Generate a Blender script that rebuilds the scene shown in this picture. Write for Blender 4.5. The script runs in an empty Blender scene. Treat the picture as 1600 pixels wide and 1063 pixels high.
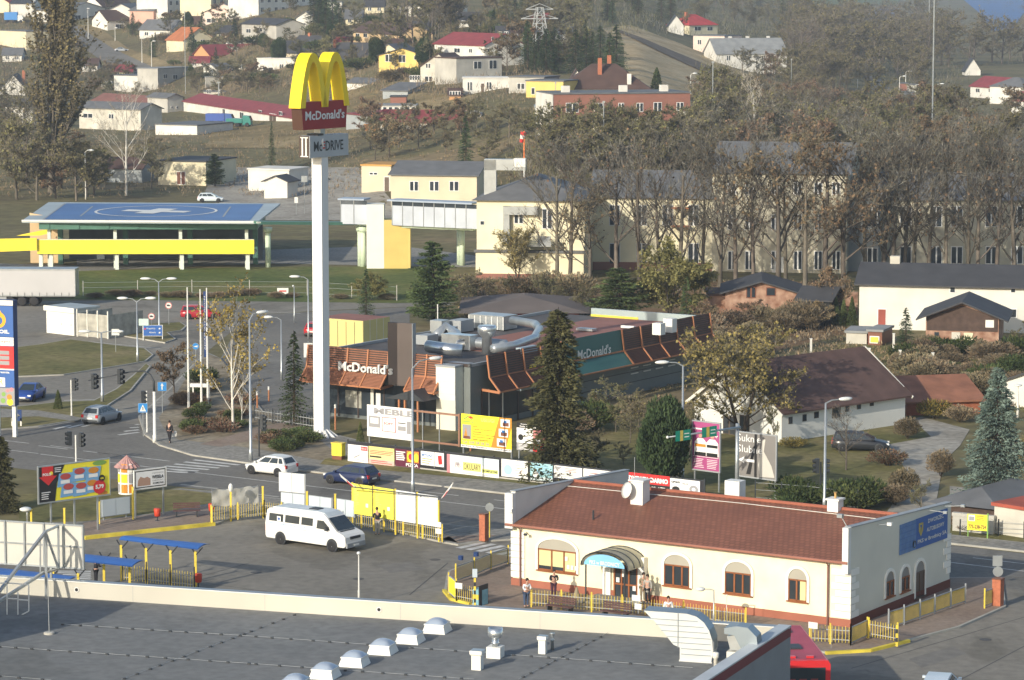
import bpy,bmesh,math,random
import numpy as np
from mathutils import Vector,Matrix
from mathutils.geometry import tessellate_polygon
random.seed(7)
SC=bpy.context.scene
COL=SC.collection
R=math.radians

# ------------------------------------------------------------------ camera
F=4850.0;CH=37.0;TH=math.atan(591.5/F);CT,ST=math.cos(TH),math.sin(TH)
cd=bpy.data.cameras.new('camera');cam=bpy.data.objects.new('camera',cd);COL.objects.link(cam)
cam.location=(0,0,CH);cam.rotation_euler=(R(90)-TH,0,0)
cd.sensor_width=36;cd.lens=F/1600*36;cd.clip_start=1;cd.clip_end=30000
SC.camera=cam
SC.render.resolution_x=1024;SC.render.resolution_y=680

# ------------------------------------------------------------------ light
SUN_EL=R(20.5);SHX,SHY=0.60,0.80
w=bpy.data.worlds.new('World');SC.world=w;w.use_nodes=True
nt=w.node_tree;nt.nodes.clear()
sky=nt.nodes.new('ShaderNodeTexSky');sky.sky_type='NISHITA';sky.sun_disc=False
sky.sun_elevation=SUN_EL;sky.sun_rotation=math.atan2(-SHX,-SHY)%(2*math.pi)
sky.air_density=1.0;sky.dust_density=1.6
bg=nt.nodes.new('ShaderNodeBackground');bg.inputs[1].default_value=0.15
wo=nt.nodes.new('ShaderNodeOutputWorld')
nt.links.new(sky.outputs[0],bg.inputs[0]);nt.links.new(bg.outputs[0],wo.inputs[0])
sl=bpy.data.lights.new('sun','SUN');so=bpy.data.objects.new('sun',sl);COL.objects.link(so)
sl.energy=3.75;sl.angle=R(0.5);sl.color=(1.0,0.91,0.76)
so.rotation_euler=Vector((SHX*math.cos(SUN_EL),SHY*math.cos(SUN_EL),-math.sin(SUN_EL))).to_track_quat('-Z','Y').to_euler()
so.location=(-60,-80,120)
SC.view_settings.view_transform='Standard';SC.view_settings.look='None'
SC.view_settings.gamma=1;SC.view_settings.exposure=0.33
SC.cycles.max_bounces=5;SC.cycles.diffuse_bounces=3;SC.cycles.glossy_bounces=2
SC.cycles.transparent_max_bounces=6;SC.cycles.volume_bounces=0
SC.cycles.use_denoising=True
SC.cycles.use_adaptive_sampling=True;SC.cycles.adaptive_threshold=0.015

# ------------------------------------------------------------------ picture <-> place
def G(px,py,z=0.0):
 r=(531.5-py)/F;h=CH-z
 Y=h*(CT+r*ST)/(ST-r*CT);d=Y*CT+h*ST
 return Vector(((px-800)/F*d,Y,z))
def Zt(Y,py):
 r=(531.5-py)/F
 return CH-Y*(ST-r*CT)/(CT+r*ST)
GX=[-1200,0,200,400,600,800,1000,1200,1400,1600,2800]
GY=[-40,0,50,100,150,200,250,300,335]
GT=[[29,29,30,30,30,30,29,24,0,0,0],
      [23,23,23.5,24.6,24.6,24,22.8,13,0,0,0],
      [14,14,14,16,17.7,19.3,16.6,10,0,0,0],
      [6,6,6.5,9,12.6,13.2,13.2,6,0,0,0],
      [1,1,0,3,8,11,11,4,0,0,0],
      [0,0,0,1,5,8,9,4,0,0,0],
      [0,0,0,.5,3,5,6,3,0,0,0],
      [0,0,0,0,1.5,2,2,1,0,0,0],
      [0]*11]
def gz(px,py):
 if py>=335:return 0.0
 px=min(max(px,GX[0]),GX[-1]);py=max(py,GY[0])
 i=max(k for k in range(len(GX)-1)if GX[k]<=px);j=max(k for k in range(len(GY)-1)if GY[k]<=py)
 a=(px-GX[i])/(GX[i+1]-GX[i]);b=(py-GY[j])/(GY[j+1]-GY[j])
 return(GT[j][i]*(1-a)+GT[j][i+1]*a)*(1-b)+(GT[j+1][i]*(1-a)+GT[j+1][i+1]*a)*b
def GP(px,py,dz=0.0):
 p=G(px,py,gz(px,py));p.z+=dz;return p
def H(px,py,top):
 p=GP(px,py);return Zt(p.y,top)-p.z

# ------------------------------------------------------------------ materials
MATS={}
def mat(name,rgb,rough=.8,var=.12,scale=.7,metal=0.0,rgb2=None,emit=None,tint=0.0,bump=0.0,detail=3,spec=.35):
 if name in MATS:return MATS[name]
 m=bpy.data.materials.new(name);m.use_nodes=True;t=m.node_tree;b=t.nodes['Principled BSDF']
 b.inputs['Roughness'].default_value=rough;b.inputs['Metallic'].default_value=metal
 b.inputs['Specular IOR Level'].default_value=spec
 co=t.nodes.new('ShaderNodeTexCoord')
 n=t.nodes.new('ShaderNodeTexNoise');n.inputs['Scale'].default_value=scale;n.inputs['Detail'].default_value=detail
 t.links.new(co.outputs['Object'],n.inputs['Vector'])
 ra=t.nodes.new('ShaderNodeValToRGB');ra.color_ramp.elements[0].position=.3;ra.color_ramp.elements[1].position=.7
 c1=[c*(1-var)for c in rgb];c2=[min(c*(1+var),1)for c in(rgb2 or rgb)]
 ra.color_ramp.elements[0].color=(*c1,1);ra.color_ramp.elements[1].color=(*c2,1)
 t.links.new(n.outputs['Fac'],ra.inputs['Fac'])
 out=ra.outputs[0]
 if tint:
  oi=t.nodes.new('ShaderNodeObjectInfo');hs=t.nodes.new('ShaderNodeHueSaturation')
  mr=t.nodes.new('ShaderNodeMapRange');mr.inputs[3].default_value=1-tint;mr.inputs[4].default_value=1+tint
  mh=t.nodes.new('ShaderNodeMapRange');mh.inputs[3].default_value=.5-tint*.06;mh.inputs[4].default_value=.5+tint*.06
  wn=t.nodes.new('ShaderNodeTexWhiteNoise');wn.noise_dimensions='1D'
  t.links.new(oi.outputs['Random'],wn.inputs['W'])
  t.links.new(oi.outputs['Random'],mr.inputs[0]);t.links.new(mr.outputs[0],hs.inputs['Value'])
  t.links.new(wn.outputs['Value'],mh.inputs[0]);t.links.new(mh.outputs[0],hs.inputs['Hue'])
  t.links.new(out,hs.inputs['Color']);out=hs.outputs[0]
 t.links.new(out,b.inputs['Base Color'])
 if bump:
  bp=t.nodes.new('ShaderNodeBump');bp.inputs['Strength'].default_value=bump;bp.inputs['Distance'].default_value=.05
  n2=t.nodes.new('ShaderNodeTexNoise');n2.inputs['Scale'].default_value=scale*6;n2.inputs['Detail'].default_value=2
  t.links.new(co.outputs['Object'],n2.inputs['Vector']);t.links.new(n2.outputs['Fac'],bp.inputs['Height'])
  t.links.new(bp.outputs[0],b.inputs['Normal'])
 MATS[name]=m;return m

def ground_mat(name,cols,scale=.05,fine=1.2,rough=.95,fc=.28,stain=0.0):
 """three colours mixed by a broad and a fine noise"""
 if name in MATS:return MATS[name]
 m=bpy.data.materials.new(name);m.use_nodes=True;t=m.node_tree;b=t.nodes['Principled BSDF']
 b.inputs['Roughness'].default_value=rough;b.inputs['Specular IOR Level'].default_value=.15
 co=t.nodes.new('ShaderNodeTexCoord')
 n1=t.nodes.new('ShaderNodeTexNoise');n1.inputs['Scale'].default_value=scale;n1.inputs['Detail'].default_value=5;n1.inputs['Roughness'].default_value=.65
 n2=t.nodes.new('ShaderNodeTexNoise');n2.inputs['Scale'].default_value=fine;n2.inputs['Detail'].default_value=4
 for n in(n1,n2):t.links.new(co.outputs['Object'],n.inputs['Vector'])
 r1=t.nodes.new('ShaderNodeValToRGB');e=r1.color_ramp.elements
 e[0].position=.36;e[0].color=(*cols[0],1);e[1].position=.64;e[1].color=(*cols[-1],1)
 if len(cols)>2:
  k=e.new(.5);k.color=(*cols[1],1)
 mx=t.nodes.new('ShaderNodeMix');mx.data_type='RGBA';mx.blend_type='MULTIPLY';mx.inputs['Factor'].default_value=1
 r2=t.nodes.new('ShaderNodeValToRGB');r2.color_ramp.elements[0].color=(1-fc,1-fc,1-fc,1);r2.color_ramp.elements[1].color=(1+fc*.85,1+fc*.85,1+fc*.8,1)
 r2.color_ramp.elements[0].position=.3;r2.color_ramp.elements[1].position=.7
 t.links.new(n1.outputs['Fac'],r1.inputs['Fac']);t.links.new(n2.outputs['Fac'],r2.inputs['Fac'])
 t.links.new(r1.outputs[0],mx.inputs['A']);t.links.new(r2.outputs[0],mx.inputs['B'])
 out=mx.outputs['Result']
 if stain:
  for sc_,lo,hi,k in((.11,.56,.60,1-stain),(.9,.66,.72,1-stain*1.3),(.045,.60,.61,1+stain*.55)):
   n3=t.nodes.new('ShaderNodeTexNoise');n3.inputs['Scale'].default_value=sc_;n3.inputs['Detail'].default_value=6;n3.inputs['Roughness'].default_value=.6;n3.inputs['Distortion'].default_value=.6
   mp=t.nodes.new('ShaderNodeMapping');mp.inputs['Location'].default_value=(sc_*91,7,0);mp.inputs['Scale'].default_value=(1,.7,1)
   r3=t.nodes.new('ShaderNodeValToRGB');r3.color_ramp.elements[0].position=lo;r3.color_ramp.elements[1].position=hi;r3.color_ramp.elements[0].color=(1,1,1,1);r3.color_ramp.elements[1].color=(k,k,k*.99,1)
   m3=t.nodes.new('ShaderNodeMix');m3.data_type='RGBA';m3.blend_type='MULTIPLY';m3.inputs['Factor'].default_value=1
   t.links.new(co.outputs['Object'],mp.inputs['Vector']);t.links.new(mp.outputs[0],n3.inputs['Vector']);t.links.new(n3.outputs['Fac'],r3.inputs['Fac']);t.links.new(out,m3.inputs['A']);t.links.new(r3.outputs[0],m3.inputs['B']);out=m3.outputs['Result']
 t.links.new(out,b.inputs['Base Color'])
 MATS[name]=m;return m

def tile_mat(name,rgb,su,sv,dark=.55,rough=.7,var=.2):
 """brick/tile courses in the object's own XZ or XY plane (surface pattern)"""
 if name in MATS:return MATS[name]
 m=bpy.data.materials.new(name);m.use_nodes=True;t=m.node_tree;b=t.nodes['Principled BSDF']
 b.inputs['Roughness'].default_value=rough;b.inputs['Specular IOR Level'].default_value=.25
 co=t.nodes.new('ShaderNodeTexCoord');mp=t.nodes.new('ShaderNodeMapping')
 br=t.nodes.new('ShaderNodeTexBrick');br.inputs['Scale'].default_value=1
 br.inputs['Brick Width'].default_value=su;br.inputs['Row Height'].default_value=sv;br.inputs['Mortar Size'].default_value=sv*.1
 br.inputs['Color1'].default_value=(*[c*(1-var)for c in rgb],1);br.inputs['Color2'].default_value=(*[c*(1+var)for c in rgb],1)
 br.inputs['Mortar'].default_value=(*[c*dark for c in rgb],1)
 n=t.nodes.new('ShaderNodeTexNoise');n.inputs['Scale'].default_value=.35;n.inputs['Detail'].default_value=4
 r2=t.nodes.new('ShaderNodeValToRGB');r2.color_ramp.elements[0].color=(.75,.75,.75,1);r2.color_ramp.elements[1].color=(1.2,1.2,1.2,1)
 mx=t.nodes.new('ShaderNodeMix');mx.data_type='RGBA';mx.blend_type='MULTIPLY';mx.inputs['Factor'].default_value=1
 t.links.new(co.outputs['UV'],br.inputs['Vector']);t.links.new(co.outputs['Object'],n.inputs['Vector'])
 t.links.new(n.outputs['Fac'],r2.inputs['Fac']);t.links.new(br.outputs['Color'],mx.inputs['A']);t.links.new(r2.outputs[0],mx.inputs['B'])
 t.links.new(mx.outputs['Result'],b.inputs['Base Color']);MATS[name]=m;return m

# ------------------------------------------------------------------ mesh builder
class MB:
 def __init__(s):s.v=[];s.f=[];s.m=[];s.ms=[];s.uv={}
 def mi(s,m):
  if m not in s.ms:s.ms.append(m)
  return s.ms.index(m)
 def face(s,pts,m,uv=None):
  n=len(s.v);s.v+=[tuple(p)for p in pts];s.f.append(tuple(range(n,n+len(pts))));s.m.append(s.mi(m))
  if uv:s.uv[len(s.f)-1]=uv
 def box(s,x0,x1,y0,y1,z0,z1,m,top=None):
  if x0>x1:x0,x1=x1,x0
  if y0>y1:y0,y1=y1,y0
  if z0>z1:z0,z1=z1,z0
  n=len(s.v);s.v+=[(x,y,z)for z in(z0,z1)for y in(y0,y1)for x in(x0,x1)]
  k=s.mi(m);kt=s.mi(top)if top else k
  for i,q in enumerate(((0,2,3,1),(4,5,7,6),(0,1,5,4),(2,6,7,3),(0,4,6,2),(1,3,7,5))):
   s.f.append(tuple(n+j for j in q));s.m.append(kt if i==1 else k)
 def prism(s,pts,axis,a,b,m,cap=True):
  """polygon pts (2D) extruded along axis from a to b; axis 'x': pts=(y,z), 'y': pts=(x,z), 'z': pts=(x,y)"""
  def P(p,t):return{'x':(t,p[0],p[1]),'y':(p[0],t,p[1]),'z':(p[0],p[1],t)}[axis]
  n=len(s.v);N=len(pts);s.v+=[P(p,a)for p in pts]+[P(p,b)for p in pts];k=s.mi(m)
  for i in range(N):
   j=(i+1)%N;s.f.append((n+i,n+j,n+N+j,n+N+i));s.m.append(k)
  if cap:
   for t in tessellate_polygon([[Vector((p[0],p[1],0))for p in pts]]):
    s.f.append(tuple(n+i for i in t));s.f.append(tuple(n+N+i for i in reversed(t)));s.m+=[k,k]
 def tube(s,pts,rad,m,n=6,cap=True):
  pts=[Vector(p)for p in pts];rs=rad if isinstance(rad,(list,tuple))else[rad]*len(pts);k=s.mi(m);base=len(s.v)
  for i,p in enumerate(pts):
   d=(pts[min(i+1,len(pts)-1)]-pts[max(i-1,0)])
   if d.length<1e-9:d=Vector((0,0,1))
   d.normalize();a=d.cross(Vector((0,0,1))if abs(d.z)<.9 else Vector((1,0,0))).normalized();b=d.cross(a)
   for j in range(n):
    t=2*math.pi*(j+.5)/n;s.v.append(tuple(p+(a*math.cos(t)+b*math.sin(t))*rs[i]))
  for i in range(len(pts)-1):
   for j in range(n):
    q=(j+1)%n;s.f.append((base+i*n+j,base+i*n+q,base+(i+1)*n+q,base+(i+1)*n+j));s.m.append(k)
  if cap and n>2:
   s.f.append(tuple(base+j for j in range(n)));s.f.append(tuple(base+(len(pts)-1)*n+j for j in reversed(range(n))));s.m+=[k,k]
 def bar(s,p,q,w,h,m):
  p,q=Vector(p),Vector(q);d=(q-p).normalized();a=d.cross(Vector((0,0,1))if abs(d.z)<.95 else Vector((1,0,0))).normalized();b=a.cross(d)
  n=len(s.v);k=s.mi(m)
  for c in(p,q):
   for sa,sb in((-1,-1),(1,-1),(1,1),(-1,1)):s.v.append(tuple(c+a*sa*w/2+b*sb*h/2))
  for q_ in((0,1,2,3),(7,6,5,4),(0,4,5,1),(1,5,6,2),(2,6,7,3),(3,7,4,0)):s.f.append(tuple(n+j for j in q_));s.m.append(k)
 def lathe(s,prof,m,n=12,c=(0,0),axis='z'):
  base=len(s.v);k=s.mi(m)
  for r,z in prof:
   for j in range(n):
    t=2*math.pi*j/n;x,y=r*math.cos(t),r*math.sin(t)
    s.v.append((c[0]+x,c[1]+y,z)if axis=='z' else((c[0]+x,z,c[1]+y)if axis=='y' else(z,c[0]+x,c[1]+y)))
  for i in range(len(prof)-1):
   for j in range(n):
    q=(j+1)%n;s.f.append((base+i*n+j,base+i*n+q,base+(i+1)*n+q,base+(i+1)*n+j));s.m.append(k)
  s.f.append(tuple(base+j for j in reversed(range(n))));s.f.append(tuple(base+(len(prof)-1)*n+j for j in range(n)));s.m+=[k,k]
 def build(s,name,parent=None,smooth=False,fix=True):
  me=bpy.data.meshes.new(name);me.from_pydata(s.v,[],s.f)
  for m in s.ms:me.materials.append(m)
  me.polygons.foreach_set('material_index',s.m)
  if s.uv:
   ul=me.uv_layers.new(name='uv')
   for fi,uv in s.uv.items():
    for li,q in zip(me.polygons[fi].loop_indices,uv):ul.data[li].uv=q
  if smooth:me.polygons.foreach_set('use_smooth',[True]*len(s.f))
  me.update()
  if fix and len(s.f)<6000 and not s.uv:
   bm=bmesh.new();bm.from_mesh(me);bmesh.ops.recalc_face_normals(bm,faces=bm.faces);bm.to_mesh(me);bm.free()
  o=bpy.data.objects.new(name,me);COL.objects.link(o)
  if parent:o.parent=parent
  return o

def thing(name,label,cat,loc=(0,0,0),rotz=0.0,group=None):
 o=bpy.data.objects.new(name,None);COL.objects.link(o);o.empty_display_size=.3
 o.location=loc;o.rotation_euler=(0,0,rotz);o['label']=label;o['category']=cat
 if group:o['group']=group
 return o
def tag(o,label,cat,loc=None,rotz=None,group=None):
 o['label']=label;o['category']=cat
 if loc is not None:o.location=loc
 if rotz is not None:o.rotation_euler=(0,0,rotz)
 if group:o['group']=group
 return o
def kind(o,k='structure',label=None):
 o['kind']=k
 return o
CH_OF={}
def dup(root,loc,rotz=0,label=None,group=None,scale=None):
 kids=[o for o in bpy.data.objects if o.parent==root]if root not in CH_OF else CH_OF[root]
 CH_OF[root]=kids
 r=root.copy();COL.objects.link(r);r.location=loc;r.rotation_euler=(0,0,rotz)
 if scale:r.scale=scale if hasattr(scale,'__len__')else(scale,)*3
 if label:r['label']=label
 if group:r['group']=group
 for ch in kids:
  c=ch.copy();COL.objects.link(c);c.parent=r
  g=CH_OF.get(ch)
  if g is None:g=CH_OF[ch]=[o for o in bpy.data.objects if o.parent==ch]
  for k in g:
   d=k.copy();COL.objects.link(d);d.parent=c
 return r

# ------------------------------------------------------------------ lettering
TXT={}
def text_mesh(s,bold=0.0,shear=0.0):
 key=(s,bold,shear)
 if key in TXT:return TXT[key]
 cu=bpy.data.curves.new('t','FONT');cu.body=s;cu.offset=bold;cu.shear=shear;cu.resolution_u=2;cu.fill_mode='FRONT'
 o=bpy.data.objects.new('t',cu);COL.objects.link(o)
 dg=bpy.context.evaluated_depsgraph_get();me=bpy.data.meshes.new_from_object(o.evaluated_get(dg))
 v=[(p.co.x,p.co.y)for p in me.vertices];f=[tuple(p.vertices)for p in me.polygons]
 bpy.data.objects.remove(o);bpy.data.curves.remove(cu);bpy.data.meshes.remove(me)
 xs=[p[0]for p in v]or[0,1];ys=[p[1]for p in v]or[0,1]
 x0,x1,y0,y1=min(xs),max(xs),min(ys),max(ys)
 v=[((x-x0)/max(x1-x0,1e-6),(y-y0)/max(y1-y0,1e-6))for x,y in v]
 TXT[key]=(v,f,(x1-x0)/max(y1-y0,1e-6));return TXT[key]
class Face:
 """an upright face drawn on in metres: x to the right, z up, layers stand proud towards -y"""
 def __init__(s,mb,fn=None):s.mb=mb;s.y=0;s.fn=fn or(lambda x,z,y:(x,y,z))
 def poly(s,pts,m,lay=1):
  tr=tessellate_polygon([[Vector((p[0],p[1],0))for p in pts]]);n=len(s.mb.v)
  s.mb.v+=[s.fn(p[0],p[1],s.y-.012*lay)for p in pts];k=s.mb.mi(m)
  for t in tr:s.mb.f.append(tuple(n+i for i in t));s.mb.m.append(k)
 def rect(s,x0,z0,x1,z1,m,lay=1):s.poly([(x0,z0),(x1,z0),(x1,z1),(x0,z1)],m,lay)
 def disc(s,x,z,r,m,lay=1,rz=None,n=20):
  s.poly([(x+r*math.cos(2*math.pi*i/n),z+(rz or r)*math.sin(2*math.pi*i/n))for i in range(n)],m,lay)
 def text(s,t,x0,z0,x1,z1,m,lay=2,bold=0.0,shear=0.0):
  v,f,a=text_mesh(t,bold,shear);n=len(s.mb.v);k=s.mb.mi(m)
  s.mb.v+=[s.fn(x0+p[0]*(x1-x0),z0+p[1]*(z1-z0),s.y-.012*lay)for p in v]
  for q in f:s.mb.f.append(tuple(n+i for i in q));s.mb.m.append(k)

class Wall:
 """a vertical plane from P0 (left) to P1 (right); at() turns a picture point into metres along and height"""
 def __init__(s,P0,P1):
  s.P0,s.P1=Vector((P0[0],P0[1],0)),Vector((P1[0],P1[1],0));d=s.P1-s.P0;s.L=d.length;s.d=d/s.L
  s.ang=math.atan2(s.d.y,s.d.x);s.z0=P0[2]if len(P0)>2 else 0
 def at(s,px,py):
  k=(px-800)/F;r=(531.5-py)/F
  # ray (k, CT + r ST, -ST + r CT)
  rx,ry,rz=k,CT+r*ST,-ST+r*CT
  # P0 + a d = t (rx, ry)
  det=s.d.x*(-ry)+s.d.y*rx
  a=((-s.P0.x)*(-ry)+s.P0.y*(-rx))/det if abs(det)>1e-9 else 0
  a=((-s.P0.x)*(-ry)-(-rx)*(-s.P0.y))/det
  t=(s.P0.y+a*s.d.y)/ry
  return a,CH+t*rz-s.z0
# ------------------------------------------------------------------ palette
WHITE=mat('white_paint',(.68,.68,.64),.55,.05)
OFFW=mat('off_white',(.62,.61,.55),.7,.08)
METAL=mat('galvanised_metal',(.42,.45,.46),.35,.1,1.5,metal=.6)
ALU=mat('bright_duct_metal',(.62,.66,.68),.28,.1,2,metal=.85)
GREYP=mat('grey_paint',(.30,.32,.33),.5,.08)
DARK=mat('dark_metal',(.035,.04,.045),.5,.1)
BLACK=mat('black_rubber',(.018,.018,.02),.7,.1)
GLASS=mat('window_glass',(.035,.045,.055),.08,.3,.5,spec=.6)
YEL=mat('yellow_paint',(.72,.55,.07),.5,.12,2)
YELB=mat('bright_yellow',(.86,.74,.06),.5,.05)
RED=mat('red_paint',(.55,.03,.03),.4,.1)
BLUE=mat('blue_paint',(.05,.13,.38),.5,.12)
ORNG=mat('orange_brown_slats',(.34,.12,.05),.6,.15,2)
BRICK=tile_mat('red_brick',(.36,.13,.08),.26,.08)
CONC=mat('concrete',(.40,.39,.35),.9,.15,.6)
TIN=mat('tin_sheet',(.36,.40,.40),.45,.12,.8,metal=.2)
BROWNP=mat('brown_paint',(.18,.07,.04),.5,.15)
ASPH=ground_mat('asphalt',[(.195,.182,.155),(.22,.206,.178),(.25,.235,.20)],.06,1.6,fc=.14,stain=.2)
ASPH2=ground_mat('road_asphalt',[(.155,.15,.137),(.175,.168,.153),(.195,.188,.17)],.1,2.5,fc=.14,stain=.16)
PAVE=ground_mat('pavement',[(.20,.195,.175),(.25,.24,.215),(.27,.26,.235)],.15,3)
BPAVE=ground_mat('brown_brick_paving',[(.23,.175,.14),(.26,.205,.165),(.28,.225,.185)],.2,4,fc=.15)
GRASS=ground_mat('autumn_grass',[(.12,.12,.045),(.165,.15,.06),(.22,.185,.09)],.09,1.5)
GRASSG=ground_mat('green_grass',[(.075,.105,.03),(.11,.135,.04),(.17,.16,.06)],.07,1.2)
DRYG=ground_mat('dry_grass',[(.15,.115,.055),(.22,.17,.08),(.28,.22,.12)],.05,.9)
MULCH=ground_mat('gravel_mulch',[(.17,.14,.09),(.25,.21,.15),(.30,.26,.19)],.3,2)
GRAV=ground_mat('gravel',[(.25,.23,.19),(.32,.30,.26),(.36,.34,.29)],.15,1.5)
FIELD=ground_mat('rough_ground',[(.12,.10,.055),(.15,.135,.065),(.21,.165,.095)],.03,.5)
LEAFY=ground_mat('fallen_leaves',[(.15,.10,.055),(.19,.12,.065),(.15,.125,.06)],.15,2)
LINE=mat('road_marking',(.52,.52,.49),.8,.25,1.5)
KERB=mat('kerb_stone',(.36,.35,.31),.9,.15,1)
YKERB=mat('yellow_kerb',(.62,.50,.06),.7,.25,1.2)
WATER=mat('lake_water',(.07,.16,.36),.6,.1,.02,spec=.1)

# ------------------------------------------------------------------ terrain: one sheet
def build_terrain():
 pxs=[-3000,-1200]+list(range(-1000,2801,50))+[4500]
 pys=[-40,-20]+list(range(0,336,12))+[335,500,800,1500]
 V=[];Fc=[]
 n=len(pxs)
 V+=[Vector((x,9200,max(gz(px,-40),0)))for px,x in[(p,(p-800)/F*9200)for p in pxs]]
 for py in pys:
  for px in pxs:
   V.append(GP(px,py))
 for Y in(60,-60,-400):
  for px in pxs:V.append(Vector(((px-800)/F*330,Y,0)))
 for j in range(len(pys)+3):
  for i in range(n-1):
   a=j*n+i;Fc.append((a,a+n,a+n+1,a+1))
 me=bpy.data.meshes.new('ground');me.from_pydata([tuple(v)for v in V],[],Fc);me.materials.append(FIELD)
 me.polygons.foreach_set('use_smooth',[True]*len(Fc));me.update()
 o=bpy.data.objects.new('ground',me);COL.objects.link(o);kind(o)
build_terrain()

def flat(name,pts,m,z=.004,up=0.0,side=None,k='structure'):
 """flat sheet whose outline is given by where it meets the ground; up>0 makes a raised slab with kerb sides"""
 P=[G(x,y,0)for x,y in pts];mb=MB()
 if up:
  mb.prism([(p.x,p.y)for p in P],'z',0.0,up,side or KERB)
  # inner top
  c=sum((p.xy for p in P),Vector((0,0)))/len(P)
  Q=[]
  N=len(P)
  area=sum(P[i].x*P[(i+1)%N].y-P[(i+1)%N].x*P[i].y for i in range(N))
  for i in range(N):
   a,b_,c_=P[i-1].xy,P[i].xy,P[(i+1)%N].xy
   d1=(b_-a).normalized();d2=(c_-b_).normalized();n1=Vector((-d1.y,d1.x));n2=Vector((-d2.y,d2.x))
   nn=(n1+n2);nn=nn.normalized()if nn.length>1e-3 else n1
   Q.append(b_+nn*.16*(1 if area>0 else-1))
  ks=mb.mi(m);n0=len(mb.v);mb.v+=[(q.x,q.y,up+.005)for q in Q]
  for t in tessellate_polygon([[Vector((q.x,q.y,0))for q in Q]]):
   mb.f.append(tuple(n0+i for i in t));mb.m.append(ks)
 else:
  ks=mb.mi(m);mb.v+=[(p.x,p.y,z)for p in P]
  for t in tessellate_polygon([[Vector((p.x,p.y,0))for p in P]]):mb.f.append(tuple(t));mb.m.append(ks)
 o=mb.build(name)
 kind(o,k);return o
def drape(name,rows,m,dz=.12,k='structure',nx=8,sub=4):
 """a sheet laid on the hills between a left and a right edge"""
 mb=MB();g=[]
 for i in range(len(rows)-1):
  for s in range(sub+(i==len(rows)-2)):
   t=s/sub;a,b=rows[i],rows[i+1];l=[a[j]*(1-t)+b[j]*t for j in range(4)]
   g.append([GP(l[0]+(l[2]-l[0])*q/nx,l[1]+(l[3]-l[1])*q/nx,dz)for q in range(nx+1)])
 mb.v=[tuple(p)for r in g for p in r];ks=mb.mi(m)
 for j in range(len(g)-1):
  for i in range(nx):
   a=j*(nx+1)+i;mb.f.append((a,a+1,a+nx+2,a+nx+1));mb.m.append(ks)
 o=mb.build(name,smooth=True);kind(o,k);return o
def stripe(pts,wd,z=.016,m=None,mb=None):
 """painted line along ground points given by picture position"""
 P=[G(x,y,0)for x,y in pts]
 for a,b in zip(P,P[1:]):
  d=(b-a).normalized();n=Vector((-d.y,d.x,0))*wd/2
  mb.face([(a-n)+Vector((0,0,z)),(b-n)+Vector((0,0,z)),(b+n)+Vector((0,0,z)),(a+n)+Vector((0,0,z))],m or LINE)
def dashes(p,q,on,off,wd,mb,z=.016):
 A,B=G(*p),G(*q);L=(B-A).length;d=(B-A)/L;t=0;n=Vector((-d.y,d.x,0))*wd/2;Z=Vector((0,0,z))
 while t<L:
  a=A+d*t;b=A+d*min(t+on,L);mb.face([a-n+Z,b-n+Z,b+n+Z,a+n+Z],LINE);t+=on+off

# main carriageway, side road, yards (all level ground)
flat('road',[(-500,622),(0,640),(225,665),(463,737),(1484,852),(2100,921),(2100,1010),(1484,903),(436,779),(282,761),(-500,672)],ASPH2,.008)
flat('side_road',[(60,650),(215,690),(300,715),(262,622),(294,574),(323,550),(372,510),(400,492),(490,486),(760,474),(760,466),(130,470),(-400,475),(-400,640),(0,640)],ASPH,.004)
flat('parking_lot',[(398,650),(345,560),(372,510),(400,492),(640,480),(640,560),(520,655)],ASPH2,.012)
flat('bus_yard',[(-700,1300),(-700,840),(133,842),(335,820),(436,779),(1484,903),(2100,1010),(2100,1400)],ASPH,.012)
flat('lawn',[(-400,425),(120,424),(420,417),(640,417),(745,440),(745,472),(620,474),(120,468),(-400,468)],GRASSG,.016)
flat('lawn',[(745,440),(1330,440),(1330,520),(1000,600),(745,475)],LEAFY,.008)
# gas-station grass
flat('grass_island',[(-120,535),(27,544),(60,540),(110,532),(180,541),(227,546),(240,556),(228,566),(200,571),(100,587),(27,590),(-150,590)],GRASS,up=.12)
flat('grass_island',[(205,509),(282,505),(292,511),(284,518),(262,521),(275,531),(258,537),(190,526)],GRASS,up=.12)
flat('grass_island',[(30,637),(90,630),(145,628),(180,610),(205,590),(228,570),(236,574),(205,612),(162,640),(140,655),(60,668),(-60,678),(-200,668),(-200,640)],GRASS,up=.12)
flat('path',[(-150,655),(0,641),(60,644),(112,652),(128,656),(120,661),(60,653),(0,655),(-150,668)],PAVE,.13)
# planted corner in front of the restaurant
flat('sidewalk',[(216,652),(262,612),(300,572),(323,552),(345,562),(420,655),(560,690),(720,735),(932,768),(1484,838),(2100,905),(2100,918),(1484,851),(463,736),(300,713),(248,697),(225,680)],PAVE,up=.12)
flat('garden_bed',[(248,655),(272,624),(297,582),(323,555),(345,562),(398,640),(480,668),(500,690),(530,715),(500,722),(400,704),(330,695),(279,690),(256,672)],MULCH,.131)
flat('brick_path',[(312,697),(400,672),(478,655),(482,668),(408,688),(345,701)],BPAVE,.136)
flat('verge',[(508,720),(545,714),(800,745),(932,762),(1010,772),(1010,782),(932,772),(800,757),(500,728)],GRASS,.136)
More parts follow.
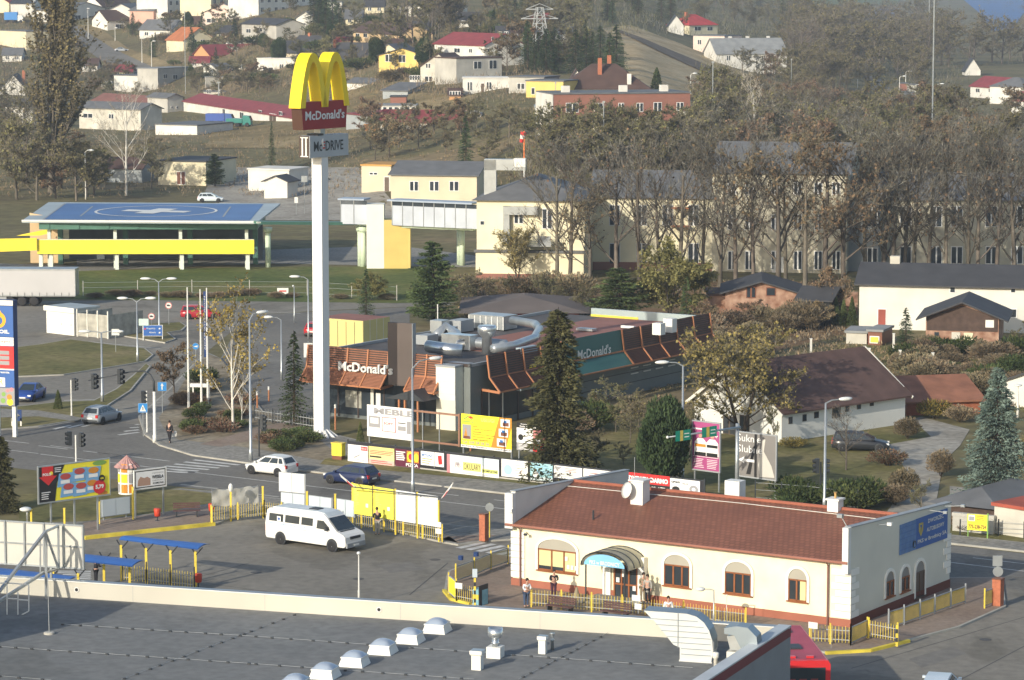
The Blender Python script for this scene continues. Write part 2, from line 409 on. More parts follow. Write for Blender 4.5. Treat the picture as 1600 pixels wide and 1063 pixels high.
# near the bus yard
flat('pavement',[(40,800),(282,766),(344,771),(440,782),(700,822),(800,832),(800,845),(757,847.5),(716,853.5),(690,849),(530,812),(436,790),(335,821),(133,843),(40,842)],PAVE,up=.12)
flat('verge',[(30,775),(280,768),(335,774),(330,789),(258,803),(130,818),(30,820)],GRASS,.131)
flat('brick_paving',[(130,841),(130,820),(258,804),(330,792),(334,819)],BPAVE,.137)
flat('brick_paving',[(690,846),(700,840),(716,851.5),(752,846),(775,840),(757,838),(700,842)],BPAVE,.137)
flat('station_pavement',[(697,905),(700,895),(770,868),(800,873),(1484,905),(1566,905),(1572,950),(1500,982),(1420,1003),(1360,1018),(1290,1022),(1100,990),(800,962),(735,945),(705,938),(694,925)],BPAVE,up=.12)
flat('yard',[(1484,838),(1700,862),(1700,780),(1484,760)],GRAV,.02)

mk=MB()
S1=lambda*a,w=.14:stripe(a,w,mb=mk)
S1((63,710),(399,750));S1((399,750),(800,797));S1((130,705),(265,721));S1((800,797),(1600,893))
dashes((0,688),(115,701),3,2.2,.13,mk);dashes((17,704),(60,709),3,2.2,.13,mk)
dashes((60,697),(190,712),3,3,.13,mk);dashes((520,752),(1000,808),4,3,.13,mk);dashes((1520,872),(1700,893),4,3,.13,mk)
for i in range(6):
 a=i/5;stripe([(228+a*75,735-a*16),(294+a*80,739-a*12)],.42,mb=mk)
for i in range(4):stripe([(190+i*9-5,680-i*5.5),(217+i*0,676-i*4)],.4,mb=mk)
for i in range(3):stripe([(84+i*22,671-i*2),(110+i*22,665-i*2)],.35,mb=mk)
S1((116,532),(250,545),w=.16);S1((178,541),(220,546));S1((100,626),(150,625),w=.2);S1((142,633),(152,625),w=.25)
S1((400,487),(470,490));S1((60,668),(150,653),w=.25)
for i in range(7):
 x=716+i*15.5;stripe([(x,857+i*2.6),(x+40,848+i*2.6)],.5,mb=mk,z=.02)
for i in range(5):stripe([(82+i*8,893+i*2.6),(142,893.5+i*3.0)],.3,mb=mk,z=.02)
stripe([(340,764),(282,757.5)],.35,mb=mk,m=KERB);stripe([(436,777),(390,771)],.3,mb=mk,m=KERB)
kind(mk.build('road_markings'))
yk=MB()
def kerbrun(mb,pts,m,h=.17,wd=.22):
 P=[G(*p)for p in pts]
 for a,b in zip(P,P[1:]):mb.bar(a+Vector((0,0,h/2)),b+Vector((0,0,h/2)),wd,h,m)
kerbrun(yk,[(132,843.5),(335,821.5)],YKERB,.24,.3)
kerbrun(yk,[(694,925),(705,938.5),(735,946)],YKERB);kerbrun(yk,[(1290,1023),(1360,1019),(1420,1004)],YKERB)
kind(yk.build('kerb'))
# seams and patches of the yard
sm=MB();TAR=mat('tar_seam',(.06,.06,.06),.8,.2)
for a,b in(((330,913),(600,950)),((300,905),(390,880)),((640,930),(700,880)),((1330,1045),(1600,965)),((1500,1063),(1620,1000))):
 stripe([a,b],.06,z=.018,m=TAR,mb=sm)
kind(sm.build('asphalt_seams'))
for pts in([(590,884),(640,878),(668,890),(610,896)],[(1420,1030),(1490,1010),(1510,1022),(1440,1044)],[(620,752),(700,762),(690,772),(612,761)],[(1520,958),(1560,944),(1572,954),(1535,970)]):flat('asphalt_patch',pts,mat('fresh_asphalt',(.175,.165,.146),.9,.15,1.5),.0155)
for px,py in((680,875),(400,895),(1540,1000),(300,738),(560,905)):
 P=G(px,py);mb=MB();mb.lathe([(.34,.014),(.34,.022),(.28,.024)],mat('cast_iron',(.07,.065,.06),.6,.2),14,(P.x,P.y));kind(mb.build('manhole_cover'))

# ground beyond: garden and drive of the white house
flat('meadow',[(930,640),(1085,665),(1215,690),(1380,655),(1440,650),(1450,700),(1400,760),(1320,800),(1150,790),(930,765)],GRASS,.02)
flat('lawn',[(1300,540),(1620,540),(1700,640),(1440,650),(1385,620)],GRASS,.012)
flat('driveway',[(1424,655),(1440,652),(1515,672),(1500,697),(1474,722),(1462,790),(1475,815),(1380,808),(1422,752),(1408,722),(1385,705),(1378,697),(1455,683)],GRAV,.03)
flat('verge',[(1484,836),(1484,812),(1700,838),(1700,862)],GRASS,.03)
# hospital grounds
flat('driveway',[(120,424),(420,412),(745,418),(745,400),(620,384),(120,400)],PAVE,.01)
flat('driveway',[(-300,405),(-300,425),(120,428),(120,415)],GRAV,.02)
drape('driveway',[(340,262,560,262),(320,300,600,300),(380,345,640,345)],GRAV,.06)
# hillside roads and slopes
drape('road',[(60,38,118,40),(108,62,178,78),(150,90,225,100),(190,118,262,116),(212,128,262,124)],ASPH2,.25)
drape('verge',[(118,40,150,40),(178,78,200,76),(225,100,262,98),(240,110,300,108)],DRYG,.15)
drape('road',[(1352,120,1372,121),(1358,138,1392,141),(1388,160,1440,160),(1440,180,1512,190),(1460,200,1535,206),(1600,240,1700,240)],ASPH2,.25)
drape('sidewalk',[(1392,141,1425,141),(1440,160,1462,162),(1512,190,1535,192)],GRAV,.2)
drape('lawn',[(1290,150,1385,148),(1300,170,1400,172),(1310,190,1350,190)],GRASS,.15)
OCH=ground_mat('ochre_grass',[(.33,.25,.13),(.42,.32,.18),(.46,.37,.22)],.08,.8)
drape('railway_slope',[(940,45,985,40),(975,75,1065,70),(975,105,1130,100),(1000,138,1200,132),(1010,150,1260,150)],OCH,.2,nx=14)
BALL=ground_mat('track_ballast',[(.10,.08,.06),(.14,.11,.08),(.17,.13,.1)],.3,2)
drape('railway_track',[(960,50,968,49),(990,63,1002,61),(1020,78,1034,75),(1060,97,1078,93),(1115,122,1135,117),(1180,150,1210,148)],BALL,.45)
drape('bare_earth',[(330,196,480,196),(330,215,560,215),(320,232,480,232)],DRYG,.1)
drape('bare_earth',[(540,140,740,150),(545,165,740,172),(560,180,700,182)],DRYG,.15)
drape('bare_earth',[(95,225,230,220),(60,250,230,250),(60,275,200,275)],DRYG,.1)
drape('field',[(1180,-10,1410,-10),(1200,2,1405,2),(1230,8,1400,9)],GRASSG,.4)
drape('field',[(1230,12,1400,11),(1260,20,1400,16)],DRYG,.4)
drape('lake',[(1470,-35,1760,-35),(1505,0,1700,0),(1535,25,1600,20),(1550,50,1580,50)],WATER,.35)
drape('lake',[(1310,18,1405,14),(1320,26,1400,24),(1345,36,1390,33)],WATER,.45)
# ================================================================== building below the camera: flat roof
ZR,ZP=6.5,7.28
ROOFM=ground_mat('bitumen_roofing',[(.165,.172,.172),(.185,.19,.188),(.21,.212,.205)],.1,2.2,fc=.14,stain=.14)
C0=G(1236,980,ZP);L0=G(0,900,ZP);R0=G(1110,1063,ZP)
bang=math.atan2(C0.y-L0.y,C0.x-L0.x)
def loc2(P,O,ang):
 d=Vector((P[0]-O[0],P[1]-O[1]));c,s=math.cos(ang),math.sin(ang);return(d.x*c+d.y*s,-d.x*s+d.y*c)
rx,ry=loc2(R0,C0,bang);rd=Vector((rx,ry)).normalized();LEN=52
shop=thing('flat_roofed_building','flat grey bitumen roof with a low cream parapet in the foreground','building',(C0.x,C0.y,0),bang)
RB=rd*LEN
PW=.34
mb=MB();o_pts=[(-75,0),(0,0),(RB.x,RB.y),(-75,RB.y)]
mb.prism([(-75,-PW),(-.1,-PW),(RB.x-.3,RB.y),(-75,RB.y)],'z',ZR-.3,ZR,ROOFM);mb.build('roof',shop)
PARA=mat('cream_parapet_sheet',(.50,.48,.41),.6,.06,.25);COP=mat('coping_sheet',(.28,.31,.34),.4,.1,metal=.4)
mb=MB();mb.box(-75,-.05,-PW,0,ZR,ZP,PARA)
for i in range(12):
 mb.box(-75+6.8*i+2.1,-75+6.8*i+2.115,-PW-.004,-PW,ZR,ZP,COP)
mb.build('parapet',shop)
mb=MB();mb.box(-75,0,-PW-.05,.06,ZP,ZP+.05,WHITE,top=COP)
mb.build('coping',shop)
n_in=Vector((rd.y,-rd.x));n_in=n_in if n_in.x<0 else-n_in
def side(off0,off1,z0,z1,m,name,t0=0.0):
 a=rd*t0+n_in*off0;b=rd*LEN+n_in*off0;c=rd*LEN+n_in*off1;d=rd*t0+n_in*off1
 mb=MB();mb.prism([tuple(a),tuple(b),tuple(c),tuple(d)],'z',z0,z1,m);return mb.build(name,shop)
side(.05,.50,ZR,ZP+.02,PARA,'parapet',.1);side(-.02,.58,ZP+.02,ZP+.09,mat('pale_coping',(.42,.45,.47),.45,.08),'coping')
side(0,.05,ZP-.42,ZP+.02,mat('dark_red_stripe',(.16,.02,.03),.5,.05),'stripe',.02)
side(.01,.045,.0,ZP-.42,mat('grey_cladding',(.20,.22,.24),.5,.08),'wall',.02)
mb=MB();mb.box(-75,-.1,-.04,-.005,0,ZR,PARA);mb.build('wall',shop)
def roofpt(px,py,z=ZR):return G(px,py,z)
# drain holes in the parapet
for px,py in((120,928),(591,960)):
 P=roofpt(px,py,ZR+.22);x,y=loc2(P,C0,bang)
 mb=MB();mb.lathe([(.13,-PW-.03),(.13,-PW-.005)],WHITE,14,(x,ZR+.42),'y');mb.lathe([(.085,-PW-.035),(.085,-PW-.03)],BLACK,14,(x,ZR+.42),'y');mb.build('drain_hole',shop)
# dotted fixings of the lightning conductor
wire=MB()
for(a,b)in(((98,977),(400,996)),((400,996),(1082,1045)),((0,1012),(400,1039)),((400,1039),(740,1063)),((460,962),(381,992)),((381,992),(190,1063)),((952,989),(810,1063)),((0,1058),(80,1064))):
 A,B=roofpt(*a),roofpt(*b);L=(B-A).length;k=0.0
 ax,ay=loc2(A,C0,bang);bx,by=loc2(B,C0,bang)
 wire.bar((ax,ay,ZR+.05),(bx,by,ZR+.05),.015,.012,GREYP)
 while k<L:
  t=k/L;x,y=ax+(bx-ax)*t,ay+(by-ay)*t;mb=MB();mb.box(x-.06,x+.06,y-.06,y+.06,ZR,ZR+.07,DARK);mb.build('conductor_clip',shop);k+=random.uniform(.75,1.15)
wire.build('conductor_wire',shop)

t=thing('roof_plant_room','tall plant room on the flat roof standing just outside the left edge','plant room',roofpt(192,945)+Vector((-8.8,-11.8,0)),bang)  # unseen box added left of view, sized to cast the roof shadow
mb=MB();mb.box(-14,0,-4,0,0,5.5,PARA);mb.build('wall',t);mb=MB();mb.box(-14.2,.2,-4.2,.2,5.5,5.65,COP);mb.build('coping',t)

# skylights
def make_skylight():
 t=thing('skylight','','skylight',(0,0,0),bang,'domed skylights in a diagonal row on the flat roof')
 mb=MB();a,b,h=.56,.44,.36
 mb.v+=[(-a,-a,0),(a,-a,0),(a,a,0),(-a,a,0),(-b,-b,h),(b,-b,h),(b,b,h),(-b,b,h)];k=mb.mi(WHITE)
 for q in((0,1,5,4),(1,2,6,5),(2,3,7,6),(3,0,4,7),(4,5,6,7)):mb.f.append(q);mb.m.append(k)
 mb.box(-.48,.48,-.48,.48,h,h+.06,WHITE);mb.build('base',t)
 d=MB();N=8;pl=mat('smoked_plastic_dome',(.30,.36,.45),.18,.1,spec=.6);k=d.mi(pl)
 for i in range(N+1):
  for j in range(N+1):
   x,y=i/N*2-1,j/N*2-1;d.v.append((x*.46,y*.46,h+.06+.24*(1-x*x)**.6*(1-y*y)**.6))
 for i in range(N):
  for j in range(N):q=i*(N+1)+j;d.f.append((q,q+N+1,q+N+2,q+1));d.m.append(k)
 d.build('dome',t,smooth=True)
 return t
sk=make_skylight()
sl_lab=['domed skylight closest to the cream parapet, far end of the diagonal row','domed skylight, second from the parapet in the diagonal row','domed skylight, third from the parapet in the diagonal row',
          'domed skylight, fourth from the parapet in the diagonal row','domed skylight, fifth from the parapet, cut by the bottom edge','domed skylight, sixth from the parapet, mostly below the picture']
for i,(px,py)in enumerate([(683,987),(641,1003),(598,1020),(554,1039),(508,1058),(462,1076)]):
 P=roofpt(px,py)
 if i==0:sk.location=P;sk['label']=sl_lab[0]
 else:dup(sk,P,bang,sl_lab[i])

def vent_box(px,py,w,h,label):
 t=thing('roof_vent',label,'vent',roofpt(px,py),bang,'vents on the flat roof')
 mb=MB();mb.box(-w,w,-w,w,0,h*.72,WHITE);mb.build('shaft',t)
 mb=MB();a=w*1.3
 mb.v+=[(-w,-w,h*.72),(w,-w,h*.72),(w,w,h*.72),(-w,w,h*.72),(-a,-a,h*.82),(a,-a,h*.82),(a,a,h*.82),(-a,a,h*.82)];k=mb.mi(WHITE)
 for q in((0,1,5,4),(1,2,6,5),(2,3,7,6),(3,0,4,7)):mb.f.append(q);mb.m.append(k)
 mb.box(-a,a,-a,a,h*.82,h,WHITE,top=METAL);mb.build('cap',t)
vent_box(746,1046,.21,.86,'white square vent box nearest the round cowl vent on the roof')
vent_box(848,1021,.16,.80,'white square vent box beside a thin pipe on the roof')
t=thing('cowl_vent','round galvanised cowl vent on a white box on the flat roof','vent',roofpt(774,1027),bang)
mb=MB();mb.box(-.32,.32,-.32,.32,0,.5,WHITE);mb.build('base',t)
mb=MB();mb.lathe([(.15,.5),(.15,.62),(.2,.64),(.15,.68),(.15,.86)],ALU,16);mb.build('pipe',t,True)
mb=MB();mb.lathe([(.16,.84),(.30,.94),(.33,1.0),(.33,1.32),(.29,1.32),(.27,1.05)],ALU,20);mb.build('cowl',t,True)
t=thing('pipe_vent','thin grey vent pipe beside the white square vent box','vent',roofpt(863,1016),bang)
mb=MB();mb.lathe([(.08,0),(.08,.42),(.13,.45),(.08,.5),(.08,.72),(.12,.74),(.12,.78)],METAL,12);mb.build('pipe',t,True)
t=thing('pipe_vent','pale vent pipe with a cap near the right edge of the roof','vent',roofpt(1118,1051),bang)
mb=MB();mb.lathe([(.09,0),(.09,.62),(.15,.66),(.15,.86),(.1,.9)],OFFW,12);mb.build('pipe',t,True)
mb=MB();mb.tube([(-.08,0,.85),(-.1,0,1.35)],.02,METAL,5);mb.build('aerial',t)
# big elbow of sheet metal
t=thing('air_duct','large curved sheet-metal air duct elbow by the parapet','air duct',roofpt(1062,1033),bang)
out=[(0,0),(1.42,0),(1.50,.55),(1.47,1.0),(1.32,1.45),(1.08,1.8),(.75,2.03),(.3,2.14),(-1.65,2.16),(-1.05,1.6),(-.3,.72),(0,.6)]
SHEET=mat('white_sheet_metal',(.54,.56,.56),.45,.06,.8,metal=.3);SHD=mat('grey_sheet_metal',(.25,.30,.34),.4,.1,metal=.5)
mb=MB();mb.prism(out,'y',0,.85,SHEET)
for z in(.3,.55,.8,1.05,1.3,1.55,1.8):
 x0=max(-1.6,-(z-.4)*1.0)if z>.6 else 0
 x1=1.45 if z<1 else 1.45-(z-1)**1.6*.85
 mb.box(x0+.06,x1-.05,-.02,0,z,z+.035,SHD)
mb.box(-.1,-.07,-.03,0,.62,2.12,SHD);mb.build('elbow',t)
mb=MB()
arc=out[1:9]
for a,b in zip(arc,arc[1:]):
 mb.face([(a[0],-.03,a[1]),(b[0],-.03,b[1]),(b[0]*1.0+.0,.88,b[1]+.03),(a[0]+.02,.88,a[1]+.03)],SHD)
mb.build('outer_curve',t)
mb=MB();mb.box(-.02,1.46,-.06,.9,0,.06,SHEET);mb.build('flange',t)
t=thing('air_intake','dark metal hooded air intake on a pale box beside the curved duct','air intake',roofpt(1135,1034),bang)
mb=MB();mb.box(0,1.1,0,.8,0,.45,OFFW);mb.build('base',t)
mb=MB();mb.prism([(-.1,1.5),(.45,1.62),(.95,1.58),(1.35,1.2),(1.4,.8),(1.15,.46),(.75,.46),(.35,1.2),(-.1,1.25)],'y',-.05,.85,SHD);mb.prism([(.33,1.18),(.72,.5),(.15,.5),(-.02,1.1)],'y',.1,.8,METAL);mb.build('hood',t)

# sign seen from behind, its frame, rod and rail
panP=G(-260,866,ZP+.35);panQ=G(131,892,ZP+.35)
t=thing('roof_sign','large white sign panel seen from behind with metal ribs at the roof edge','sign',(panP.x,panP.y+.25,0),math.atan2(panQ.y-panP.y,panQ.x-panP.x))
L=(panQ-panP).length;z0,z1=ZP+.36,ZP+2.55
mb=MB();mb.box(0,L,0,.05,z0,z1,mat('sign_back_sheet',(.54,.53,.47),.6,.05,.4));mb.build('panel',t)
mb=MB()
for z in(z0,(z0+z1)/2-.03,z1-.07):mb.box(0,L,-.05,0,z,z+.07,METAL)
k=L
while k>0:mb.box(k-.08,k,-.09,-.05,z0,z1,METAL);k-=1.05
mb.build('frame',t)
for x in(L-1.9,L-5.4,L-9):mb=MB();mb.box(x,x+.1,.05,.15,ZR-1,z0+.4,METAL);mb.build('bracket',t)
t=thing('sign_support_frame','slanting grey steel truss bracing the back of the large roof sign','steel frame',roofpt(71,936),0)
O=t.location.copy()
def q_(px,py,z):p=G(px,py,z)-O;return p
ap=q_(72,830,ZR+3.25);yy=ap.y
def onY(px,py,Y):
 z=Zt(Y,py);d=Y*CT+(CH-z)*ST;return Vector(((px-800)/F*d,Y,z))-O
Y0=O.y;Y1=(panP.y+panQ.y)/2-7
Yp=G(100,890,ZP+.35).y
for nm,a,b,wd in(('post',onY(72,936,Y0),onY(72,832,Y0),.12),('beam',onY(71,831,Y0),onY(91,822,Yp),.1),('post',onY(91,822,Yp),onY(92,888,Yp),.1),
                     ('brace',onY(73,836,Y0),onY(91,888,Yp),.09),('brace',onY(71,831,Y0),onY(-30,962,Y0-5),.13),('brace',onY(68,895,Y0),onY(-30,958,Y0-4.6),.13),
                     ('beam',onY(68,896,Y0),onY(92,889,Yp),.09),('post',onY(63,838,Y0+.1),onY(63,897,Y0+.1),.07)):
 mb=MB();mb.bar(a,b,wd,wd,METAL);mb.build(nm,t)
t=thing('lightning_rod','thin lightning rod on a concrete block on the flat roof','lightning rod',roofpt(77,991),bang)
mb=MB();mb.lathe([(.25,0),(.25,.08),(.2,.11)],CONC,12);mb.build('foot',t);mb=MB();mb.tube([(0,0,.1),(-.02,0,2.0),(-.04,0,2.9)],[.025,.02,.01],METAL,6);mb.build('rod',t)
t=thing('roof_railing','white tubular railing around the hatch on the left of the roof','railing',roofpt(0,985),0)
O=t.location.copy()
for nm,a,b in(('post',(11,975),(11,912)),('post',(28,966),(28,925)),('post',(45,955),(45,915)),('rail',(-20,912),(14,911)),('rail',(11,911),(45,914)),
                 ('rail',(-20,990),(45,955)),('rail',(11,935),(28,936)),('rail',(28,937),(45,938)),('post',(-14,985),(-14,915))):
 Ya=roofpt(a[0],985).y+(985-a[1])*.10 if nm=='post' else roofpt(0,975).y
 mb=MB();mb.bar(onY(a[0],a[1],Y0-3.6),onY(b[0],b[1],Y0-3.6),.05,.05,WHITE);mb.build(nm,t)

# ================================================================== bus station
A0,A1=G(800,917),G(1328,984);W1=Wall(A0,A1);V2=Vector((-W1.d.y,W1.d.x,0));SD=13.26;SL=W1.L
W2=Wall(A1,A1+V2*SD)
st=thing('bus_station','cream bus station with a red tiled roof, arched windows and brown plinth','building',A0,W1.ang)
CREAM=mat('cream_render',(.76,.70,.50),.8,.06,.8,rgb2=(.80,.74,.54),detail=6);PLIN=mat('brown_plinth',(.33,.12,.075),.8,.1,.8);SHADEW=mat('grey_cream_render',(.62,.61,.52),.85,.06,.3)  # grey render is the cream with the shade side's tone mixed in
ROOFT=tile_mat('red_brown_tiles',(.235,.098,.060),.34,.36,.6,.6,.12)
BEIGE=mat('beige_blind',(.37,.35,.29),.8,.05);WOOD=mat('brown_window_wood',(.26,.09,.03),.5,.15,2);BLIND=mat('yellow_blind',(.60,.58,.30),.7,.05)
mb=MB();mb.box(.03,SL-.03,.03,SD,.0,3.95,CREAM);mb.prism([(0.03,3.95),(SD,3.95),(SD/2,5.3)],'x',.05,SL-.05,SHADEW);mb.build('wall',st)
mb=MB();mb.box(SL-.03,SL,.0,SD,.0,3.95,SHADEW);mb.build('gable_wall',st)
mb=MB();mb.box(-.04,SL+.05,-.05,.03,0,.55,PLIN);mb.box(SL,SL+.05,.03,SD+.02,0,.62,mat('dark_brown_plinth',(.15,.05,.035),.8,.1));mb.build('plinth',st)  # gable strip is the same plinth, its shade put into the colour
ZE,YR,ZRG=3.88,SD/2,5.45
mb=MB();u0,u1=.28,SL-.3
def slope(y):return ZE+(y+.35)*(ZRG-ZE)/(YR+.35)
sl_=math.hypot(YR+.35,ZRG-ZE)
mb.face([(u0,-.35,ZE),(u1,-.35,ZE),(u1,YR,ZRG),(u0,YR,ZRG)],ROOFT,[(0,0),(u1-u0,0),(u1-u0,sl_),(0,sl_)])
mb.face([(u0,YR,ZRG),(u1,YR,ZRG),(u1,SD+.3,ZE),(u0,SD+.3,ZE)],ROOFT,[(0,0),(u1-u0,0),(u1-u0,sl_),(0,sl_)])
mb.face([(u0,-.35,ZE-.12),(u1,-.35,ZE-.12),(u1,-.35,ZE),(u0,-.35,ZE)],ROOFT,[(0,0),(1,0),(1,1),(0,1)])
rf=mb.build('roof',st)
mb=MB();mb.tube([(u0,YR,ZRG+.03),(u1,YR,ZRG+.03)],.11,mat('ridge_tile',(.30,.10,.06),.7,.1),8);mb.build('ridge',rf)
mb=MB();mb.tube([(u0-.1,YR-.9,slope(YR-.9)+.05),(SL*.55,YR-.75,slope(YR-.75)+.05),(u1,YR-.95,slope(YR-.95)+.05)],.022,OFFW,5);mb.build('cable',rf)
GUT=mat('copper_brown_gutter',(.30,.13,.09),.45,.1)
mb=MB();mb.tube([(-.2,-.42,ZE-.06),(SL,-.42,ZE-.06)],.085,GUT,8);mb.build('gutter',st)
for x in(.65,SL-1.35):
 mb=MB();mb.tube([(x,-.40,ZE-.08),(x,-.12,ZE-.35),(x,-.12,.1)],.055,mat('brown_downpipe',(.20,.10,.08),.5,.1),7);mb.build('downpipe',st)
for x0,x1,cap in((-.02,.28,0),(SL-.3,SL+.015,1)):
 mb=MB();mb.prism([(-.06,3.7),(SD+.02,3.7),(SD+.02,5.2),(-.06,5.78)],'x',x0,x1,SHADEW if cap else OFFW);g=mb.build('gable_parapet',st)
 mb=MB();mb.prism([(-.12,5.78),(SD+.06,5.2),(SD+.06,5.26),(-.12,5.84)],'x',x0-.05,x1+.05,GREYP);mb.build('coping',g)
for q in((SL-.34,SL+.03,-.42,-.06,3.2,5.8),(-.25,.3,-.42,-.06,3.6,5.7)):mb=MB();mb.box(*q,WHITE);mb.build('corner_pier',st)
QU=mat('white_quoin',(.78,.77,.70),.7,.04)
mb=MB();z=.62;i=0
while z<3.3:
 e=.0 if i%2 else .5
 mb.box(SL-1.15+.25*(i%2),SL+.045,-.05,.0,z,z+.36,QU);mb.box(SL,SL+.05,.0,.55+e*.9,z,z+.36,QU);mb.build('quoin',st)
 mb=MB();mb.box(-.05,.9,-.05,0,z,z+.36,QU);mb.build('quoin',st);mb=MB()
 if 0<i:mb.box(SL,SL+.05,SD-.5-e*.9,SD+.04,z,z+.36,QU);mb.build('quoin',st);mb=MB()
 z+=.40;i+=1

def arch_pts(x0,x1,zs,zt,n=14):
 c=(x0+x1)/2;a=(x1-x0)/2;return[(c+a*math.cos(math.pi*i/n),zs+(zt-zs)*math.sin(math.pi*i/n))for i in range(n+1)]
def arched_window(parent,fn,y0,x0,x1,z0,zs,zt,bars,fill=BEIGE,frame=WOOD,rim=.16,kindn='window',glass=GLASS,blinds=()):
 """fn maps (x along, z, proud) to the building's own coordinates"""
 def emb(mb):return Face(mb,lambda x,z,y:fn(x,z,y))
 mb=MB();f=emb(mb)
 o=arch_pts(x0-rim,x1+rim,zs,zt+rim);i_=arch_pts(x0,x1,zs,zt)
 # raised white surround (real thickness)
 ring=[(x1+rim,z0-.02)]+o+[(x0-rim,z0-.02)];inn=[(x1,z0-.02)]+i_+[(x0,z0-.02)]
 k=mb.mi(QU);n=len(mb.v)
 for p,q in zip(ring,inn):
  mb.v+=[fn(p[0],p[1],0),fn(p[0],p[1],-.07),fn(q[0],q[1],-.07),fn(q[0],q[1],0)]
 for j in range(len(ring)-1):
  a,b=n+j*4,n+j*4+4
  for u,v in((0,1),(1,2),(2,3)):mb.f.append((a+u,a+v,b+v,b+u));mb.m.append(k)
 w=mb.build(kindn,parent)
 mb=MB();f=emb(mb);f.poly([(x1,zs)]+i_+[(x0,zs)],fill,1);mb.build('arch_panel',w)
 mb=MB();f=emb(mb);f.rect(x0,z0,x1,zs,glass,1)
 for bx0,bx1,bz0 in blinds:f.rect(x0+(x1-x0)*bx0,z0+(zs-z0)*bz0,x0+(x1-x0)*bx1,zs,BLIND,1.4)
 mb.build('pane',w)
 mb=MB()
 def bx(a,b,c,d,pr=.05):
  n=len(mb.v);kk=mb.mi(frame)
  for(x,z)in((a,c),(b,c),(b,d),(a,d)):mb.v+=[fn(x,z,0),fn(x,z,-pr)]
  for q in((1,3,5,7),(0,1,3,2),(2,3,5,4),(4,5,7,6),(6,7,1,0)):mb.f.append(tuple(n+j for j in q));mb.m.append(kk)
 bx(x0,x1,z0,z0+.09);bx(x0,x1,zs-.08,zs);bx(x0,x0+.07,z0,zs);bx(x1-.07,x1,z0,zs)
 for b in bars:xx=x0+(x1-x0)*b;bx(xx-.05,xx+.05,z0,zs)
 bx(x0-.1,x1+.1,z0-.07,z0+.01,.12)
 mb.build('frame',w)
 return w
ff=lambda x,z,y:(x,y+.0,z)
def wa(px,py):return W1.at(px,py)
def aw(pl,pr,ytop,bars,blinds=()):
 """pl, pr: (px, sill y, springing y) at the left and right side"""
 xl,zl=wa(pl[0],pl[1]);xr,zr=wa(pr[0],pr[1]);zs=(wa(pl[0],pl[2])[1]+wa(pr[0],pr[2])[1])/2
 zt=wa((pl[0]+pr[0])/2,ytop)[1]
 return arched_window(st,ff,0,xl,xr,(zl+zr)/2,zs,zt,bars,blinds=blinds)
aw((841,890,857),(901,897,862.5),843,(.36,.68),((.02,.34,.22),(.38,.66,.22),(.7,.98,.0)))
aw((1038,914,881),(1078,919,885),867,(.36,.7));aw((1133,926,893),(1174,932,897),878,(.36,.68));aw((1232,938,904),(1261,941.5,907),888.5,(.45,),((.62,.96,0),))
# entrance
xl,_=wa(960,930);xr,_=wa(998,934);zt=wa(978,884)[1]
mb=MB();mb.box(xl,xr,-.06,.0,.1,zt,GLASS);d=mb.build('door',st)
mb=MB();wd=xr-xl
for x in(xl,xl+wd*.30,xl+wd*.60,xr-.1):mb.box(x,x+.1,-.12,-.05,.1,zt,WOOD)
for z in(.1,.95,zt-.1):mb.box(xl,xr,-.115,-.05,z,z+.1,WOOD)
mb.build('frame',d)
mb=MB();f=Face(mb);f.y=-.13;PAPER=mat('paper_notice',(.8,.8,.76),.8,.02)
for a,b,c in((.36,1.75,.2),(.36,1.45,.18),(.12,1.1,.22),(.8,.7,.2)):f.rect(xl+wd*a,b,xl+wd*a+c,b+.28,PAPER)
mb.build('notice',d)
mb=MB();mb.box(xl-.75,xl-.22,-.1,0,.1,2.75,QU);mb.box(xr+.12,xr+.55,-.35,0,.1,2.75,QU);mb.build('pilaster',st)
# vaulted canopy
cx=wa(973,920)[0];zc=wa(1013,884)[1];zt2=wa(972,855)[1];hw=(wa(1013,900)[0]-wa(938,900)[0])/2*.98;DEP=2.1
CAN=mat('smoked_canopy_sheet',(.38,.37,.28),.25,.15,1.2,spec=.5)
cn=MB();N=14;k=cn.mi(CAN);arc=[(cx+hw*math.cos(math.pi*(1-i/N)),zc+(zt2-zc)*math.sin(math.pi*i/N))for i in range(N+1)]
for dz in(0,.05):
 for x,z in arc:cn.v+=[(x,0,z+dz),(x,-DEP,z+dz)]
for s_ in(0,2*(N+1)):
 for i in range(N):a=s_+2*i;cn.f.append((a,a+1,a+3,a+2));cn.m.append(k)
cv=cn.build('canopy',st,True)
mb=MB()
for y in(0,-.7,-1.4,-DEP):mb.tube([(x,y-.01,z+.06)for x,z in arc],.035,DARK,5,False)
mb.build('ribs',cv)
mb=MB();f=Face(mb);f.y=-DEP-.02;LBL=mat('light_blue_sign',(.22,.50,.75),.5,.05)
f.poly([(cx+hw*.86*math.cos(math.pi*(1-i/N)),zc+.12+(zt2-zc-.22)*math.sin(math.pi*i/N))for i in range(N+1)],LBL,1)
f.text('PKS w BRODNICY',cx-hw*.62,zc+.18,cx+hw*.66,zc+.42,WHITE,2.5,bold=.03);mb.build('sign',cv)
for x in(cx-hw*.82,cx+hw*.82):
 mb=MB();mb.box(x-.035,x+.035,-DEP+.05,-DEP+.12,.12,zc+.3,DARK);mb.build('post',cv)
mb=MB();mb.box(cx-hw-.1,cx+hw+.2,-DEP-.2,-.05,.12,.26,PAVE);mb.build('step',st)

